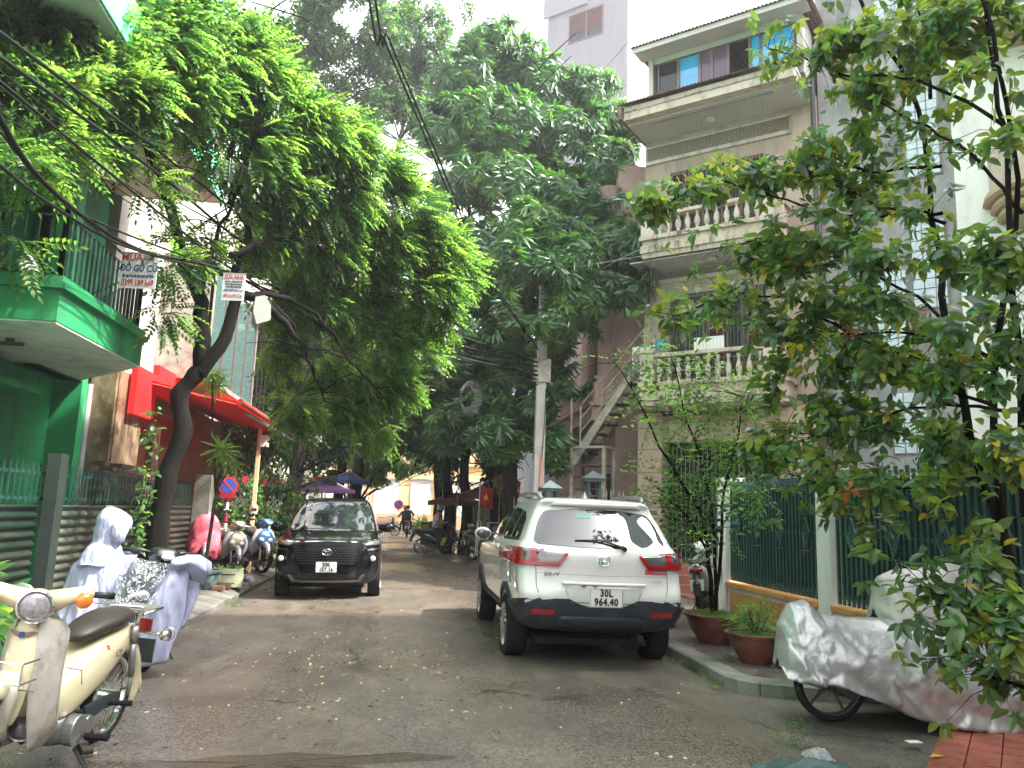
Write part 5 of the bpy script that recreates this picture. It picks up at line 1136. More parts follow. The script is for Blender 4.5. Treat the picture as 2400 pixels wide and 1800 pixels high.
sk([(-.60, .91), (-.45, .935), (0, .945), (.45, .935), (.60, .91), (.52, .68), (.42, .58), (-.42, .58), (-.52, .68)], 'f', 'grille', mesh_g, off=.012, step=.05, depth=.01)
mb = MB()
for r_ in range(7):
    for k in range(-9, 10):
        x = .052*k+(.026 if r_ % 2 else 0); z = .62+.04*r_
        if abs(x) < .5-.05*(r_ < 2): mb.add([(x-.017, 4.49-.11*(x/.87)**2*1.3, z), (x, 4.495-.11*(x/.87)**2*1.3, z-.009), (x+.017, 4.49-.11*(x/.87)**2*1.3, z), (x, 4.495-.11*(x/.87)**2*1.3, z+.009)], [(0, 1, 2, 3)])
mb.build('grille_studs', mat('grille_stud', (.05, .05, .055), rough=.3, metal=.6), tv)
sk([(-.55, .945), (0, .965), (.55, .945), (.55, .935), (0, .955), (-.55, .935)], 'f', 'hood_chrome', chrome, off=.014, step=.05)
for s in (1, -1):
    f = (lambda P: P) if s > 0 else mir
    sk(f([(.47, .93), (.60, .94), (.84, 1.0), (.86, .93), (.80, .90), (.62, .885)]), 'f', 'headlamp', smoke, off=.012, depth=.01, rnd=.012, step=.03)
    sk(f([(.50, .932), (.62, .948), (.8, .985), (.8, .975), (.62, .935), (.52, .92)]), 'f', 'lamp_strip', chrome, off=.026, step=.04)
    sk(f([(.63, .835), (.86, .86), (.862, .83), (.65, .815)]), 'f', 'lamp_brow', chrome, off=.012, step=.04)
    sk(f([(.80, .8), (.825, .8), (.835, .48), (.815, .48)]), 'f', 'chrome_slash', chrome, off=.012, step=.05)
    sk(f([(.66, .78), (.80, .79), (.81, .52), (.70, .56)]), 'f', 'fog_recess', mesh_g, off=.006, step=.05)
    MB().lathe([(.001, .0), (.04, 0), (.045, -.02), (.045, -.05)], 16, (s*.735, 4.37, .69), axis='y').build('fog_lamp', clear, tv, smooth=True)
    for P, n in (([(.45, 1.18), (.6, 1.42), (.9, 1.52), (1.1, 1.53), (1.1, 1.15)], 'quarter_glass'), ([(1.16, 1.15), (1.16, 1.54), (1.95, 1.56), (1.98, 1.14)], 'rear_door_glass'), ([(2.04, 1.14), (2.02, 1.56), (2.4, 1.5), (2.85, 1.33), (3.2, 1.16)], 'front_door_glass')):
        skin(bv2, P, 's', n, cglass, tv, side=s, off=.004, rnd=.03, step=.06)
    for P in ([(2.0, 1.13), (2.0, .35)], [(1.13, 1.13), (1.3, .6), (1.3, .35)], [(3.1, 1.1), (3.15, .4)]): strip(bv2, P, 's', 'door_gap', darkm, tv, .006, .0015, s)
    MB().tube([(s*.54, .7, 1.68), (s*.57, .85, 1.73), (s*.58, 1.6, 1.75), (s*.57, 2.2, 1.72), (s*.55, 2.4, 1.66)], .02, 8).build('roof_rail', mat('silver_rail', (.5, .5, .52), rough=.3, metal=.7), tv, smooth=True)
    mi = empty('door_mirror', (s*.95, 3.0, 1.16)); mi.parent = tv
    MB().ball((s*.03, 0, 0), .11, 12, sc=(1.15, .6, .8)).build('housing', blk, mi, smooth=True); MB().box(-.1*s-.04, -.02, -.1, -.1*s+.08, .03, -.05).build('arm', blackp, mi)
    for yc in WT: mkwheel(tv, s*.765, yc, .33, .21, s, 6, alloy, dalloy)
sk([(-.55, .43), (-.5, .36), (0, .355), (.5, .36), (.55, .43), (.62, .44), (.55, .32), (.4, .31), (-.4, .31), (-.55, .32), (-.62, .44)], 'f', 'silver_skid', mat('satin_silver', (.16, .165, .175), rough=.35, metal=.5), off=.014, step=.05)
sk([(-.45, .55), (-.4, .46), (.4, .46), (.45, .55)], 'f', 'lower_grille', mesh_g, off=.006)
for x in (-.35, .12): MB().tube([(x-.2, 3.62, 1.10), (x, 3.55, 1.14), (x+.34, 3.5, 1.15)], .008, 5).build('wiper', blackp, tv)
em = empty('emblem', (0, 4.515, .80)); em.parent = tv
def ell(a, b, dx=0, dz=0): return [(dx+a*math.cos(t), 0, dz+b*math.sin(t)) for t in [2*PI*i/24 for i in range(24)]]
MB().tube(ell(.072, .05), .006, 6, closed=True).tube(ell(.022, .047), .005, 6, closed=True).tube(ell(.045, .018, 0, .028), .005, 6, closed=True).build('emblem_ovals', chrome, em)
pp = plate(tv, (0, 4.515, .56), PI, '30K', '157.16', .33, .165)
skin(bv2, [(-.35, 3.5), (.35, 3.5), (.3, 3.46), (-.3, 3.46)], 't', 'dash_line', blackp, tv)
MB().box(-.6, .5, .2, .6, 4, .26).build('underbody', darkm, tv)
tv.location.z = .0; tv.rotation_euler = (0, .02, PI+.03)
# ================================================================ trees
BL_near = [(-4.28, 8.0, 6.39, 0.54, 0.36, 0.36, 1), (-3.92, 8.5, 6.61, 0.67, 0.44, 0.43, 1), (-3.46, 9.0, 7.17, 0.67, 0.47, 0.51, 1), (-2.92, 9.5, 7.45, 0.66, 0.5, 0.6, 1), (-3.99, 8.0, 5.69, 0.53, 0.32, 0.27, 0.6), (-3.49, 8.5, 6.04, 0.57, 0.36, 0.33, 0.8), (-3.04, 9.5, 6.55, 0.7, 0.47, 0.48, 1), (-2.36, 10.0, 7.28, 0.75, 0.55, 0.63, 1), (-2.44, 10.0, 6.29, 0.62, 0.45, 0.51, 1), (-1.83, 10.5, 6.86, 0.73, 0.56, 0.66, 1), (-1.28, 11.0, 6.91, 0.57, 0.48, 0.64, 1), (-0.85, 11.5, 6.56, 0.66, 0.5, 0.6, 1), (-1.54, 11.0, 6.14, 0.75, 0.55, 0.63, 1), (-2.04, 10.5, 5.88, 0.53, 0.38, 0.42, 0.8), (-0.37, 12.0, 6.25, 0.62, 0.47, 0.55, 1), (-0.88, 12.0, 5.77, 0.75, 0.55, 0.61, 1), (0.15, 12.5, 5.81, 0.65, 0.49, 0.57, 1), (-1.67, 11.5, 5.52, 0.71, 0.49, 0.52, 0.8), (-0.1, 12.5, 5.12, 0.78, 0.51, 0.5, 1), (-1.0, 12.5, 4.98, 0.77, 0.51, 0.49, 1), (0.54, 13.0, 5.62, 0.52, 0.39, 0.45, 1), (0.51, 13.0, 4.85, 0.44, 0.31, 0.33, 1), (-2.2, 11.0, 5.3, 0.43, 0.32, 0.37, 0.5), (-0.64, 13.0, 4.47, 0.65, 0.44, 0.44, 0.8), (-1.8, 12.0, 4.71, 0.6, 0.43, 0.47, 0.7), (-1.24, 13.0, 3.92, 0.65, 0.43, 0.43, 0.7), (-2.22, 12.5, 4.11, 0.41, 0.38, 0.55, 0.6), (-0.46, 13.5, 3.68, 0.6, 0.42, 0.45, 0.7), (-0.04, 14.0, 4.34, 0.55, 0.38, 0.39, 0.6), (-1.17, 13.5, 3.34, 0.59, 0.4, 0.41, 0.7), (-1.88, 13.0, 3.16, 0.42, 0.37, 0.49, 0.7), (-1.82, 13.5, 2.49, 0.29, 0.22, 0.25, 0.7), (-0.72, 14.0, 2.89, 0.38, 0.28, 0.31, 0.6), (-3.87, 7.5, 4.67, 0.37, 0.24, 0.24, 0.5), (-3.74, 8.0, 5.06, 0.39, 0.26, 0.26, 0.5), (-3.98, 8.0, 4.03, 0.26, 0.19, 0.21, 0.25), (-4.08, 8.0, 4.47, 0.22, 0.17, 0.22, 0.25), (-3.24, 9.0, 5.17, 0.35, 0.24, 0.25, 0.35), (-3.06, 9.8, 4.46, 0.32, 0.26, 0.32, 0.3), (-3.11, 10.0, 3.9, 0.22, 0.19, 0.27, 0.3), (-2.85, 10.2, 4.96, 0.34, 0.25, 0.28, 0.35), (-2.62, 10.2, 5.45, 0.34, 0.27, 0.34, 0.5), (-4.16, 8.3, 6.0, 0.51, 0.33, 0.32, 0.8), (-3.72, 9.0, 5.65, 0.45, 0.3, 0.3, 0.5), (-4.17, 7.8, 5.61, 0.34, 0.27, 0.34, 0.7)]
BL_mid = [(-3.8, 22.0, 4.84, 1.31, 1.15, 1.55, 1), (-4.19, 21.0, 3.52, 0.68, 0.68, 1.01, 0.8), (-2.64, 24.0, 5.49, 1.58, 1.37, 1.85, 1), (-1.4, 26.0, 4.89, 1.57, 1.2, 1.43, 1), (-2.77, 24.0, 3.77, 1.17, 0.89, 1.04, 1), (-0.47, 26.0, 5.96, 1.3, 1.22, 1.74, 1), (-3.69, 22.0, 6.32, 1.09, 0.82, 0.97, 1), (-2.24, 24.0, 7.15, 1.47, 1.07, 1.2, 1), (-0.28, 26.0, 7.76, 1.32, 1.05, 1.32, 1), (-3.87, 22.0, 2.93, 0.71, 0.52, 0.59, 1)]
BL_top = [(-2.77, 26.0, 19.05, 2.01, 1.36, 1.39, 1), (-0.79, 28.0, 19.76, 1.51, 1.34, 1.85, 1), (-4.5, 27.0, 18.46, 1.43, 1.08, 1.27, 0.6), (-1.67, 28.0, 17.83, 1.82, 1.32, 1.49, 1), (-0.0, 29.0, 18.05, 1.21, 1.17, 1.72, 0.8), (-2.78, 27.0, 16.09, 1.42, 1.07, 1.26, 0.6), (0.69, 30.0, 22.65, 1.09, 0.66, 0.55, 0.3)]
BL_mango = [(2.21, 21.0, 15.0, 1.4, 0.92, 0.89, 1), (1.22, 21.0, 14.05, 1.13, 0.81, 0.88, 1), (3.4, 21.0, 14.03, 1.4, 0.92, 0.89, 1), (4.71, 21.0, 14.04, 1.16, 0.77, 0.77, 1), (5.52, 21.0, 13.02, 0.9, 0.72, 0.9, 1), (0.89, 20.5, 12.27, 1.09, 0.83, 0.97, 1), (2.3, 20.0, 12.29, 1.44, 0.96, 0.96, 1), (3.99, 20.5, 12.2, 1.36, 0.94, 0.99, 1), (5.27, 20.0, 11.18, 0.73, 0.68, 0.97, 1), (1.06, 20.0, 10.39, 0.94, 0.75, 0.94, 1), (2.42, 19.5, 10.18, 1.27, 0.88, 0.92, 1), (3.96, 19.5, 10.08, 1.28, 0.84, 0.81, 1), (5.27, 19.5, 9.83, 0.7, 0.56, 0.7, 0.8), (1.63, 19.0, 8.49, 0.77, 0.66, 0.88, 0.7), (2.98, 19.0, 8.48, 1.11, 0.76, 0.78, 1), (4.34, 18.5, 8.31, 0.99, 0.66, 0.66, 1), (5.43, 18.0, 8.34, 0.65, 0.52, 0.65, 1), (5.11, 18.0, 7.42, 0.85, 0.6, 0.64, 1), (3.92, 18.0, 6.89, 0.95, 0.63, 0.63, 1), (2.73, 18.5, 6.83, 0.96, 0.64, 0.64, 1), (1.48, 19.0, 6.88, 0.76, 0.57, 0.65, 0.8), (3.01, 16.7, 5.96, 0.53, 0.39, 0.44, 1), (3.05, 16.8, 6.89, 0.69, 0.51, 0.59, 1), (2.47, 17.0, 7.43, 0.6, 0.48, 0.6, 1), (3.69, 17.0, 7.52, 0.6, 0.44, 0.5, 1), (2.93, 17.5, 8.49, 0.83, 0.54, 0.52, 1), (3.59, 16.9, 6.45, 0.49, 0.36, 0.39, 1), (2.35, 16.9, 6.16, 0.49, 0.39, 0.49, 1), (2.01, 19.5, 5.9, 1.0, 0.71, 0.78, 1), (3.84, 18.5, 5.92, 0.75, 0.51, 0.54, 1), (3.3, 19.0, 5.21, 0.65, 0.52, 0.65, 0.7), (1.07, 20.0, 5.37, 0.9, 0.68, 0.79, 1), (1.63, 19.5, 4.42, 0.88, 0.66, 0.77, 1), (3.86, 18.5, 4.94, 0.53, 0.42, 0.53, 0.8), (2.82, 18.5, 4.03, 0.73, 0.5, 0.52, 0.7), (2.21, 18.5, 3.37, 0.73, 0.5, 0.52, 1), (3.58, 18.5, 3.12, 0.42, 0.38, 0.52, 0.8), (1.15, 20.0, 3.68, 0.67, 0.53, 0.67, 0.8), (0.61, 22.0, 4.72, 0.74, 0.74, 1.1, 1), (0.31, 23.0, 6.15, 0.9, 0.77, 1.03, 1)]
BL_dark = [(-1.1, 38.0, 4.59, 1.46, 0.92, 0.83, 1), (0.83, 34.0, 4.92, 1.32, 0.98, 1.13, 1), (2.11, 30.0, 3.43, 1.0, 0.73, 0.83, 1), (0.02, 32.0, 5.76, 1.6, 1.14, 1.24, 1), (-1.63, 34.0, 5.74, 1.5, 1.05, 1.12, 1), (0.95, 30.0, 6.73, 1.51, 1.21, 1.51, 1), (2.94, 27.0, 3.58, 0.9, 0.72, 0.9, 1), (2.22, 28.0, 4.72, 1.41, 1.06, 1.25, 1)]
BL_pale = [(-2.21, 40.0, 4.27, 1.31, 0.87, 0.87, 1), (-0.89, 40.0, 3.78, 1.2, 0.79, 0.76, 1), (0.18, 40.0, 4.16, 0.99, 0.7, 0.77, 1), (-1.5, 40.0, 3.22, 0.87, 0.57, 0.54, 0.7)]
BL_hedge = [(-3.74, 18.6, 1.52, 0.59, 0.47, 0.59, 1), (-3.95, 18.0, 1.04, 0.47, 0.41, 0.57, 1), (-3.31, 18.5, 1.05, 0.49, 0.43, 0.58, 1), (-2.9, 19.0, 0.95, 0.5, 0.44, 0.6, 1), (-2.68, 20.0, 1.35, 0.53, 0.43, 0.53, 1), (-3.88, 19.0, 2.11, 0.6, 0.4, 0.4, 0.6), (-3.24, 20.0, 1.96, 0.53, 0.38, 0.43, 0.7), (-2.76, 21.0, 2.01, 0.45, 0.36, 0.45, 1), (-2.8, 18.0, 0.52, 0.38, 0.27, 0.28, 0.8), (-3.62, 20.0, 2.69, 0.53, 0.38, 0.43, 0.5)]
BL_right = [(4.24, 5.0, 5.47, 0.47, 0.31, 0.3, 1), (4.09, 5.5, 5.66, 0.44, 0.29, 0.29, 1), (3.87, 6.0, 6.0, 0.39, 0.27, 0.28, 0.7), (3.69, 6.0, 5.81, 0.27, 0.19, 0.2, 0.4), (4.05, 6.0, 5.47, 0.43, 0.27, 0.23, 0.8), (4.05, 4.6, 4.8, 0.28, 0.21, 0.25, 0.6), (4.3, 5.6, 5.19, 0.33, 0.22, 0.22, 0.4), (3.98, 6.3, 5.24, 0.36, 0.24, 0.24, 0.5), (3.75, 6.6, 5.01, 0.37, 0.25, 0.25, 0.7), (4.07, 6.0, 4.97, 0.35, 0.23, 0.23, 0.4), (3.2, 6.4, 4.7, 0.36, 0.2, 0.14, 0.6), (2.46, 6.2, 4.45, 0.46, 0.23, 0.11, 0.55), (2.03, 6.1, 4.21, 0.26, 0.16, 0.15, 0.7), (2.87, 6.4, 4.79, 0.28, 0.17, 0.16, 0.5), (3.93, 6.2, 4.59, 0.43, 0.25, 0.2, 0.6), (4.13, 5.6, 4.24, 0.36, 0.21, 0.18, 0.4), (3.92, 4.6, 3.94, 0.27, 0.18, 0.18, 0.5), (4.0, 4.4, 4.16, 0.17, 0.14, 0.17, 0.6), (3.7, 6.2, 4.08, 0.46, 0.28, 0.23, 0.7), (3.87, 5.6, 3.73, 0.42, 0.25, 0.21, 0.8), (3.97, 5.0, 3.54, 0.32, 0.2, 0.19, 0.8), (3.92, 4.5, 3.37, 0.23, 0.18, 0.23, 1), (3.5, 6.6, 3.95, 0.36, 0.24, 0.24, 0.8), (3.21, 6.8, 4.12, 0.25, 0.18, 0.21, 0.6), (3.72, 6.2, 3.53, 0.46, 0.27, 0.23, 1), (3.92, 5.6, 3.3, 0.42, 0.26, 0.24, 1), (4.01, 5.0, 3.09, 0.35, 0.24, 0.25, 1), (3.86, 4.4, 2.87, 0.2, 0.17, 0.22, 1), (3.4, 6.6, 3.36, 0.36, 0.24, 0.24, 0.8), (2.21, 6.4, 3.31, 0.27, 0.17, 0.17, 0.6), (2.61, 6.6, 3.59, 0.36, 0.21, 0.16, 0.6), (3.07, 6.8, 3.64, 0.29, 0.2, 0.21, 0.6), (3.72, 6.3, 3.0, 0.46, 0.27, 0.23, 1), (3.96, 5.8, 2.88, 0.43, 0.27, 0.25, 1), (4.07, 5.2, 2.68, 0.35, 0.24, 0.26, 1), (3.92, 4.5, 2.49, 0.2, 0.17, 0.22, 1), (3.53, 6.8, 2.84, 0.37, 0.24, 0.24, 0.8), (3.81, 6.4, 2.55, 0.42, 0.26, 0.23, 0.9), (4.0, 5.9, 2.39, 0.43, 0.26, 0.21, 1), (4.08, 5.3, 2.24, 0.36, 0.25, 0.26, 1), (3.88, 4.5, 2.07, 0.19, 0.18, 0.25, 1), (3.61, 6.8, 2.39, 0.32, 0.21, 0.2, 0.8), (3.4, 7.0, 2.2, 0.29, 0.21, 0.25, 0.8), (3.73, 6.3, 2.05, 0.41, 0.25, 0.22, 1), (3.84, 5.7, 1.89, 0.41, 0.24, 0.2, 1), (3.94, 5.2, 1.78, 0.34, 0.23, 0.22, 1), (3.91, 4.6, 1.66, 0.22, 0.18, 0.22, 1), (3.66, 6.2, 1.71, 0.25, 0.17, 0.18, 0.6), (3.98, 6.1, 1.51, 0.22, 0.16, 0.18, 0.5), (4.0, 5.0, 1.42, 0.24, 0.16, 0.15, 0.6), (3.87, 4.7, 1.3, 0.2, 0.13, 0.14, 0.5), (3.46, 4.7, 1.1, 0.19, 0.14, 0.17, 0.8), (3.67, 4.6, 0.96, 0.24, 0.16, 0.16, 0.9), (3.75, 4.4, 1.04, 0.13, 0.11, 0.16, 0.8), (3.39, 4.7, 0.88, 0.16, 0.11, 0.11, 0.7), (3.71, 4.6, 0.7, 0.16, 0.11, 0.11, 0.7), (3.62, 4.3, 0.9, 0.13, 0.11, 0.15, 0.6)]
BL_bonsai = [(2.79, 9.0, 3.14, 0.31, 0.25, 0.31, 0.5), (3.11, 9.0, 3.54, 0.37, 0.25, 0.26, 0.6), (3.55, 9.0, 3.19, 0.42, 0.3, 0.32, 0.8), (4.05, 9.0, 3.06, 0.37, 0.28, 0.32, 0.8), (3.11, 9.0, 2.74, 0.37, 0.27, 0.31, 0.6), (3.6, 9.0, 2.61, 0.37, 0.27, 0.31, 0.6), (4.11, 8.8, 2.51, 0.31, 0.25, 0.31, 0.8), (2.9, 9.0, 2.11, 0.26, 0.21, 0.26, 0.4), (3.33, 9.0, 1.97, 0.36, 0.27, 0.31, 0.8), (3.87, 9.0, 1.99, 0.31, 0.23, 0.26, 0.6), (3.17, 9.0, 1.51, 0.31, 0.25, 0.31, 0.9), (3.54, 9.0, 1.37, 0.26, 0.2, 0.26, 0.7), (2.73, 9.2, 4.28, 0.27, 0.15, 0.11, 0.1), (2.4, 9.2, 3.59, 0.21, 0.17, 0.21, 0.2), (4.1, 8.8, 1.95, 0.26, 0.2, 0.26, 0.6)]
BL_shrub = [(3.57, 7.7, 0.56, 0.26, 0.16, 0.13, 0.8), (3.48, 7.7, 0.73, 0.17, 0.12, 0.13, 0.5), (3.76, 7.7, 0.73, 0.17, 0.12, 0.13, 0.5)]
TR_right = [(4.37, 5.0, 0.8), (4.29, 5.1, 1.52), (4.2, 5.2, 2.04), (4.18, 5.3, 2.63), (4.23, 5.5, 3.41), (4.31, 5.6, 3.81), (4.31, 5.7, 4.18), (4.39, 5.8, 4.7), (4.4, 6.0, 5.55), (4.19, 6.1, 6.07), (4.02, 6.2, 6.65)]
TR_right2 = [(4.1, 4.6, 1.39), (4.08, 4.6, 2.23), (4.08, 4.6, 3.11), (4.2, 4.7, 4.27), (4.22, 4.8, 4.83), (4.37, 5.0, 5.71)]
TR_r3 = [(4.29, 5.1, 1.52), (4.13, 4.9, 2.57), (4.25, 4.8, 3.5), (4.26, 4.7, 4.05), (4.09, 4.6, 4.87), (3.96, 4.6, 5.51)]
BR_0 = [(4.37, 5.6, 4.06), (4.13, 5.9, 4.23), (3.82, 6.1, 4.28), (3.42, 6.2, 4.38), (2.99, 6.3, 4.55), (2.5, 6.2, 4.5), (2.11, 6.1, 4.22)]
BR_1 = [(4.35, 5.6, 4.15), (4.14, 5.9, 4.27), (3.78, 6.3, 4.67), (3.52, 6.5, 4.94)]
BR_2 = [(4.52, 5.8, 4.68), (4.06, 6.0, 4.68), (3.83, 6.3, 4.84), (3.52, 6.6, 4.82)]
BR_3 = [(4.3, 4.8, 4.5), (4.04, 5.4, 5.2), (3.81, 6.0, 5.57), (3.61, 6.3, 5.9), (3.33, 6.6, 6.17)]
BR_4 = [(4.28, 4.7, 3.79), (4.24, 5.0, 4.31), (4.17, 5.5, 4.85), (4.01, 6.0, 5.38), (3.67, 6.4, 6.06)]
BR_5 = [(4.2, 5.0, 2.43), (4.0, 5.4, 2.67), (3.75, 6.0, 3.13), (3.48, 6.6, 3.29), (2.94, 6.8, 3.46)]
BR_6 = [(4.09, 4.6, 2.34), (4.09, 5.2, 2.45), (3.91, 5.7, 2.44), (3.78, 6.1, 2.29), (3.66, 6.6, 2.34), (3.53, 6.9, 2.48)]
BR_7 = [(4.11, 4.6, 2.58), (4.1, 5.4, 3.02), (3.75, 6.0, 3.17), (3.43, 6.5, 3.22)]
BR_8 = [(4.13, 4.8, 1.96), (3.95, 5.3, 1.88), (3.7, 6.0, 1.82), (3.45, 6.6, 1.98)]
BR_9 = [(4.24, 5.1, 2.7), (4.15, 5.7, 3.42), (3.82, 6.2, 3.89), (3.51, 6.6, 4.21), (2.99, 6.9, 4.18)]
BR_10 = [(3.84, 4.4, 0.74), (3.76, 4.6, 0.9), (3.58, 4.7, 1.05), (3.4, 4.7, 1.15)]
BR_11 = [(3.82, 4.4, 0.59), (3.77, 4.6, 0.62), (3.68, 4.7, 0.73)]
BR_12 = [(3.75, 6.0, 3.13), (3.44, 6.5, 3.59), (2.86, 6.6, 3.57), (2.29, 6.4, 3.32)]
BR_13 = [(4.3, 5.6, 5.19), (4.41, 5.8, 6.03), (4.33, 5.9, 6.43)]
bons = [(3.7, 9.0, 0.53), (3.65, 9.0, 1.07), (3.54, 9.0, 1.62), (3.17, 9.0, 2.17), (2.79, 9.0, 2.88), (2.49, 9.1, 3.41)]
bons2 = [(3.72, 9.0, 0.53), (3.81, 9.0, 1.23), (3.87, 9.0, 1.89), (4.04, 9.0, 2.58), (4.11, 9.0, 3.06)]
bons3 = [(3.75, 9.0, 0.63), (3.7, 9.0, 1.37), (3.55, 9.0, 2.24), (3.33, 9.0, 2.91), (3.22, 9.0, 3.44)]
bons4 = [(3.67, 9.0, 1.12), (3.33, 9.0, 1.62), (3.11, 9.0, 1.71)]
lt1 = [(-2.14, 10.5, 4.34), (-1.77, 11.0, 4.44), (-1.33, 11.6, 4.24), (-0.97, 12.2, 3.85), (-0.43, 13.0, 3.38)]
lt2 = [(-1.96, 10.8, 4.28), (-1.68, 11.5, 4.0), (-1.56, 12.3, 3.7), (-1.4, 13.0, 3.26)]
lt3 = [(-2.4, 10.0, 4.69), (-1.98, 10.5, 5.14), (-1.4, 11.3, 5.47), (-0.67, 12.0, 5.5), (0.17, 12.7, 5.5)]
lt4 = [(-2.47, 10.0, 5.39), (-2.13, 10.2, 6.11), (-1.79, 10.6, 6.85), (-1.38, 11.0, 7.38)]
lt5 = [(-2.5, 10.0, 5.74), (-2.48, 10.0, 6.77), (-2.4, 10.3, 7.78), (-2.29, 10.6, 8.67)]
lt6 = [(-3.14, 10.0, 5.21), (-3.22, 9.6, 5.61), (-3.27, 9.2, 5.8), (-3.43, 8.8, 6.17), (-3.54, 8.5, 6.82), (-3.55, 8.5, 7.35)]
lt7 = [(-3.27, 9.2, 5.8), (-3.7, 8.5, 5.56), (-3.96, 8.0, 5.13)]
lt8 = [(-3.46, 8.7, 6.32), (-3.86, 8.4, 6.45), (-4.2, 8.0, 6.4)]
lt9 = [(-2.86, 10.4, 4.26), (-2.69, 10.2, 4.97), (-2.49, 10.1, 5.42), (-2.5, 10.0, 5.74)]
mangotr = [(3.2, 24.0, 2.06), (3.13, 23.0, 4.09), (3.43, 22.0, 5.89), (2.89, 21.5, 8.31), (2.84, 21.0, 11.4), (2.88, 21.0, 14.11)]
mb1 = [(3.3, 22.0, 5.89), (4.23, 20.5, 7.49), (5.05, 19.5, 8.47)]
mb2 = [(2.94, 21.7, 7.72), (1.68, 21.0, 9.2), (1.19, 20.5, 11.01)]
mb3 = [(3.13, 23.0, 4.09), (1.78, 21.5, 5.08), (1.09, 21.0, 6.17)]
bark = mat('dark_wet_bark', (.003, .0026, .0022), (.010, .008, .0065), 9, .95, spec=.15, bump=.5, bscale=30, stretch=(1, 1, .3), bd=.02)
barkg = mat('grey_brown_bark', (.03, .025, .02), (.07, .06, .048), 8, .95, spec=.15, bump=.5, bscale=25, stretch=(1, 1, .3), bd=.02)
L1 = [leafmat('leaf_fresh_green', (.055, .125, .032), (.24, .47, .06), tr=.55), leafmat('leaf_mid_green', (.04, .095, .03), (.16, .35, .055), tr=.52), leafmat('leaf_lime', (.10, .17, .03), (.30, .50, .06), tr=.52), leafmat('leaf_deep_green', (.022, .058, .026), (.045, .13, .035), tr=.35)]
L2 = [leafmat('mango_green', (.042, .125, .03), (.13, .36, .04), rough=.32, tr=.35, spec=.8), leafmat('mango_dark', (.028, .09, .026), (.08, .25, .03), rough=.3, tr=.3, spec=.8), leafmat('mango_young', (.07, .16, .03), (.2, .36, .05), rough=.35, tr=.35)]
L3 = [leafmat('leather_green', (.06, .125, .045), (.24, .42, .05), rough=.3, tr=.42, spec=.8), leafmat('leather_dark', (.042, .095, .05), (.16, .3, .05), rough=.28, tr=.35, spec=.9), leafmat('leather_olive', (.13, .19, .035), (.42, .5, .05), rough=.33, tr=.45), leafmat('leather_yellow', (.40, .33, .03), (.6, .5, .04), rough=.35, tr=.4), leafmat('leather_rust', (.35, .11, .03), (.5, .18, .04), rough=.4, tr=.4)]
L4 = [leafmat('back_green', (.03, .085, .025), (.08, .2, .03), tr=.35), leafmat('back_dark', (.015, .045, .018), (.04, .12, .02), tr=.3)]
def pick(n, w): return RNG.choice(len(w), n, p=np.array(w)/sum(w)).astype(np.int32)
def crown(par, blobs, n, kind, mats, wts, parts=0, size=1., keep=.62, droop=.3, side=.5, sc=(.8, 1.25), flow=(0, 0, 0), shell=.35, upj=.35, name='leaf'):
    P, d = blobpts(blobs, n, shell); P, d = clumped(P, d, size, keep=keep)
    ok = P[:, 2] > .2; P, d = P[ok], d[ok]
    D = np.linalg.norm(P-np.array(EYE), axis=1); ok = D > 2.2; P, d = P[ok], d[ok]
    M = sprays(P, d, droop=droop, side=side, sc=sc, flow=flow, upj=upj); mi = pick(len(P), wts)
    if parts: leafparts(name, kind, P-np.array(par.location), M, mi, mats, par, parts) if False else leafparts2(name, kind, P, M, mi, mats, par, parts)
    else: merged('foliage', kind, P-np.array(par.location), M, mi, mats, par)
def leafparts2(name, kind, P, M, mi, mats, par, k):
    d = np.linalg.norm(P-np.array(EYE), axis=1); idx = np.argsort(d); near, far = idx[:k], idx[k:]; L = np.array(par.location)
    for i in near:
        key = (kind, mats[mi[i]].name)
        if key not in _tplmesh:
            tv, tf = TPL[kind]; me = bpy.data.meshes.new(name); me.from_pydata([tuple(v) for v in tv], [], tf); me.materials.append(mats[mi[i]]); _tplmesh[key] = me
        A = Matrix.Identity(4)
        for r in range(3):
            for c in range(3): A[r][c] = M[i][r][c]
            A[r][3] = P[i][r]-L[r]
        o = link(name, _tplmesh[key], par); o.matrix_local = A
    if len(far): merged('foliage', kind, P[far]-L, M[far], mi[far], mats, par)
def rel(pts, o): return [Vector(p)-Vector(o) for p in pts]
# --- forked tree on the left path
BL_near = [(b[0], b[1], b[2], b[3], b[4]*.6, b[5], b[6]) for b in BL_near]
O = (-3.08, 10.5, .14); t1 = empty('pinnate_tree', O, label='dark forked tree on the left path whose bright feathery foliage fills the upper left', cat='tree')
tr = MB(); trunk = [(-3.12, 10.5, .1), (-3.08, 10.5, .6), (-3.07, 10.5, 1.39), (-3.02, 10.5, 1.93), (-2.90, 10.5, 2.44), (-2.99, 10.5, 2.88), (-2.86, 10.5, 3.12), (-2.74, 10.5, 3.3)]
tr.tube(rel(spl(trunk, 4), O), [.145-.045*(i/28)**.7+.012*math.sin(i*1.3) for i in range(29)], 12)
limb(tr, rel([(-2.74, 10.5, 3.3), (-2.80, 10.5, 3.87), (-2.87, 10.45, 4.28), (-3.05, 10.3, 4.57), (-3.2, 10.2, 5.15), (-3.4, 10, 5.69), (-3.6, 9.7, 6.3)], O), .12, .05, 8)
limb(tr, rel([(-2.78, 10.5, 3.2), (-2.62, 10.5, 3.45), (-2.44, 10.5, 3.85), (-2.4, 10.5, 4.26), (-2.14, 10.5, 4.3), (-1.85, 10.6, 4.1), (-1.6, 10.8, 3.8)], O), .11, .045, 8)
p1_ = limb(tr, rel([(-2.4, 10.5, 4.2), (-2.45, 10.5, 4.7), (-2.3, 10.5, 5.2), (-2.4, 10.3, 5.8), (-2.3, 10.3, 6.6)], O), .07, .03, 7)
ends = []
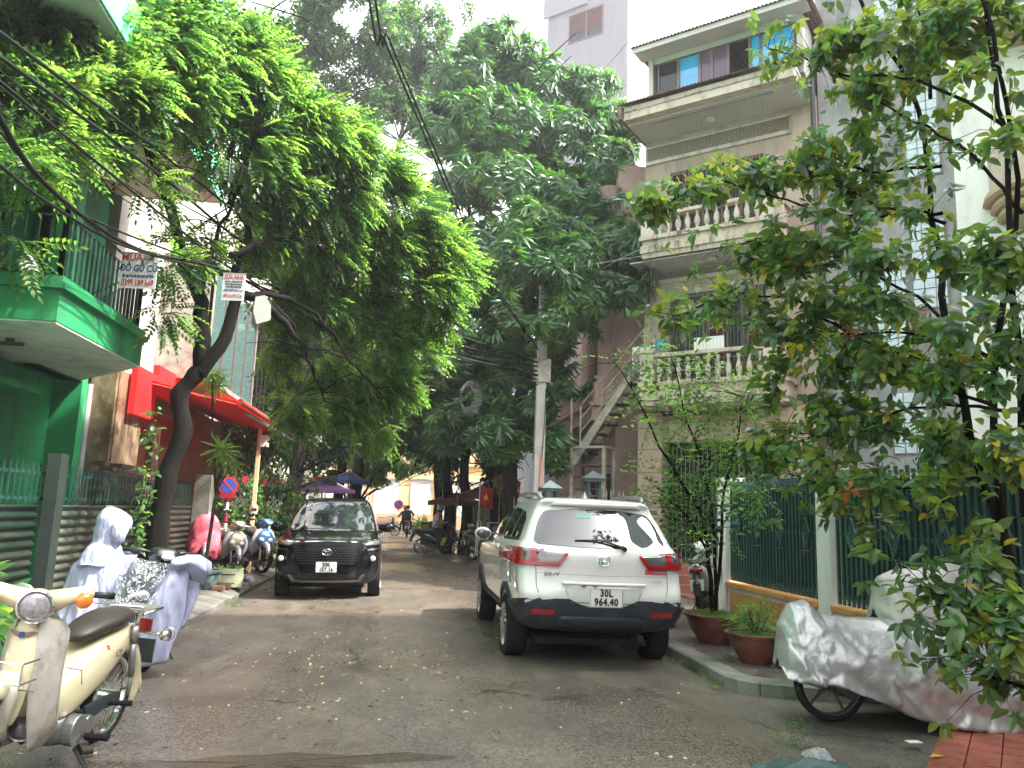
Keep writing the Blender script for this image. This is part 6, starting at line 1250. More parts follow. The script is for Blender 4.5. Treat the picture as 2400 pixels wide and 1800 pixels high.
for P in (lt1, lt2, lt3, lt4, lt5, lt6, lt7, lt8, lt9):
    pth = limb(tr, rel(P, O), .045, .014, 6, .04); ends += twigs(tr, pth, 16, .9, .012, .1, (.3, .1, 0))
tr.build('trunk', bark, t1, smooth=True)
crown(t1, BL_near, 24000, 'pinnate', L1, (.36, .28, .2, .16), parts=290, size=.55, keep=.64, droop=.12, side=.5, flow=(.6, -.05, -.12), shell=.1, sc=(.8, 1.2), name='leaf')
# creeper on its trunk, strap plants in the pot
cp = empty('creeper', (-3.08, 10.3, 1.2), label='leafy creeper clinging to the dark trunk of the forked tree', cat='creeper')
Pc = np.array([(random.gauss(-.12, .06), random.gauss(-.1, .08), random.uniform(-.3, 1.5)) for _ in range(170)]); mc = sprays(Pc, np.array([(random.gauss(0, 1), -1., random.gauss(0, .6)) for _ in range(170)]), sc=(.5, .9)); merged('leaf', 'single', Pc, mc, pick(170, (1, 1, 0, 0)), L1, cp)
# --- mango tree
O = (3.3, 24, 0); t2 = empty('mango_tree', O, label='tall dense mango tree with drooping leaf rosettes behind the concrete pole', cat='tree')
tr = MB(); pth = limb(tr, rel([(3.35, 24, 0), (3.3, 24, 1.2)]+mangotr[1:], O), .32, .06, 12, .03)
for P in (mb1, mb2, mb3): twigs(tr, limb(tr, rel(P, O), .12, .04, 7, .06), 14, 1.4, .02)
twigs(tr, pth, 40, 2.2, .03); tr.build('trunk', barkg, t2, smooth=True)
crown(t2, BL_mango, 12500, 'rosette', L2, (.5, .38, .12), parts=290, size=1.0, keep=.6, droop=.5, side=.45, flow=(0, -.35, 0), shell=.45, sc=(.85, 1.35), name='leaf_rosette')
for (x, y, lab) in ((1.55, 27.5, 'thick dark trunk left of the flag, maroon umbrellas around it'), (2.2, 27.8, 'second dark trunk close beside the flag'), (3.0, 25.6, 'dark leaning trunk right of the flags')):
    t = empty('street_tree', (x, y, 0), label=lab, cat='tree'); tr = MB(); pth = limb(tr, [(0, 0, 0), (.05, 0, 1.6), (-.1, 0, 3.2), (.2, .2, 5), (.1, .3, 7)], .24, .1, 10, .03); twigs(tr, pth, 14, 1.5, .03); tr.build('trunk', bark, t, smooth=True)
    bl = [(x+random.uniform(-1.3, 1.3), y+random.uniform(-1, 1), random.uniform(4.2, 7.5), 1.1, 1, .8) for _ in range(7)]; crown(t, bl, 2600, 'rosette', L2, (.35, .6, .05), keep=.65, droop=.5)
# --- trees behind
t3 = empty('street_tree', (-2.95, 21, .14), label='vine-wrapped leaning trunk behind the black car with bright leaves above', cat='tree')
tr = MB(); pth = limb(tr, [(-.2, 0, 0), (-.05, 0, .9), (.05, 0, 1.8), (.15, 0, 3.2), (.1, 0, 5), (.5, .3, 7.5), (.6, .4, 9.5)], .30, .07, 12, .04)
for i in range(9):
    a = random.uniform(0, 6); tr.tube([(.30*math.cos(a+k*.35)-.1+.03*k, .30*math.sin(a+k*.35), .2*k) for k in range(10)], .018, 5)
twigs(tr, pth, 40, 1.6, .025); tr.build('trunk', barkg, t3, smooth=True)
crown(t3, BL_mid, 9000, 'clump', [L1[0], L1[1], L1[2], L1[3]], (.35, .3, .15, .2), parts=0, size=1.2, keep=.55, droop=.3, shell=.3, sc=(.9, 1.5))
t4 = empty('street_tree', (-1.6, 28, .1), label='tall tree far back with thin dark foliage against the sky at top centre', cat='tree')
tr = MB(); pth = limb(tr, [(0, 0, 0), (-.1, 0, 3), (.3, 0, 6), (-.2, 0, 10), (.5, 0, 14), (.9, 0, 17.5)], .28, .06, 10, .06); twigs(tr, pth, 70, 3.2, .035)
tr.build('trunk', barkg, t4, smooth=True)
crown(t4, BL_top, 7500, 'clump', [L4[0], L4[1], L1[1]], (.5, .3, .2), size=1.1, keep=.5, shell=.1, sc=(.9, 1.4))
t5 = empty('street_tree', (-2.4, 29, .1), label='dark straight trunk between the cafe sign and the small pale tree', cat='tree')
tr = MB(); pth = limb(tr, [(0, 0, 0), (.05, 0, 2.5), (.3, 0, 5), (.5, 0, 7)], .22, .1, 9, .03); twigs(tr, pth, 12, 1.5, .03); tr.build('trunk', bark, t5, smooth=True)
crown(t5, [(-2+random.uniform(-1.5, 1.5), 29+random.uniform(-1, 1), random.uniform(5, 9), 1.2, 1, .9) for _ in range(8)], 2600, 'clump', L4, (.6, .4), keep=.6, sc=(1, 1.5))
t6 = empty('street_tree', (1.2, 34, 0), label='dark-leaved tree overhanging the street in front of the yellow building', cat='tree')
tr = MB(); pth = limb(tr, [(.4, 0, 0), (.3, 0, 2), (0, 0, 4), (-.8, 0, 6), (-1, 0, 9)], .25, .08, 9, .05); twigs(tr, pth, 40, 2.4, .03); tr.build('trunk', bark, t6, smooth=True)
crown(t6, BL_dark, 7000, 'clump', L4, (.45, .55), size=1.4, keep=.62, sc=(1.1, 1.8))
t7 = empty('small_tree', (-2.5, 38, 0), label='small spreading tree with pale sunlit leaves at the street end', cat='tree')
tr = MB(); 
for P in ([(0, 0, 0), (.1, 0, 1.0), (.5, 0, 2), (1.2, 0, 3.2), (2.2, .5, 3.9)], [(.1, 0, 1.0), (-.3, 0, 2), (-.6, 0, 3.2)], [(.3, 0, 1.4), (.9, 0, 2.2), (1.4, 0, 2.4)], [(-.05, 0, .8), (.25, 0, 1.8), (.3, 0, 3.4)]): limb(tr, P, .1, .04, 7, .03)
tr.build('trunk', bark, t7, smooth=True)
crown(t7, BL_pale, 3600, 'clump', [L1[2], L1[0]], (.55, .45), size=.9, keep=.6, sc=(.8, 1.3))
for k, (x, y, lab) in enumerate(((-6.5, 32, 'tree mass over the pale terraced houses'), (6.8, 46, 'far tree over the grey terraced houses'))):
    t = empty('background_tree', (x, y, 0), label=lab, cat='tree'); MB().tube([(0, 0, 0), (.2, 0, 4), (0, .2, 8)], [.25, .2, .1], 8).build('trunk', barkg, t)
    crown(t, [(x+random.uniform(-2, 3), y+random.uniform(-2.5, 2.5), random.uniform(5, 12), 1.8, 1.6, 1.4) for _ in range(12)], 4200, 'clump', L4, (.6, .4), sc=(1.4, 2.2), keep=.6)
hd = tag(empty('hedge_bank', (-3.4, 19, .14)), 'tangled shrubs and climbers along the left path behind the parked scooters', 'shrubs')
crown(hd, BL_hedge, 5200, 'single', [L1[0], L1[1], L1[3], L3[1]], (.3, .3, .2, .2), size=.35, keep=.6, sc=(.7, 1.3), droop=.2, side=.8, name='leaf')
MB().box(-.55, -.6, 0, .4, 3.2, .38).build('brick_planter', brickm, hd)
tr = MB()
for _ in range(40): a = random.uniform(-1, 1); tr.tube([(random.uniform(-.5, .4), random.uniform(-1, 2.5), 0), (random.uniform(-.7, .6), random.uniform(-1, 2.5), 1.0), (random.uniform(-.8, .7), random.uniform(-1, 2.5), 1.8)], .012, 4)
tr.build('stems', barkg, hd)
# --- leathery-leaved tree on the right
O = (5.0, 4.9, 0); t8 = empty('leathery_tree', O, label='near tree at the right edge with broad glossy leaves, some yellow, over the covered bikes', cat='tree')
tr = MB(); twp = []
limb(tr, rel([(4.9, 4.9, -.05), (4.8, 4.9, .6)]+TR_right, O), .042, .016, 10, .012); limb(tr, rel([(5.1, 4.8, -.05), (5.0, 4.7, .7)]+TR_right2, O), .034, .014, 8, .012); limb(tr, rel(TR_r3, O), .028, .012, 8, .012)
paths = []
for P in (BR_0, BR_1, BR_2, BR_3, BR_4, BR_5, BR_6, BR_7, BR_8, BR_9, BR_10, BR_11, BR_12, BR_13):
    q = limb(tr, rel(P, O), .017, .005, 6, .02, 4); paths.append(q)
tips = []
for q in paths+[rel(TR_right, O), rel(TR_right2, O)]: tips += twigs(tr, q, 26, .38, .0035, .15, (-.4, 0, .1), 4)
tr.build('trunk', bark, t8, smooth=True)
P, d = blobpts(BL_right, 2900, .1); P, d = clumped(P, d, .38, keep=.52)
Pt = np.array([tuple(e) for e in tips])+np.array(O)
Pp = np.array([tuple(q[random.randrange(len(q)//4, len(q))]) for q in paths for _ in range(14)])+np.array(O)+RNG.normal(size=(14*len(paths), 3))*.03
P = np.vstack([P, Pt, Pp]); d = np.vstack([d, RNG.normal(size=(len(Pt)+len(Pp), 3))*.6])
ok = np.linalg.norm(P-np.array(EYE), axis=1) > 3.2; P, d = P[ok], d[ok]
M = sprays(P, d, droop=.25, side=.6, sc=(.8, 1.2), flow=(-.35, -.1, -.1)); mi = pick(len(P), (.42, .27, .28, .028, .004))
leafparts2('leaf_whorl', 'whorl', P, M, mi, L3, t8, 295)
P, d = blobpts(BL_right, 2900, .1); P, d = clumped(P, d, .35, keep=.5); ok = np.linalg.norm(P-np.array(EYE), axis=1) > 3.4; P, d = P[ok], d[ok]
M = sprays(P, d, droop=.3, side=.8, sc=(.6, 1.1), flow=(-.3, -.1, 0)); merged('foliage', 'single', P-np.array(O), M, pick(len(P), (.40, .3, .25, .045, .006)), L3, t8)
tb = MB()
for (x, y) in ((1455, 0),): pass
# --- small tree growing from a bowl
O = (3.72, 9, .35); t9 = empty('bonsai_tree', O, label='thin many-stemmed small-leaved tree growing in the largest bowl pot', cat='tree')
tr = MB(); q = []
for P, r in ((bons, .035), (bons2, .03), (bons3, .028), (bons4, .02)): q.append(limb(tr, rel([(3.72, 9, .38)]+P[1:] if r > .02 else P, O), r, .006, 8, .02))
tp = []
for a in q: tp += twigs(tr, a, 22, .55, .005, .05, (-.1, 0, .1), 4)
tr.build('trunk', bark, t9, smooth=True)
P, d = blobpts(BL_bonsai, 420, .1); P = np.vstack([P, np.array([tuple(e) for e in tp])+np.array(O)]); d = np.vstack([d, RNG.normal(size=(len(tp), 3))])
M = sprays(P, d, droop=.1, side=.8, sc=(.75, 1.5)); merged('foliage', 'twigs', P-np.array(O), M, pick(len(P), (.4, .35, .1, .15)), L1, t9)
# --- bowls and shrubs
terra = mat('glazed_terracotta', (.10, .028, .018), (.16, .05, .032), 5, .35, stain=((.05, .02, .015), .6, 3, (1, 1, 1))); moss = mat('pot_moss', (.03, .09, .02), (.07, .15, .03), 20, .9, bump=.8, bscale=60)
def bowl(loc, R, h, label):
    t = empty('bowl_pot', loc, label=label, cat='plant pot', group='shallow terracotta bowl pots on the right kerb')
    MB().lathe([(R*.52, 0), (R*.56, .02), (R*.6, .05), (R*.78, h*.45), (R*.9, h*.8), (R*.92, h*.93)], 36).build('bowl', terra, t, smooth=True, auto=50)
    MB().lathe([(R*.92, h*.91), (R*1.02, h*.93), (R*1.03, h), (R*.88, h*1.01), (R*.85, h*.9)], 36).build('rim', terra, t, smooth=True, auto=40)
    MB().lathe([(0.001, h*.95), (R*.5, h*.97), (R*.86, h*.9)], 24).build('soil', moss, t, smooth=True); return t
bowl((3.72, 9.0, .12), .36, .32, 'largest bowl pot, holding the thin many-stemmed tree'); bowl((3.66, 7.78, .12), .31, .29, 'nearest bowl pot with a small twiggy shrub'); bowl((3.5, 10.2, .12), .27, .26, 'farthest bowl pot half hidden by the white car')
sh = empty('pot_shrub', (3.66, 7.78, .38), label='low twiggy yellow-green shrub in the nearest bowl pot', cat='shrub'); tr = MB()
for _ in range(16): a = random.uniform(0, 6.3); r = random.uniform(.05, .26); tr.tube([(0, 0, 0), (r*.5*math.cos(a), r*.5*math.sin(a), .12), (r*math.cos(a), r*math.sin(a), random.uniform(.15, .34))], [.009, .006, .003], 4)
tr.build('stems', barkg, sh); P, d = blobpts([(0, 0, .14, .27, .2, .08, 1), (-.1, 0, .26, .12, .1, .08, .5), (.12, 0, .26, .12, .1, .08, .5)], 230, .2)
merged('foliage', 'twigs', P, sprays(P, d, droop=0, side=.8, sc=(.3, .55)), pick(len(P), (.4, .1, .45, .05)), L1, sh)
gr = tag(empty('moss_tuft', (3.72, 9, .42)), 'green moss and seedlings covering the soil of the largest bowl', 'moss'); P, d = blobpts([(0, 0, 0, .32, .32, .03)], 400, 0)
merged('foliage', 'twigs', P, sprays(P, d*[1, 1, .2]+[0, 0, 1], droop=-.5, sc=(.15, .28)), pick(len(P), (.5, .2, .3, 0)), L1, gr)
# --- planter and dragon plant on the left path
gz = mat('blue_green_glaze', (.03, .05, .05), (.09, .13, .13), 9, .3, contrast=(.45, .55))
lp = empty('planter', (-3.1, 13.3, .15), label='dark blue-green glazed round planter beside the concrete fence post', cat='plant pot'); MB().lathe([(.17, 0), (.19, .02), (.235, .2), (.24, .27)], 28).build('body', gz, lp, smooth=True, auto=40); MB().lathe([(.235, .26), (.27, .27), (.27, .31), (.22, .31), (.2, .25)], 28).build('rim', gz, lp); MB().lathe([(.001, .27), (.22, .26)], 16).build('soil', dirt, lp)
dr = empty('dragon_plant', (-3.1, 13.2, .4), label='slender strap-leaved dragon plant rising from the glazed planter', cat='plant')
tr = MB(); limb(tr, [(0, 0, 0), (.04, 0, .8), (.1, -.1, 1.4), (.2, -.3, 1.85)], .035, .02, 8, .01); limb(tr, [(.09, -.05, 1.2), (.0, -.2, 2.0), (-.04, -.3, 2.6), (-.06, -.4, 3.1)], .022, .015, 8, .01); limb(tr, [(.08, -.05, 1.3), (.3, -.3, 1.7)], .018, .012, 6, .01); tr.build('stem', barkg, dr)
for p in ((.2, -.3, 1.85), (-.06, -.4, 3.12), (.3, -.3, 1.72), (-.02, -.4, 3.0), (.15, -.3, 1.95)):
    for s in (1, .8): merged('leaf_tuft', 'blade', np.array([p]), sprays(np.array([p]), np.array([[random.gauss(0, .1), random.gauss(0, .1), 0.]]), out=.1, droop=0, side=.05, sc=(s, s)) @ np.eye(3), pick(1, (1, 1, 0, 0)), [L1[0], L1[2], L1[1], L1[3]], dr, stuff=False)
# --- plants at the left edge, near
le = empty('edge_plant', (-3.6, 7.2, .15), label='leafy weeds in front of the green corrugated fence at the left edge', cat='plant'); P, d = blobpts([(0, 0, .3, .5, .5, .4), (.2, -.4, .5, .3, .4, .4), (-.1, .8, .2, .4, .6, .3)], 260, .1)
merged('foliage', 'single', P, sprays(P, d, droop=.1, side=.8, sc=(.9, 1.8)), pick(len(P), (.2, .4, .1, .3)), L1, le)
mb_ = [(-3.02, 6.0, .9), (-3.0, 6.0, 1.25), (-2.95, 6.0, .6)]
tr = MB(); tr.tube([(.5, -1.2, 0), (.52, -1.2, .6), (.5, -1.2, 1.05)], .012, 5); tr.build('stem', L1[0], le)
P = np.array([(.5+random.gauss(0, .02), -1.2+random.gauss(0, .02), random.uniform(.5, 1.05)) for _ in range(26)]); merged('leaf', 'single', P, sprays(P, RNG.normal(size=(26, 3))*[1, 1, .3]+[0, 0, .6], droop=0, sc=(1.2, 2.0)), pick(26, (.6, .1, .3, 0)), L1, le)
bb2 = empty('bamboo_leaves', (-2.6, 4.0, 1.6), label='long narrow lime leaves poking in at the left edge', cat='plant')
mb = MB()
for (z, l, dx) in ((.02, .34, .26), (-.08, .3, .2), (-.2, .32, .22), (-.3, .2, .15), (.1, .22, .18)):
    a = Vector((-.15, 0, z+.12)); b = a+Vector((dx*.6, -.02, .0)); c = a+Vector((dx*1.0, -.02, -l*.45)); n = Vector((0, .3, 1)).normalized()*.018
    s = Vector((.25, 0, .6)).normalized()*.022
    mb.add([a, b+s, b-s, c], [(0, 1, 3), (0, 3, 2)])
mb.build('leaf', L1[2], bb2)
# ================================================================ two-wheelers
def bwheel(par, x, r, w, m1=None, spokes=5, wire=False, rz=0, y=0):
    w_ = empty('wheel', (x, y, r), rz); w_.parent = par
    MB().lathe([(r*.84, -w*.4), (r*.93, -w*.5), (r*.98, -w*.35), (r, 0), (r*.98, w*.35), (r*.93, w*.5), (r*.84, w*.4), (r*.84, -w*.4)], 36, axis='y', cap=False).build('tyre', rub, w_, smooth=True)
    MB().lathe([(r*.85, -w*.36), (r*.80, -w*.2), (r*.80, w*.2), (r*.85, w*.36), (r*.86, 0), (r*.85, -w*.36)], 36, axis='y', cap=False).cyl((0, -.05, 0), (0, .05, 0), .035, n=12).build('rim', chrome if wire else (m1 or alloy), w_, smooth=True, auto=35)
    mb = MB()
    if wire:
        for k in range(28):
            a = 2*PI*k/28; b = a+(.5 if k % 2 else -.5); mb.tube([(.03*math.cos(b), .03*(1 if k % 4 < 2 else -1), .03*math.sin(b)), (r*.81*math.cos(a), 0, r*.81*math.sin(a))], .0016, 3)
    else:
        for k in range(spokes):
            a = 2*PI*k/spokes; mb.tube([(.02*math.cos(a), 0, .02*math.sin(a)), (r*.82*math.cos(a+.15), 0, r*.82*math.sin(a+.15))], [.016, .011], 5)
    mb.build('spokes', (galv if wire else (m1 or alloy)), w_); return w_
def shellm(name, c, rough=.25, metal=0): return mat(name, c, rough=rough, metal=metal, coat=.8)
seatm = mat('seat_vinyl', (.016, .014, .013), (.03, .026, .024), 8, .5)
def scooter(loc, rz, m1, m2, label, group=None, lean=.1, steer=.0, box=False, mirrors=True, scl=1):
    t = empty('parked_scooter', loc, rz, label=label, cat='scooter', group=group); t.rotation_euler = (-lean, 0, rz); t.scale = (scl,)*3
    bwheel(t, -.63, .27, .1, dalloy); bwheel(t, .64, .27, .09, dalloy, rz=steer)
    MB().loft([((-.98, 0, .80), .03, .02, 0), ((-.85, 0, .76), .09, .06, 0), ((-.6, 0, .66), .14, .12, 0), ((-.35, 0, .58), .16, .16, 0), ((-.12, 0, .50), .15, .18, 0), ((.0, 0, .42), .12, .1, 0)], 14).build('rear_body', m1, t, smooth=True)
    MB().loft([((-.15, 0, .30), .12, .08, 0), ((.05, 0, .29), .16, .05, 0), ((.3, 0, .31), .16, .05, 0), ((.38, 0, .38), .12, .06, 0)], 12).build('floor_board', blackp, t, smooth=True)
    MB().loft([((-.85, 0, .82), .07, .02, 0), ((-.7, 0, .83), .11, .04, 0), ((-.45, 0, .78), .13, .05, 0), ((-.2, 0, .76), .12, .055, 0), ((-.02, 0, .73), .08, .04, 0)], 12).build('seat', seatm, t, smooth=True)
    MB().loft([((.30, 0, .30), .10, .03, .0), ((.36, 0, .38), .19, .035, -1.0), ((.42, 0, .52), .24, .04, -1.2), ((.44, 0, .68), .25, .045, -1.3), ((.42, 0, .82), .19, .05, -1.2), ((.38, 0, .90), .08, .04, -1.1)], 14).build('leg_shield', m2, t, smooth=True)
    MB().loft([((.50, 0, .46), .05, .02, -1.2), ((.56, 0, .56), .15, .035, -1.2), ((.56, 0, .68), .18, .045, -1.3), ((.50, 0, .80), .13, .045, -1.3), ((.44, 0, .88), .05, .03, -1.2)], 14).build('nose_cowl', m1, t, smooth=True)
    MB().ball((.585, .085, .66), .055, 10, sc=(.5, 1.1, .8)).ball((.585, -.085, .66), .055, 10, sc=(.5, 1.1, .8)).build('turn_lens', clear, t, smooth=True)
    h = empty('handlebar', (.36, 0, 1.0), steer); h.parent = t
    MB().loft([((-.06, 0, -.06), .08, .05, 0), ((.0, 0, .02), .15, .065, 0), ((.09, 0, .03), .13, .06, 0), ((.14, 0, .0), .07, .035, 0)], 12).build('cowl', m1, h, smooth=True)
    MB().loft([((.10, 0, .015), .07, .035, 0), ((.155, 0, 0), .06, .028, 0), ((.162, 0, 0), .01, .005, 0)], 12).build('headlight', clear, h, smooth=True)
    for s in (1, -1): MB().tube([(-.03, s*.13, .03), (-.06, s*.2, .04), (-.1, s*.34, .03)], [.018, .018, .02], 8).build('grip', blackp, h, smooth=True)
    if mirrors:
        for s in (1, -1): MB().tube([(-.03, s*.18, .05), (-.02, s*.22, .17), (-.04, s*.27, .22)], .006, 5).ball((-.05, s*.29, .24), .055, 10, sc=(.35, 1.2, .8)).build('mirror', blackp, h, smooth=True)
    MB().tube([(.64-.30*math.cos(a), 0, .27+.30*math.sin(a)) for a in [PI*(.15+.75*i/8) for i in range(9)]], [.045, .055, .06, .06, .06, .06, .055, .05, .04], 8, flat=.9).build('front_fender', m2, t, smooth=True)
    MB().tube([(.64, .07, .27), (.5, .07, .6)], .02, 6).tube([(.64, -.07, .27), (.5, -.07, .6)], .02, 6).build('fork', galv, t)
    MB().tube([(-.05, -.1, .2), (-.4, -.16, .22), (-.85, -.17, .38)], [.03, .05, .055], 10).build('exhaust', galv, t, smooth=True); MB().loft([((-.65, .0, .27), .09, .06, 0), ((-.4, .0, .28), .13, .11, 0), ((-.15, 0, .28), .11, .1, 0)], 10).build('engine', dalloy, t)
    MB().ball((-.96, 0, .74), .06, 10, sc=(.6, 1.6, .6)).build('tail_lamp', redl, t, smooth=True); MB().box(-1.02, -.09, .48, -1.0, .09, .62).build('plate', platem, t)
    MB().tube([(-.9, 0, .72), (-1.0, 0, .55), (-1.03, 0, .42)], [.05, .06, .05], 8, flat=1).build('rear_guard', blackp, t)
    MB().tube([(.0, .12, .25), (.03, .27, .02), (.09, .28, .0)], .011, 5).build('side_stand', blackp, t); MB().tube([(-1.0, .1, .88), (-.8, .13, .89), (-.6, .14, .83)], .012, 6).tube([(-1.0, -.1, .88), (-.8, -.13, .89), (-.6, -.14, .83)], .012, 6).tube([(-1.0, .1, .88), (-1.0, -.1, .88)], .012, 6).build('grab_rail', galv, t)
    if box: MB().box(-1.15, -.22, .86, -.78, .22, 1.12).build('luggage_box', mat('grey_white_box', (.4, .42, .4), rough=.4), t, bevel=.03)
    return t
gold = mat('champagne_paint', (.42, .36, .26), rough=.28, metal=.5, coat=.7); silver = mat('silver_paint', (.45, .45, .46), rough=.3, metal=.4, coat=.6); bluep = shellm('blue_paint', (.03, .10, .24)); blackc = shellm('gloss_black', (.012, .012, .013)); whitep = shellm('white_scooter_paint', (.55, .55, .53)); greyp = shellm('grey_scooter_paint', (.2, .21, .2)); redp = shellm('red_scooter_paint', (.5, .03, .03))
A = lambda dx, dy: math.atan2(dy, dx)
scooter((-3.34, 15.7, .15), A(.5, -1), gold, silver, 'champagne and silver scooter facing the camera behind the foam planter box', steer=.25, scl=.97)
scooter((-3.05, 17.0, .15), A(.5, -1), bluep, silver, 'dark blue scooter parked close behind the champagne one', steer=.3)
sp_ = scooter((-3.85, 16.2, .15), A(.2, -1), silver, silver, 'scooter mostly hidden beneath a pink cover by the concrete post', steer=.1)
yd = scooter((4.38, 10.85, .13), A(.45, .9), whitep, whitep, 'white and red scooter parked in the gap behind the white pillar', steer=-.2); 
rb = scooter((1.30, 26.9, 0), A(1.33, -.35), blackc, blackc, 'black scooter with yellow trim that the rider in white is sitting on', steer=0, lean=0)
MB().prism([(.0, .35), (.16, .62), (.22, .6), (.12, .32)], .165, .17, 'y').prism([(.0, .35), (.16, .62), (.22, .6), (.12, .32)], -.17, -.165, 'y').build('yellow_decal', mat('yellow_print', (.5, .5, .05)), rb)
scooter((2.45, 27.7, 0), A(-.5, -1), whitep, greyp, 'white and grey scooter facing the street behind the black one', steer=.2)
scooter((2.75, 25.0, 0), A(.8, .6), greyp, whitep, 'scooter with pale side panels just beyond the white car mirror', box=False)
scooter((3.3, 27.0, 0), A(-.2, -1), blackc, blackc, 'dark scooter deep under the maroon umbrellas')
fs_ = scooter((-1.0, 43.3, 0), A(1, -.3), blackc, blackc, 'far dark scooter with a pinkish cover showing past the black car', mirrors=False)
far_bike = scooter((.26, 41.6, 0), A(0, 1), blackc, blackc, 'black motorbike carrying two riders away down the street', lean=0)
# cloth covers -----------------------------------------------------
def coverloft(name, secs, m, par, n=40, k=60, wr=.02, wf=6, seed=0, solid=.002, flare=.0, gather=.012):
    """secs: (x, ytop shift, ztop, halfwidth, zbottom near side, zbottom far side) along the length"""
    def sec(u):
        f = u*(len(secs)-1); i = min(int(f), len(secs)-2); t = f-i; t = t*t*(3-2*t) if False else t; return [a+(b-a)*t for a, b in zip(secs[i], secs[i+1])]
    def fn(u, v):
        x, ys, zt, hw, zn, zf_ = sec(u); a = (v-.5)*2      # -1 near side bottom, 1 far side bottom
        s = abs(a); zb = zn if a < 0 else zf_
        if s < .3: y = hw*.62*(s/.3)**.9*.62; z = zt-.05*(s/.3)**2
        else:
            t = (s-.3)/.7; y = hw*(.385+.615*min(1, t*1.6)**.6)+flare*t*t; z = (zt-.05)+(zb-zt+.05)*t
        y = math.copysign(y, a)+ys; N = noise.noise
        fold = abs(N(Vector((x*wf*.8+z*2.5, z*1.1, seed))))*2-.5
        w = wr*fold*(.4+s)+gather*N(Vector((x*22+z*6, z*9, seed+3)))+.5*gather*abs(N(Vector((x*30-z*26, y*8, seed+6))))*2
        w += (.026 if wr > .05 else .008)*(1-abs(math.sin(7.5*x+5.5*z+2.2*N(Vector((x*2, z*2, seed+1))))))**4*(.3+s)+(.02 if wr > .05 else .006)*(1-abs(math.sin(4.3*x-9*z+2.5*N(Vector((x*2.5, z*1.5, seed+2))))))**5*(.3+s); zz = z+.25*w*(1-s) + (.012*N(Vector((x*9, 0, seed)))*s)
        return (x+.4*w, y+math.copysign(w, a) if s > .12 else y+w*.2, zz)
    return MB().grid(fn, k, n).build(name, m, par, smooth=True, solid=solid)
silverc = mat('silver_cover_cloth', (.38, .38, .39), (.48, .48, .49), 2.5, .36, metal=.5, bump=.25, bscale=30, detail=10, bd=.004)
def crinkle(m, sc=7, dist=.02, st=.6, ridg=True, stretch=(1, 1, 1)):
    t = m.node_tree; N = t.nodes; L = t.links; g = N.new('ShaderNodeNewGeometry'); mp = N.new('ShaderNodeMapping'); mp.inputs['Scale'].default_value = stretch; L.new(g.outputs['Position'], mp.inputs['Vector'])
    a = N.new('ShaderNodeTexVoronoi'); a.feature = 'DISTANCE_TO_EDGE'; a.inputs['Scale'].default_value = sc; n0 = N.new('ShaderNodeTexNoise'); n0.inputs['Scale'].default_value = sc*.7; n0.inputs['Detail'].default_value = 5
    mixv = N.new('ShaderNodeMixRGB'); mixv.inputs['Fac'].default_value = .35; L.new(mp.outputs[0], mixv.inputs['Color1']); L.new(n0.outputs['Color'], mixv.inputs['Color2']); L.new(mp.outputs[0], n0.inputs['Vector']); L.new(mixv.outputs[0], a.inputs['Vector'])
    n1 = N.new('ShaderNodeTexNoise'); n1.noise_type = 'RIDGED_MULTIFRACTAL'; n1.inputs['Scale'].default_value = sc*.5; n1.inputs['Detail'].default_value = 5; L.new(mixv.outputs[0], n1.inputs['Vector'])
    ad = N.new('ShaderNodeMath'); ad.operation = 'ADD'; L.new(a.outputs['Distance'], ad.inputs[0]); ml = N.new('ShaderNodeMath'); ml.operation = 'MULTIPLY'; ml.inputs[1].default_value = .35; L.new(n1.outputs['Fac'], ml.inputs[0]); L.new(ml.outputs[0], ad.inputs[1])
    b = N.new('ShaderNodeBump'); b.inputs['Strength'].default_value = st; b.inputs['Distance'].default_value = dist; L.new(ad.outputs[0], b.inputs['Height'])
    for nd in N:
        if nd.type in ('BSDF_PRINCIPLED', 'BSDF_GLOSSY'): L.new(b.outputs[0], nd.inputs['Normal'])
crinkle(silverc, 8, .012, .6)
# silver-covered motorbike at the right
mc = empty('covered_motorbike', (3.95, 6.0, .0), -.06, label='motorbike under a crinkled silver cover, one tyre showing beneath it', cat='motorbike')
bwheel(mc, -.50, .29, .1, mat('grey_wheel', (.07, .07, .075), rough=.5, metal=.3)); bwheel(mc, .72, .29, .1, dalloy); MB().loft([((-.8, 0, .72), .08, .04, 0), ((-.3, 0, .66), .13, .12, 0), ((.3, 0, .6), .12, .16, 0), ((.7, 0, .8), .06, .08, 0)], 12).build('body', blackc, mc, smooth=True)
cv = empty('silver_cover', (3.95, 6.0, .0), -.06, label='nearer crinkled silver cloth cover draped low over the motorbike at lower right', cat='cover')
coverloft('cloth', [(-.93, 0, .46, .08, .42, .44), (-.90, 0, .74, .13, .34, .36), (-.82, 0, .90, .20, .32, .34), (-.70, .0, .93, .24, .31, .3), (-.60, 0, .84, .27, .33, .25), (-.35, 0, .80, .30, .26, .15), (-.05, 0, .80, .33, .12, .06), (.25, 0, .76, .35, .05, .05), (.55, 0, .74, .36, .03, .04), (.80, 0, .80, .36, .03, .04), (1.0, 0, .95, .34, .04, .04), (1.15, 0, .98, .28, .06, .05), (1.25, 0, .80, .16, .06, .06), (1.28, 0, .3, .05, .1, .1)], silverc, cv, n=70, k=150, wr=.08, wf=3.2, seed=2, gather=.012)
mc2 = empty('covered_motorbike', (4.85, 6.62, .1), .0, label='second bike standing wholly under a pale cloth cover, behind the silver one', cat='motorbike')
bwheel(mc2, -.5, .28, .1, dalloy); bwheel(mc2, .6, .28, .1, dalloy); MB().loft([((-.5, 0, .62), .12, .1, 0), ((.2, 0, .6), .1, .1, 0)], 10).build('body', blackc, mc2)
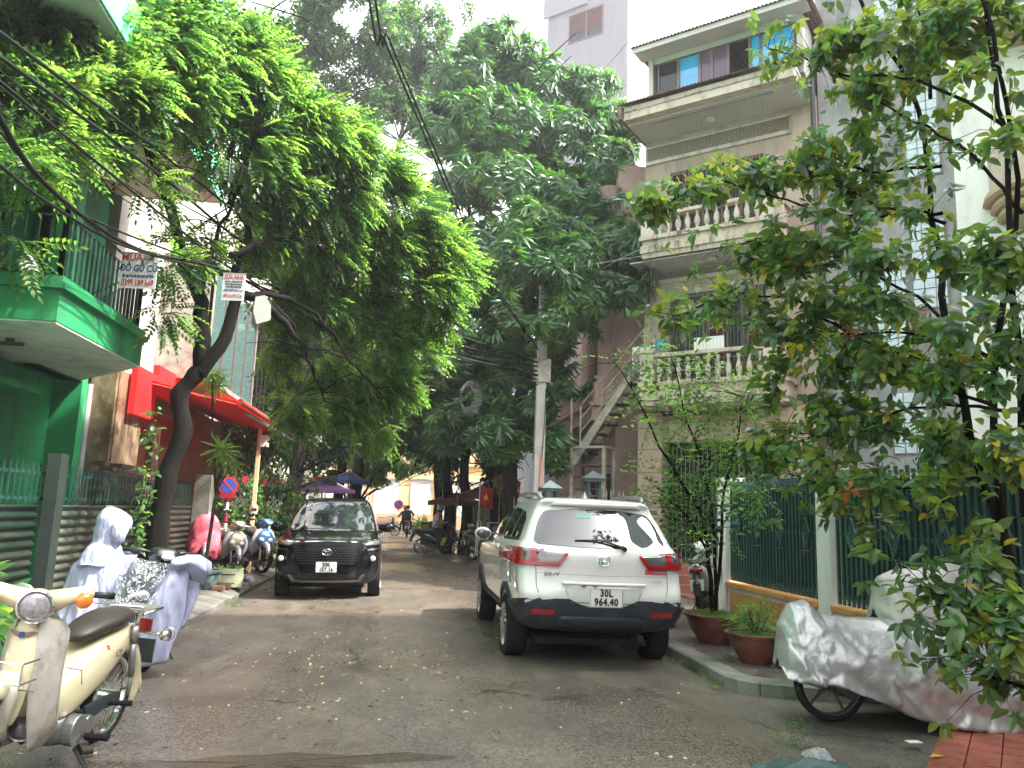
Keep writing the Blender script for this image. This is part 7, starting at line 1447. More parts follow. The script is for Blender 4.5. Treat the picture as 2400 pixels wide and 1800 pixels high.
cv2 = empty('pale_cover', (4.85, 6.62, .1), .0, label='pale grey cloth cover pulled over the bike behind the silver-covered one', cat='cover'); palec = mat('pale_cover_cloth', (.42, .41, .38), (.52, .51, .47), 3, .55, metal=.15); crinkle(palec, 6, .02, .5)
coverloft('cloth', [(-.62, 0, .7, .06, .62, .6), (-.56, 0, .98, .18, .5, .4), (-.40, 0, 1.05, .28, .3, .2), (-.1, 0, 1.08, .34, .12, .1), (.15, 0, 1.12, .36, .1, .1), (.4, 0, 1.05, .34, .1, .1), (.7, 0, .8, .3, .1, .1), (.95, 0, .6, .1, .2, .2)], palec, cv2, n=44, k=70, wr=.05, wf=5, seed=9, gather=.012)
pk = mat('pink_cover_cloth', (.5, .05, .09), (.6, .14, .18), 6, .7); pc = empty('pink_cover', (-3.85, 16.2, .15), A(.2, -1), label='bunched pink and red cloth cover over the leftmost parked scooter', cat='cover'); crinkle(pk, 9, .02, .6)
coverloft('cloth', [(-.9, 0, .85, .15, .5, .5), (-.3, 0, .9, .28, .45, .4), (.2, 0, .95, .3, .3, .3), (.32, 0, 1.2, .34, .35, .3), (.5, 0, 1.14, .30, .3, .3), (.66, 0, .8, .2, .32, .3), (.7, 0, .5, .1, .35, .35)], pk, pc, n=30, k=40, wr=.06, seed=5)
pc2 = empty('pink_cover', (-1.0, 43.3, 0), A(1, -.3), label='small faded pink cloth over the far scooter beyond the black car', cat='cover'); coverloft('cloth', [(-.9, 0, .9, .15, .6, .6), (0, 0, .95, .25, .6, .6), (.5, 0, 1.05, .25, .6, .6)], mat('faded_pink', (.5, .3, .28), (.6, .4, .36), 5, .8), pc2, 16, 16)
# raincoat-draped motorbike on the left
rm = scooter((-2.42, 8.2, .02), A(.25, -1), blackc, blackc, 'dark scooter standing under the clear-fronted lilac raincoat', steer=.35, mirrors=False)
rc = empty('raincoat', (-2.33, 7.38, .0), .25, label='pale lilac hooded raincoat draped over the dark scooter, clear plastic in front', cat='raincoat')
lil = mat('lilac_nylon', (.38, .40, .56), (.46, .48, .63), 3, .55, trans=.25); crinkle(lil, 6, .035, .9, stretch=(1.5, 1, .45))
def q3(a, b, t): return a+(b-a)*t
def panel(rows, nm, m, nu=24, nv=22, wr=.015, sd=0, sol=.0015, fine=.0):
    """rows: list of (left xyz, right xyz) from top to bottom; bulging cloth between"""
    def fn(u, v):
        f = u*(len(rows)-1); i = min(int(f), len(rows)-2); t = f-i
        L_ = Vector(rows[i][0]).lerp(Vector(rows[i+1][0]), t); R_ = Vector(rows[i][1]).lerp(Vector(rows[i+1][1]), t); p = L_.lerp(R_, v); b = rows[i][2]+(rows[i+1][2]-rows[i][2])*t
        p.y -= b*math.sin(PI*v); p.y += wr*(abs(noise.noise(Vector((p.x*9+sd, p.z*2.2, sd))))*2-.5)+fine*noise.noise(Vector((p.x*30, p.z*24, sd))); p.x += wr*.4*noise.noise(Vector((p.x*5, p.z*5, sd+4))); return tuple(p)
    return MB().grid(fn, nu, nv).build(nm, m, rc, smooth=True, solid=sol)
# hood: blown-up over the mirror, with a peaked opening toward the right
def hoodf(u, v):
    t = u; a = 2*PI*v; z = 1.47-.5*t; r = .13*min(1, (t*5.2)**.5)*(1+.06*math.sin(3*a)) if t < .62 else .13+.09*((t-.62)/.38)**1.3
    r *= 1-.14*math.exp(-((t-.58)/.12)**2); x = -.24+r*math.cos(a)*1.0+.02*math.sin(6*t); y = .05+r*.85*math.sin(a); w = .012*(abs(noise.noise(Vector((a*1.2, z*4, 3))))*2-.6)+.006*(1-abs(math.sin(3.5*a+9*z)))**3
    return (x+w*math.cos(a)+.035*max(0, math.cos(a-.1))*math.exp(-((z-1.3)/.09)**2), y+w*math.sin(a), z+.012*noise.noise(Vector((x*8, z*8, 1))))
MB().grid(hoodf, 40, 44).build('hood', lil, rc, smooth=True)
MB().add([(-.14, -.03, 1.40), (-.09, -.02, 1.33), (-.075, -.03, 1.27), (-.10, -.03, 1.18), (-.14, -.05, 1.12), (-.2, -.08, 1.2), (-.2, -.09, 1.33)], [(0, 1, 6), (1, 2, 5, 6), (2, 3, 5), (3, 4, 5)]).build('hood_peak', lil, rc, smooth=True, solid=.003)
panel([((-.40, .08, 1.06), (.02, -.10, 1.06), .05), ((-.50, .06, .94), (-.04, -.16, .94), .06), ((-.54, .04, .75), (-.14, -.2, .75), .06), ((-.57, .02, .55), (-.26, -.2, .55), .05), ((-.60, .0, .35), (-.36, -.2, .36), .04), ((-.60, 0, .18), (-.40, -.18, .2), .03)], 'left_skirt', lil, wr=.03, sd=1)
panel([((-.40, .08, 1.06), (-.05, .02, 1.08), -.06), ((-.52, .3, .9), (.1, .4, .92), -.1), ((-.56, .6, .6), (.2, .8, .6), -.15)], 'back_panel', lil, wr=.03, sd=2)
panel([((.30, -.05, .97), (.42, .0, .98), .02), ((.22, -.12, .80), (.46, -.04, .88), .05), ((.15, -.16, .62), (.47, -.06, .7), .06), ((.10, -.16, .42), (.44, -.08, .5), .05), ((.14, -.14, .22), (.40, -.1, .34), .04), ((.16, -.12, .12), (.34, -.1, .15), .02)], 'right_skirt', lil, wr=.045, sd=3)
MB().grid(lambda u, v: ((.30+.30*u), -.06-.09*math.sin(PI*v)+.16*(v > .5)*(v-.5), 1.02+.035*math.sin(PI*u)-.16*v*v-.10*u*v+.01*math.sin(9*u+5*v)), 14, 14).build('right_sleeve', lil, rc, smooth=True, solid=.002)
MB().tube([(.33, -.02, .98), (.42, -.02, 1.0), (.51, -.02, .99), (.57, -.02, .95), (.59, -.03, .88)], [.03, .065, .08, .085, .07], 12).build('sleeve_cuff', lil, rc, smooth=True)
panel([((.44, .02, .94), (.58, .02, .92), .02), ((.42, .0, .7), (.56, 0, .72), .03), ((.40, -.0, .4), (.46, -.0, .42), .02)], 'hanging_tail', lil, 14, 10, .03, 5)
clp = bpy.data.materials.new('clear_crinkled_plastic'); clp.use_nodes = True; t_ = clp.node_tree; N_ = t_.nodes; pb = N_['Principled BSDF']; pb.inputs['Base Color'].default_value = (.55, .57, .6, 1); pb.inputs['Roughness'].default_value = .12; pb.inputs['Specular IOR Level'].default_value = 1
gl_ = N_.new('ShaderNodeBsdfGlossy'); gl_.inputs['Roughness'].default_value = .08; tb_ = N_.new('ShaderNodeBsdfTransparent'); tb_.inputs['Color'].default_value = (.85, .87, .92, 1); mx_ = N_.new('ShaderNodeMixShader'); mx_.inputs['Fac'].default_value = .30; t_.links.new(tb_.outputs[0], mx_.inputs[1]); t_.links.new(gl_.outputs[0], mx_.inputs[2]); t_.links.new(mx_.outputs[0], N_['Material Output'].inputs['Surface']); crinkle(clp, 11, .05, 1.0)
panel([((-.06, -.10, 1.06), (.31, -.04, .98), .10), ((-.08, -.2, .95), (.26, -.12, .86), .12), ((-.16, -.24, .75), (.20, -.18, .68), .12), ((-.28, -.24, .55), (.14, -.2, .48), .10), ((-.38, -.22, .34), (.10, -.18, .30), .08)], 'clear_plastic_front', clp, 46, 46, .035, 7, .0008, fine=.03)
# ---------------------------------------------------------------- cream step-through at the left edge
crm = mat('cream_bike_paint', (.58, .51, .33), (.63, .56, .37), 2, .25, coat=.7); worn = mat('worn_leg_shield', (.34, .31, .27), (.50, .47, .43), 4, .45, stain=((.16, .09, .05), .7, 5, (1, 1, .5))); seatb = mat('brown_black_seat', (.030, .022, .02), (.045, .034, .03), 6, .42)
cb = empty('step_through_motorbike', (-1.93, 4.91, 0), A(.17, -.985), label='cream step-through motorbike with round headlight and orange indicators at lower left', cat='motorbike'); cb.rotation_euler = (-.07, 0, math.radians(-97)); cb.location = (-1.93, 4.98, 0)
bwheel(cb, -.60, .285, .065, wire=True); 

STE = .42
bwheel(cb, .60, .285, .065, wire=True, rz=STE)
MB().tube([(-.60+.325*math.cos(a), 0, .285+.325*math.sin(a)) for a in [PI*(.35+.78*i/12) for i in range(13)]], [.03]+[.058]*10+[.05, .04], 10).build('rear_fender', crm, cb, smooth=True)
MB().tube([(-.93, 0, .40), (-.98, 0, .28), (-1.0, 0, .22)], [.045, .05, .045], 8).build('mud_flap', crm, cb, smooth=True)
MB().loft([((-.66, 0, .70), .05, .05, 0), ((-.58, 0, .68), .11, .09, 0), ((-.42, 0, .62), .145, .135, .1), ((-.22, 0, .56), .155, .175, .12), ((-.05, 0, .49), .145, .19, .15), ((.08, 0, .42), .12, .15, .25), ((.20, 0, .40), .085, .085, .2), ((.29, 0, .46), .07, .07, -.5), ((.35, 0, .58), .065, .07, -1.0), ((.40, 0, .74), .06, .06, -1.15), ((.43, 0, .88), .055, .05, -1.2)], 20, e=2.5).build('body_shell', crm, cb, smooth=True, sub=1)
MB().loft([((-.63, 0, .795), .07, .02, 0), ((-.56, 0, .81), .125, .05, 0), ((-.40, 0, .795), .14, .06, 0), ((-.22, 0, .775), .125, .055, 0), ((-.10, 0, .755), .10, .05, .1), ((-.02, 0, .73), .05, .03, .2)], 18).build('seat', seatb, cb, smooth=True, sub=1)
MB().tube([(-.63, .1, .74), (-.66, .11, .84), (-.66, -.11, .84), (-.63, -.1, .74)], .011, 6).build('grab_bar', chrome, cb, smooth=True)
rk_ = MB().tube([(-.64, .13, .80), (-.92, .13, .81), (-.96, .09, .81), (-.96, -.09, .81), (-.92, -.13, .81), (-.64, -.13, .80)], .009, 6)
rk_.build('rack_frame', chrome, cb, smooth=True)
for k in range(6): MB().box(-.70-.05*k-.012, -.12, .808, -.70-.05*k+.012, .12, .818).build('rack_slat', galv, cb)
for y in (-.06, .0, .06): MB().box(-.95, y-.012, .80, -.66, y+.012, .807).build('rack_slat', galv, cb)
# leg shields: two worn wings either side of the centre cover
for s in (1, -1):
    def wing(u, v):
        z = .94-.72*u; w0 = .06+.02*u; w1 = .06+.095*min(1, u*9)**.5*(1+.12*math.sin(PI*u)) if u < .85 else .155-.5*(u-.85)
        y = w0+(w1-w0)*v; x = .46-.13*v**1.4-.10*(u-.35)**2*1.2-.04*u+.03*math.sin(PI*u); 
        return (x, s*y, z-.03*v*(1-u))
    MB().grid(wing, 22, 14).build('leg_shield', worn, cb, smooth=True, solid=.004)
    MB().tube([(wing(u/20, 1)) for u in range(21)], .007, 6).build('shield_edge', worn, cb, smooth=True)
MB().loft([((.50, 0, .36), .05, .02, -1.2), ((.49, 0, .5), .08, .03, -1.25), ((.475, 0, .66), .085, .035, -1.3), ((.455, 0, .80), .075, .035, -1.3), ((.43, 0, .91), .06, .03, -1.2)], 14).build('front_cover', crm, cb, smooth=True, sub=1)
be = empty('wing_badge', (.492, 0, .83), 0); be.parent = cb
for s in (1, -1): MB().add([(.0, s*.01, .012), (-.006, s*.05, .022), (-.014, s*.078, .018), (-.008, s*.04, -.006), (0, s*.01, -.014)], [(0, 1, 2, 3, 4)]).build('badge_wing', mat('badge_bronze', (.35, .25, .18), rough=.3, metal=.7), be, solid=.003)
MB().cyl((-.004, 0, 0), (.006, 0, 0), .016, n=16).build('badge_disc', mat('badge_blue', (.02, .06, .2), rough=.2), be)
# handlebar unit turns with the steering
hb_ = empty('handlebar', (.40, 0, .96), STE); hb_.parent = cb
MB().loft([((-.05, 0, .0), .05, .04, 0), ((-.02, 0, .02), .085, .065, 0), ((.05, 0, .022), .083, .083, 0), ((.10, 0, .02), .08, .08, 0)], 24, e=2.05).build('nacelle', crm, hb_, smooth=True)
MB().lathe([(.072, .095), (.086, .10), (.088, .125), (.079, .13), (.075, .12)], 32, (0, 0, .02), axis='x').build('headlight_ring', chrome, hb_, smooth=True, auto=40)
MB().lathe([(.001, .145), (.035, .14), (.062, .13), (.077, .118)], 32, (0, 0, .02), axis='x').build('headlight_lens', mat('headlight_glass', (.16, .15, .16), (.34, .32, .34), 40, .06, spec=1, coat=1), hb_, smooth=True)
for s in (1, -1):
    MB().tube([(0, s*.06, .03), (-.01, s*.13, .055), (-.03, s*.20, .075), (-.045, s*.25, .07)], [.065, .05, .042, .036], 12).build('bar_cover', crm, hb_, smooth=True)
    MB().tube([(-.045, s*.25, .07), (-.07, s*.36, .065)], [.017, .019], 10).build('grip', blackp, hb_, smooth=True)
    MB().tube([(.0, s*.21, .065), (.03, s*.215, .055)], .035, 10).build('indicator_base', crm, hb_)
    MB().ball((.045, s*.217, .05), .043, 16, sc=(.75, 1, 1)).build('indicator', amber, hb_, smooth=True)
    MB().tube([(-.03, s*.2, .05), (.02, s*.28, .035), (-.03, s*.36, .04)], .005, 5).build('lever', chrome, hb_)
MB().tube([(.50+.10+.3*math.cos(a), 0, .285+.3*math.sin(a)) for a in [PI*(.1+.75*i/10) for i in range(11)]], [.05]+[.062]*9+[.05], 10).build('front_fender', crm, cb, smooth=True)
MB().loft([((.54, 0, .34), .05, .03, -.2), ((.60, 0, .44), .08, .05, -.3), ((.58, 0, .56), .09, .05, -.6), ((.52, 0, .64), .06, .03, -.9)], 12).build('fork_cover', mat('off_white_plastic', (.5, .48, .4), rough=.4), cb, smooth=True)
mb = MB()
for z in (.62, .72): mb.tube([(.50, -.12, z), (.64, -.12, z), (.64, .12, z), (.50, .12, z)], .006, 6)
for y in (-.12, 0, .12): mb.tube([(.50, y, .56), (.64, y, .60), (.64, y, .72)], .005, 6)
mb.build('front_carrier', chrome, cb)
MB().tube([(.04, .135, .50), (.08, .14, .585), (.2, .12, .62)], .0045, 5).build('step_rail', chrome, cb)
for s in (1, -1): MB().tube([(-.52, s*.135, .74), (-.54, s*.135, .64)], .026, 12).tube([(-.54, s*.135, .64), (-.585, s*.135, .42)], .021, 12).tube([(-.585, s*.135, .42), (-.60, s*.13, .30)], .013, 10).build('shock_absorber', mat('satin_steel', (.35, .35, .34), rough=.35, metal=.8), cb, smooth=True)
MB().loft([((-.60, .075, .28), .012, .035, 0), ((-.40, .075, .29), .014, .045, 0), ((-.15, .08, .27), .02, .06, 0)], 12).build('chain_case', mat('dark_case', (.02, .03, .035), rough=.5), cb); MB().box(-.6, .055, .27, -.1, .085, .31).build('swing_arm', mat('dark_case', (.02, .03, .035)), cb)
MB().loft([((-.12, 0, .24), .1, .07, 0), ((.02, 0, .25), .13, .1, 0), ((.14, 0, .26), .10, .08, 0)], 14).cyl((.12, 0, .28), (.34, 0, .33), .07, .06, 14).build('engine', mat('engine_alloy', (.22, .22, .22), rough=.4, metal=.8), cb, smooth=True)
MB().cyl((.03, .10, .25), (.03, .165, .25), .085, n=20).cyl((-.1, .10, .24), (-.1, .155, .24), .06, n=18).build('engine_cover', mat('satin_steel', (.35, .35, .34)), cb, bevel=.006)
mb = MB()
for k in range(5): mb.cyl((.16+.035*k, 0, .295+.01*k), (.166+.035*k, 0, .297+.01*k), .085, n=14)
mb.build('cooling_fins', mat('satin_steel', (.35, .35, .34)), cb)
MB().tube([(-.05, .1, .2), (-.05, .19, .2), (-.05, .30, .2)], [.01, .019, .019], 8).build('footpeg', rub, cb); MB().tube([(-.38, .12, .30), (-.38, .26, .31)], .017, 8).build('footpeg', rub, cb); MB().tube([(.0, .16, .22), (.1, .19, .2), (.16, .2, .19)], .008, 6).build('gear_pedal', chrome, cb)
MB().tube([(-.02, .1, .17), (-.0, .25, .02), (.05, .27, .0)], .011, 6).tube([(-.12, .07, .16), (-.15, .12, .07), (-.25, .13, .05)], .012, 6).build('side_stand', blackp, cb); MB().tube([(.15, -.08, .2), (-.2, -.15, .17), (-.85, -.17, .28)], [.018, .025, .042], 10).build('exhaust', chrome, cb)
MB().box(-.99, -.055, .62, -.95, .055, .72).build('tail_lamp', redl, cb, bevel=.012); MB().box(-1.0, -.09, .42, -.985, .09, .58).build('rear_plate_bracket', mat('dark_case', (.02, .03, .035)), cb)
for s in (1, -1): MB().tube([(-.88, s*.06, .64), (-.88, s*.2, .64)], .010, 6).cyl((-.90, s*.2, .64), (-.83, s*.2, .64), .036, .03, 14).tube([(-.92, s*.2+.045*math.cos(t), .64+.045*math.sin(t)) for t in [2*PI*i/16 for i in range(16)]], .004, 4, closed=True).build('rear_indicator', chrome, cb, smooth=True); MB().ball((-.91, s*.2, .64), .032, 12, sc=(.6, 1, 1)).build('indicator', amber, cb, smooth=True)
# side lettering and stripes follow the panel
bvc = BVHTree.FromObject(next(o for o in cb.children if o.name.startswith('body_shell')), bpy.context.evaluated_depsgraph_get())
def bodypt(x, z, off=.003):
    h = bvc.ray_cast(Vector((x, 1, z)), Vector((0, -1, 0))); return (x, (h[0].y if h[0] else .13)+off, z)
def decal(poly, nm, m): MB().add([bodypt(*p) for p in poly], [tuple(range(len(poly)))]).build(nm, m, cb)
decal([(-.10, .645), (-.23, .645), (-.235, .672), (-.105, .672)], 'side_badge', mat('decal_red', (.45, .04, .05)))
o_ = text('Cup', .034, white, cb, bodypt(-.175, .658, .006), rot=(PI/2, 0, PI), ext=.0004, sx=1.3); o_.name = 'badge_lettering'
o_ = text('CUB', .062, mat('decal_dark', (.03, .02, .02)), cb, bodypt(-.36, .60, .014), rot=(PI/2, .22, PI-.0), ext=.0004, sx=1.5); o_.name = 'side_lettering'
for k in range(3): decal([(-.28-.03*k, .585+.008*k), (-.54+.02*k, .665+.012*k), (-.54+.02*k, .673+.012*k), (-.28-.03*k, .592+.008*k)], 'side_stripe', mat('decal_brown', (.22, .06, .04)))
lf = MB().add([(0, 0, 0), (.03, .012, .006), (.07, 0, 0), (.03, -.012, .004)], [(0, 1, 2, 3)]).build('fallen_leaf', mat('yellow_fallen_leaf', (.6, .38, .05), (.5, .3, .04), 20, .6), solid=.001); lf.location = (-1.98, 5.26, .862); lf.rotation_euler = (.1, -.05, -.6); tag(lf, 'yellow fallen leaf lying on the dark motorbike seat', 'leaf')
# ================================================================ people
def person(loc, rz, J, R, label, mats, region, head, group=None):
    """J: joints name -> xyz; R: radii; one continuous skinned body. region(v) -> material index"""
    t = empty('person', loc, rz, label=label, cat='person', group=group); names = list(J); idx = {n: i for i, n in enumerate(names)}
    E = [('hip', 'waist'), ('waist', 'chest'), ('chest', 'neck'), ('neck', 'skull'), ('skull', 'crown_')]
    for s in 'lr': E += [('chest', 'sh'+s), ('sh'+s, 'el'+s), ('el'+s, 'wr'+s), ('wr'+s, 'ha'+s), ('hip', 'th'+s), ('th'+s, 'kn'+s), ('kn'+s, 'an'+s), ('an'+s, 'to'+s)]
    me = bpy.data.meshes.new('body'); me.from_pydata([J[n] for n in names], [(idx[a], idx[b]) for a, b in E], []); o = link('body', me, t)
    o.modifiers.new('k', 'SKIN'); 
    if not me.skin_vertices: me.skin_vertices.new() if hasattr(me.skin_vertices, 'new') else None
    for i, n in enumerate(names):
        r = R.get(n, R.get(n[:-1], .05)); me.skin_vertices[0].data[i].radius = r if hasattr(r, '__len__') else (r, r)
    me.skin_vertices[0].data[idx['hip']].use_root = True
    s_ = o.modifiers.new('s', 'SUBSURF'); s_.levels = s_.render_levels = 2; applied(o)
    me = o.data; me.materials.clear()
    for m in mats: me.materials.append(m)
    for p in me.polygons: p.material_index = region(p.center); p.use_smooth = True
    hc = Vector(head)
    MB().ball(hc+Vector((.098, 0, -.01)), .016, 8, sc=(1, .8, 1.3)).build('nose', mats[0], t, smooth=True)
    for s in (1, -1): MB().ball(hc+Vector((.0, s*.082, -.005)), .025, 8, sc=(.7, .4, 1.2)).build('ear', mats[0], t, smooth=True); MB().ball(hc+Vector((.088, s*.033, .02)), .010, 8).build('eye', platek, t)
    MB().box(hc.x+.085, hc.y-.022, hc.z-.052, hc.x+.096, hc.y+.022, hc.z-.045).build('mouth', mat('lip', (.3, .1, .09)), t)
    MB().lathe([(.001, .125), (.06, .11), (.095, .06), (.10, .0), (.09, -.05), (.06, -.08)], 16, hc+Vector((-.018, 0, 0))).build('hair', mat('black_hair', (.012, .010, .009), rough=.6), t, smooth=True)
    for s, n in ((1, 'l'), (-1, 'r')):
        h = Vector(J['ha'+n]); w0 = Vector(J['wr'+n]); d = (h-w0).normalized(); sd = d.cross(Vector((0, 0, 1))); sd = sd.normalized() if sd.length > .1 else Vector((0, 1, 0))
        mb = MB()
        for k in range(4):
            a = h+sd*(.022*(k-1.5)); l = (.065, .075, .07, .055)[k]; mb.tube([a, a+d*l*.55, a+d*l*.9+Vector((0, 0, -.03))], [.009, .008, .006], 6)
        mb.tube([h-d*.03+sd*.03*s, h+d*.01+sd*.055*s, h+d*.035+sd*.05*s+Vector((0, 0, -.01))], [.010, .009, .007], 6); mb.build('hand_fingers', mats[0], t, smooth=True)
    return t
skn = mat('skin', (.42, .25, .17), (.47, .29, .20), 8, .55)
def helmet(par, hc, m, nm='helmet'):
    MB().lathe([(.001, .15), (.06, .14), (.105, .10), (.128, .03), (.13, -.03), (.12, -.04)], 20, Vector(hc)).prism([(hc[0]+.08, hc[1]-.08), (hc[0]+.17, hc[1]-.06), (hc[0]+.18, hc[1]), (hc[0]+.17, hc[1]+.06), (hc[0]+.08, hc[1]+.08)], hc[2]-.01, hc[2]+.0, 'z').build(nm, m, par, smooth=True, auto=40)
    MB().tube([(hc[0]+.02, hc[1]+.11, hc[2]-.03), (hc[0]+.06, hc[1]+.06, hc[2]-.13), (hc[0]+.06, hc[1]-.06, hc[2]-.13), (hc[0]+.02, hc[1]-.11, hc[2]-.03)], .006, 4).build('chin_strap', blackp, par)
J = dict(hip=(-.22, 0, .86), waist=(-.2, 0, 1.02), chest=(-.12, 0, 1.24), neck=(-.06, 0, 1.40), skull=(-.01, 0, 1.50), crown_=(.0, 0, 1.58),
         shl=(-.12, .17, 1.32), ell=(-.02, .22, 1.08), wrl=(.2, .12, 1.10), hal=(.27, .09, 1.13), shr=(-.12, -.17, 1.32), elr=(-.04, -.22, 1.07), wrr=(.18, -.10, 1.09), har=(.25, -.07, 1.12),
         thl=(-.12, .10, .84), knl=(.2, .2, .70), anl=(.14, .24, .22), tol=(.26, .25, .14), thr=(-.14, -.10, .84), knr=(.06, -.22, .50), anr=(.02, -.26, .09), tor=(.17, -.27, .03))
R = dict(hip=(.15, .12), waist=(.135, .11), chest=(.155, .115), neck=.055, skull=(.085, .088), crown_=.075, sh=.065, el=.045, wr=.03, ha=(.04, .022), th=.095, kn=.062, an=.04, to=.038)
cgr = mat('white_tshirt', (.62, .58, .6), (.7, .66, .67), 8, .8); drk = mat('dark_trousers', (.012, .014, .02), (.02, .024, .03), 8, .8)
def reg(c):
    if c.z > 1.385: return 0
    if c.z > .93 and c.x < .06 and abs(c.y) < .34: return 1 if not (abs(c.y) > .17 and c.z < 1.17) else 0
    if c.z > 1.0: return 0
    if c.z < .20: return 0
    return 2
pm = person((1.28, 26.91, .0), A(1.33, -.35), J, R, 'man in a white T-shirt and green helmet astride a black scooter, looking at a phone', [skn, cgr, drk], reg, (.0, 0, 1.51))
helmet(pm, (.0, 0, 1.56), mat('green_helmet', (.03, .28, .17), rough=.25, coat=.6)); MB().box(.10, -.33, .0, .30, -.22, .03).build('sandal', mat('sandal', (.35, .35, .33)), pm, bevel=.01)
tag(MB().box(-.035, -.004, -.07, .035, .004, .07).build('phone', blackp), 'dark phone held in the seated rider hands', 'phone').location = (1.58, 26.83, 1.17)
MB().tube([(-.3, .12, 1.0), (-.22, .1, 1.35), (-.02, -.05, 1.36), (.0, -.16, 1.1), (-.2, -.2, .95)], .016, 5).loft([((-.36, .05, 1.0), .12, .13, 0), ((-.28, .05, 1.0), .12, .14, 0)], 10).build('black_shoulder_bag', mat('bag_nylon', (.012, .012, .016), rough=.7), pm)
def rider(dx, col, lab, hel, dz=0, hw=1):
    J2 = {k: (v[0], v[1], v[2]+dz) for k, v in J.items()}
    for n, s in (('l', 1), ('r', -1)):
        J2['el'+n] = (.05, s*.30, 1.13+dz); J2['wr'+n] = (.28, s*.28, 1.06+dz); J2['ha'+n] = (.34, s*.27, 1.06+dz); J2['kn'+n] = (.18, s*.22, .66); J2['an'+n] = (.05, s*.2, .36); J2['to'+n] = (.17, s*.21, .33)
    sh = mat('shirt_%s' % col[0], col[1], rough=.85)
    p = person((.26, 41.6+dx, 0), PI/2, J2, R, lab, [skn, sh, drk], lambda c: 0 if c.z > 1.385+dz else (1 if c.z > .95 and c.x < .2 else (0 if c.z > .95 else 2)), (.0, 0, 1.51+dz))
    if hel: helmet(p, (0, 0, 1.56+dz), hel)
    return p
rider(-.2, ('black', (.012, .014, .018)), 'bareheaded passenger in black riding pillion on the far motorbike', None, .06)
rider(.35, ('navy', (.03, .05, .07)), 'driver of the far motorbike in a red helmet, mostly hidden by the passenger', mat('red_helmet', (.5, .04, .05), rough=.3)).location.x = .12
# ================================================================ small things
fm = mat('dirty_foam', (.34, .36, .22), (.50, .50, .36), 5, .8, bump=.2, stain=((.10, .11, .05), .85, 6, (1, 1, 1)))
fbx = empty('foam_planter', (-2.84, 13.75, .15), .15, label='grimy yellowish foam box planted with herbs beside the kerb', cat='planter box')
MB().box(-.24, -.16, 0, .24, -.13, .30).box(-.24, .13, 0, .24, .16, .30).box(-.24, -.13, 0, -.21, .13, .30).box(.21, -.13, 0, .24, .13, .30).box(-.21, -.13, 0, .21, .13, .24).build('box', fm, fbx, bevel=.01)
for z in (.06, .2): MB().box(-.2, -.165, z, .12, -.1601, z+.02).build('black_mark', mat('faded_print', (.06, .07, .03)), fbx)
P = np.array([(random.uniform(-.18, .18), random.uniform(-.1, .1), .25) for _ in range(26)]); merged('herb_leaves', 'single', P, sprays(P, RNG.normal(size=(26, 3))*[.4, .4, 0]+[0, 0, 1], droop=-.3, sc=(.6, 1.3)), pick(26, (.4, .2, .4, 0)), L1, fbx)
pp_ = empty('pvc_pipe', (-2.75, 14.2, .2), label='grey plastic drain pipe with an elbow lying by the kerb', cat='pipe'); MB().tube([(-.6, .1, .03), (.12, 0, .05), (.2, -.02, .045), (.235, -.03, 0), (.24, -.03, -.07)], .055, 14).build('pipe', pvc, pp_, smooth=True); MB().tube([(.1, 0, .05), (.14, 0, .05)], .062, 14).build('collar', mat('dark_pvc', (.1, .11, .12)), pp_)
tp_ = mat('teal_tarp', (.022, .05, .052), (.04, .08, .08), 4, .45); crinkle(tp_, 6, .02, .6)
tarp = MB().grid(lambda u, v: (2.32+.62*u+.05*math.sin(5*v), 4.35+.62*v, .01+max(0, .10*math.sin(PI*min(1, u*1.05))*max(0, math.sin(PI*v))**.8)*(1.15-u*.5)+.045*abs(noise.noise(Vector((u*5+v*3, v*2.5, 1))))+.015*noise.noise(Vector((u*16, v*14, 2)))), 44, 44).build('tarp', tp_, smooth=True, solid=.003); tag(tarp, 'crumpled teal tarpaulin at the bottom edge of the street', 'tarpaulin')
bagm = mat('clear_bag', (.5, .52, .55), (.7, .72, .75), 9, .15, spec=1, alpha=.6); crinkle(bagm, 20, .03, 1)
bg_ = MB().grid(lambda u, v: (2.72+.17*u, 5.0+.15*v, .015+.06*math.sin(PI*u)**.5*math.sin(PI*v)**.5+.025*noise.noise(Vector((u*7, v*7, 3)))), 14, 14).build('plastic_bag', bagm, smooth=True); tag(bg_, 'crumpled clear plastic bag on the wet ground beside the tarpaulin', 'bag')
ya = MB().add([(0, 0, 0), (.05, .03, .012), (.12, .02, 0), (.05, -.025, .008)], [(0, 1, 2, 3)]).build('fallen_leaf', mat('yellow_fallen_leaf', (.6, .38, .05)), solid=.001); ya.location = (3.55, 5.0, .04); tag(ya, 'large yellow leaf lying at the edge of the red pavers', 'leaf')
tag(MB().box(0, 0, 0, .1, .06, .004).build('paper_scrap', white), 'white paper scrap on the corner of the red paving', 'litter').location = (3.62, 5.3, .04)
for k, (x, y, z) in enumerate(((-2.95, 13.1, .15), (-2.93, 13.45, .15))): tag(MB().box(x, y, z, x+.2, y+.11, z+.07).build('loose_brick', brickm, bevel=.006), ('loose brick beside the glazed planter foot', 'loose brick against the foam box')[k], 'brick')
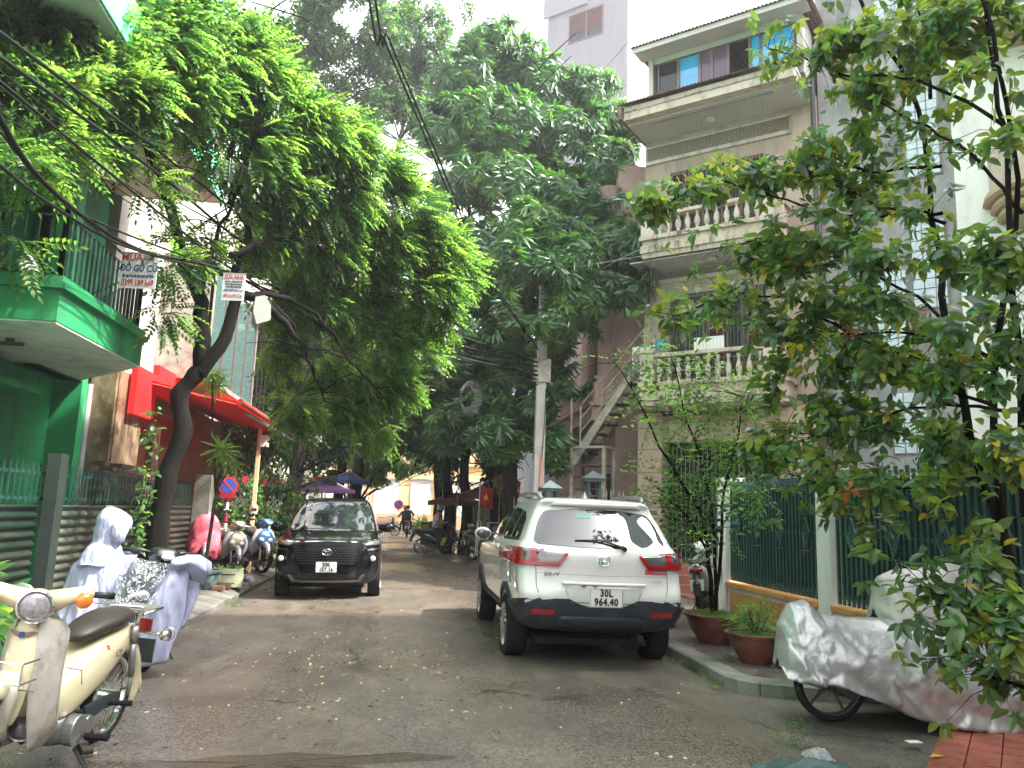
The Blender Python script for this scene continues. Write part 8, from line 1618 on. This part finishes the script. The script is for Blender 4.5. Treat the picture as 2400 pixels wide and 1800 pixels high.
# litter of small pale leaves on the road, and dark twigs
P = []; 
while len(P) < 380:
    x = RNG.uniform(-2.3, 3.4); y = 4.3+RNG.exponential(4.5)
    if RNG.random() < .55: x, y = RNG.normal(-.5, .8), RNG.normal(8.2, 1.3)
    if y < 34 and -2.5 < x < 3.0: P.append((x, y, rz(x, y)+.006))
P = np.array(P); n = len(P); D = RNG.normal(size=(n, 3)); D[:, 2] *= .05; fl = merged('fallen_leaves', 'single', P, place(P, D, np.tile([0, 0, 1.], (n, 1))+RNG.normal(size=(n, 3))*.15, RNG.uniform(.22, .5, n)), pick(n, (.5, .3, .2)), [mat('pale_dead_leaf', (.34, .31, .19), rough=.7), mat('tan_dead_leaf', (.35, .26, .12), rough=.7), mat('brown_dead_leaf', (.06, .04, .025), rough=.8)])
tag(fl, 'small pale and brown leaves scattered over the wet road', 'fallen leaves')
wd_ = []
for (x, y, k, s) in ((2.95, 8.2, 20, .12), (2.98, 7.2, 24, .15), (-2.45, 12.5, 40, .25), (2.75, 5.4, 18, .12), (3.05, 5.75, 18, .1), (-2.5, 14.5, 30, .3)):
    for _ in range(k): wd_.append((x+random.gauss(0, s*.4), y+random.gauss(0, s), .01))
P = np.array(wd_); wo = merged('weeds', 'twigs', P, sprays(P, RNG.normal(size=(len(P), 3))*[.5, .5, 0]+[0, 0, .6], droop=-.2, sc=(.2, .45)), pick(len(P), (.3, .3, .3, .1)), L1); tag(wo, 'tufts of weeds growing from cracks along both kerbs', 'weeds')
P = np.array([(3.05+.22*math.cos(a)*r, 24.8+.15*random.uniform(-1, 1), 2.45+.25*math.sin(a)*r) for a, r in [(random.uniform(0, 6.3), random.random()**.5) for _ in range(420)]])-np.array([3.05, 24.8, .1])
merged('flowers', 'twigs', P, sprays(P, RNG.normal(size=(len(P), 3)), sc=(.3, .5)), pick(len(P), (1, 1)), [mat('yellow_flower', (.65, .42, .04), rough=.7), mat('green_gold_leaf', (.3, .28, .04), rough=.7)], fw)
for k, (x, y) in enumerate(((-1.45, 50), (-.75, 52), (.9, 48), (1.6, 50))):
    t = empty('potted_plant', (x, y, 0), label=('pale fan-leaved potted plant by the yellow building', 'dark pot with a thin plant beside the far sign', 'bushy pot plant right of the far motorbike', 'low pot plant by the yellow wall behind the rider')[k], cat='plant'); MB().lathe([(.14, 0), (.2, .3), (.22, .32), (.18, .3)], 12).build('pot', blackp, t)
    P = np.array([(0, 0, .35)]*14)+RNG.normal(size=(14, 3))*.12; merged('leaves', ('blade', 'clump')[k > 0], P[:3] if k == 0 else P, sprays(P[:3] if k == 0 else P, RNG.normal(size=((3 if k == 0 else 14), 3))*.3+[0, 0, .6], droop=-.2, sc=(1.3, 2)), pick(3 if k == 0 else 14, (.4, .2, .4, 0)), L1, t)
# ================================================================ haze volume added to stand in for lens glare and lifted blacks
hz = MB().box(-92, -42, -1.5, 92, 112, 38).build('haze', darkm); hz.data.materials.clear(); hm = bpy.data.materials.new('glare_haze'); hm.use_nodes = True; hn = hm.node_tree; hn.nodes.clear()
ho = hn.nodes.new('ShaderNodeOutputMaterial'); hv = hn.nodes.new('ShaderNodeVolumePrincipled'); hv.inputs['Density'].default_value = .0014; hv.inputs['Color'].default_value = (.93, .95, 1, 1); hv.inputs['Anisotropy'].default_value = .35
hn.links.new(hv.outputs[0], ho.inputs['Volume']); hz.data.materials.append(hm); tag(hz, 'thin haze volume added over the street to stand in for veiling glare', 'haze', kind='stuff')
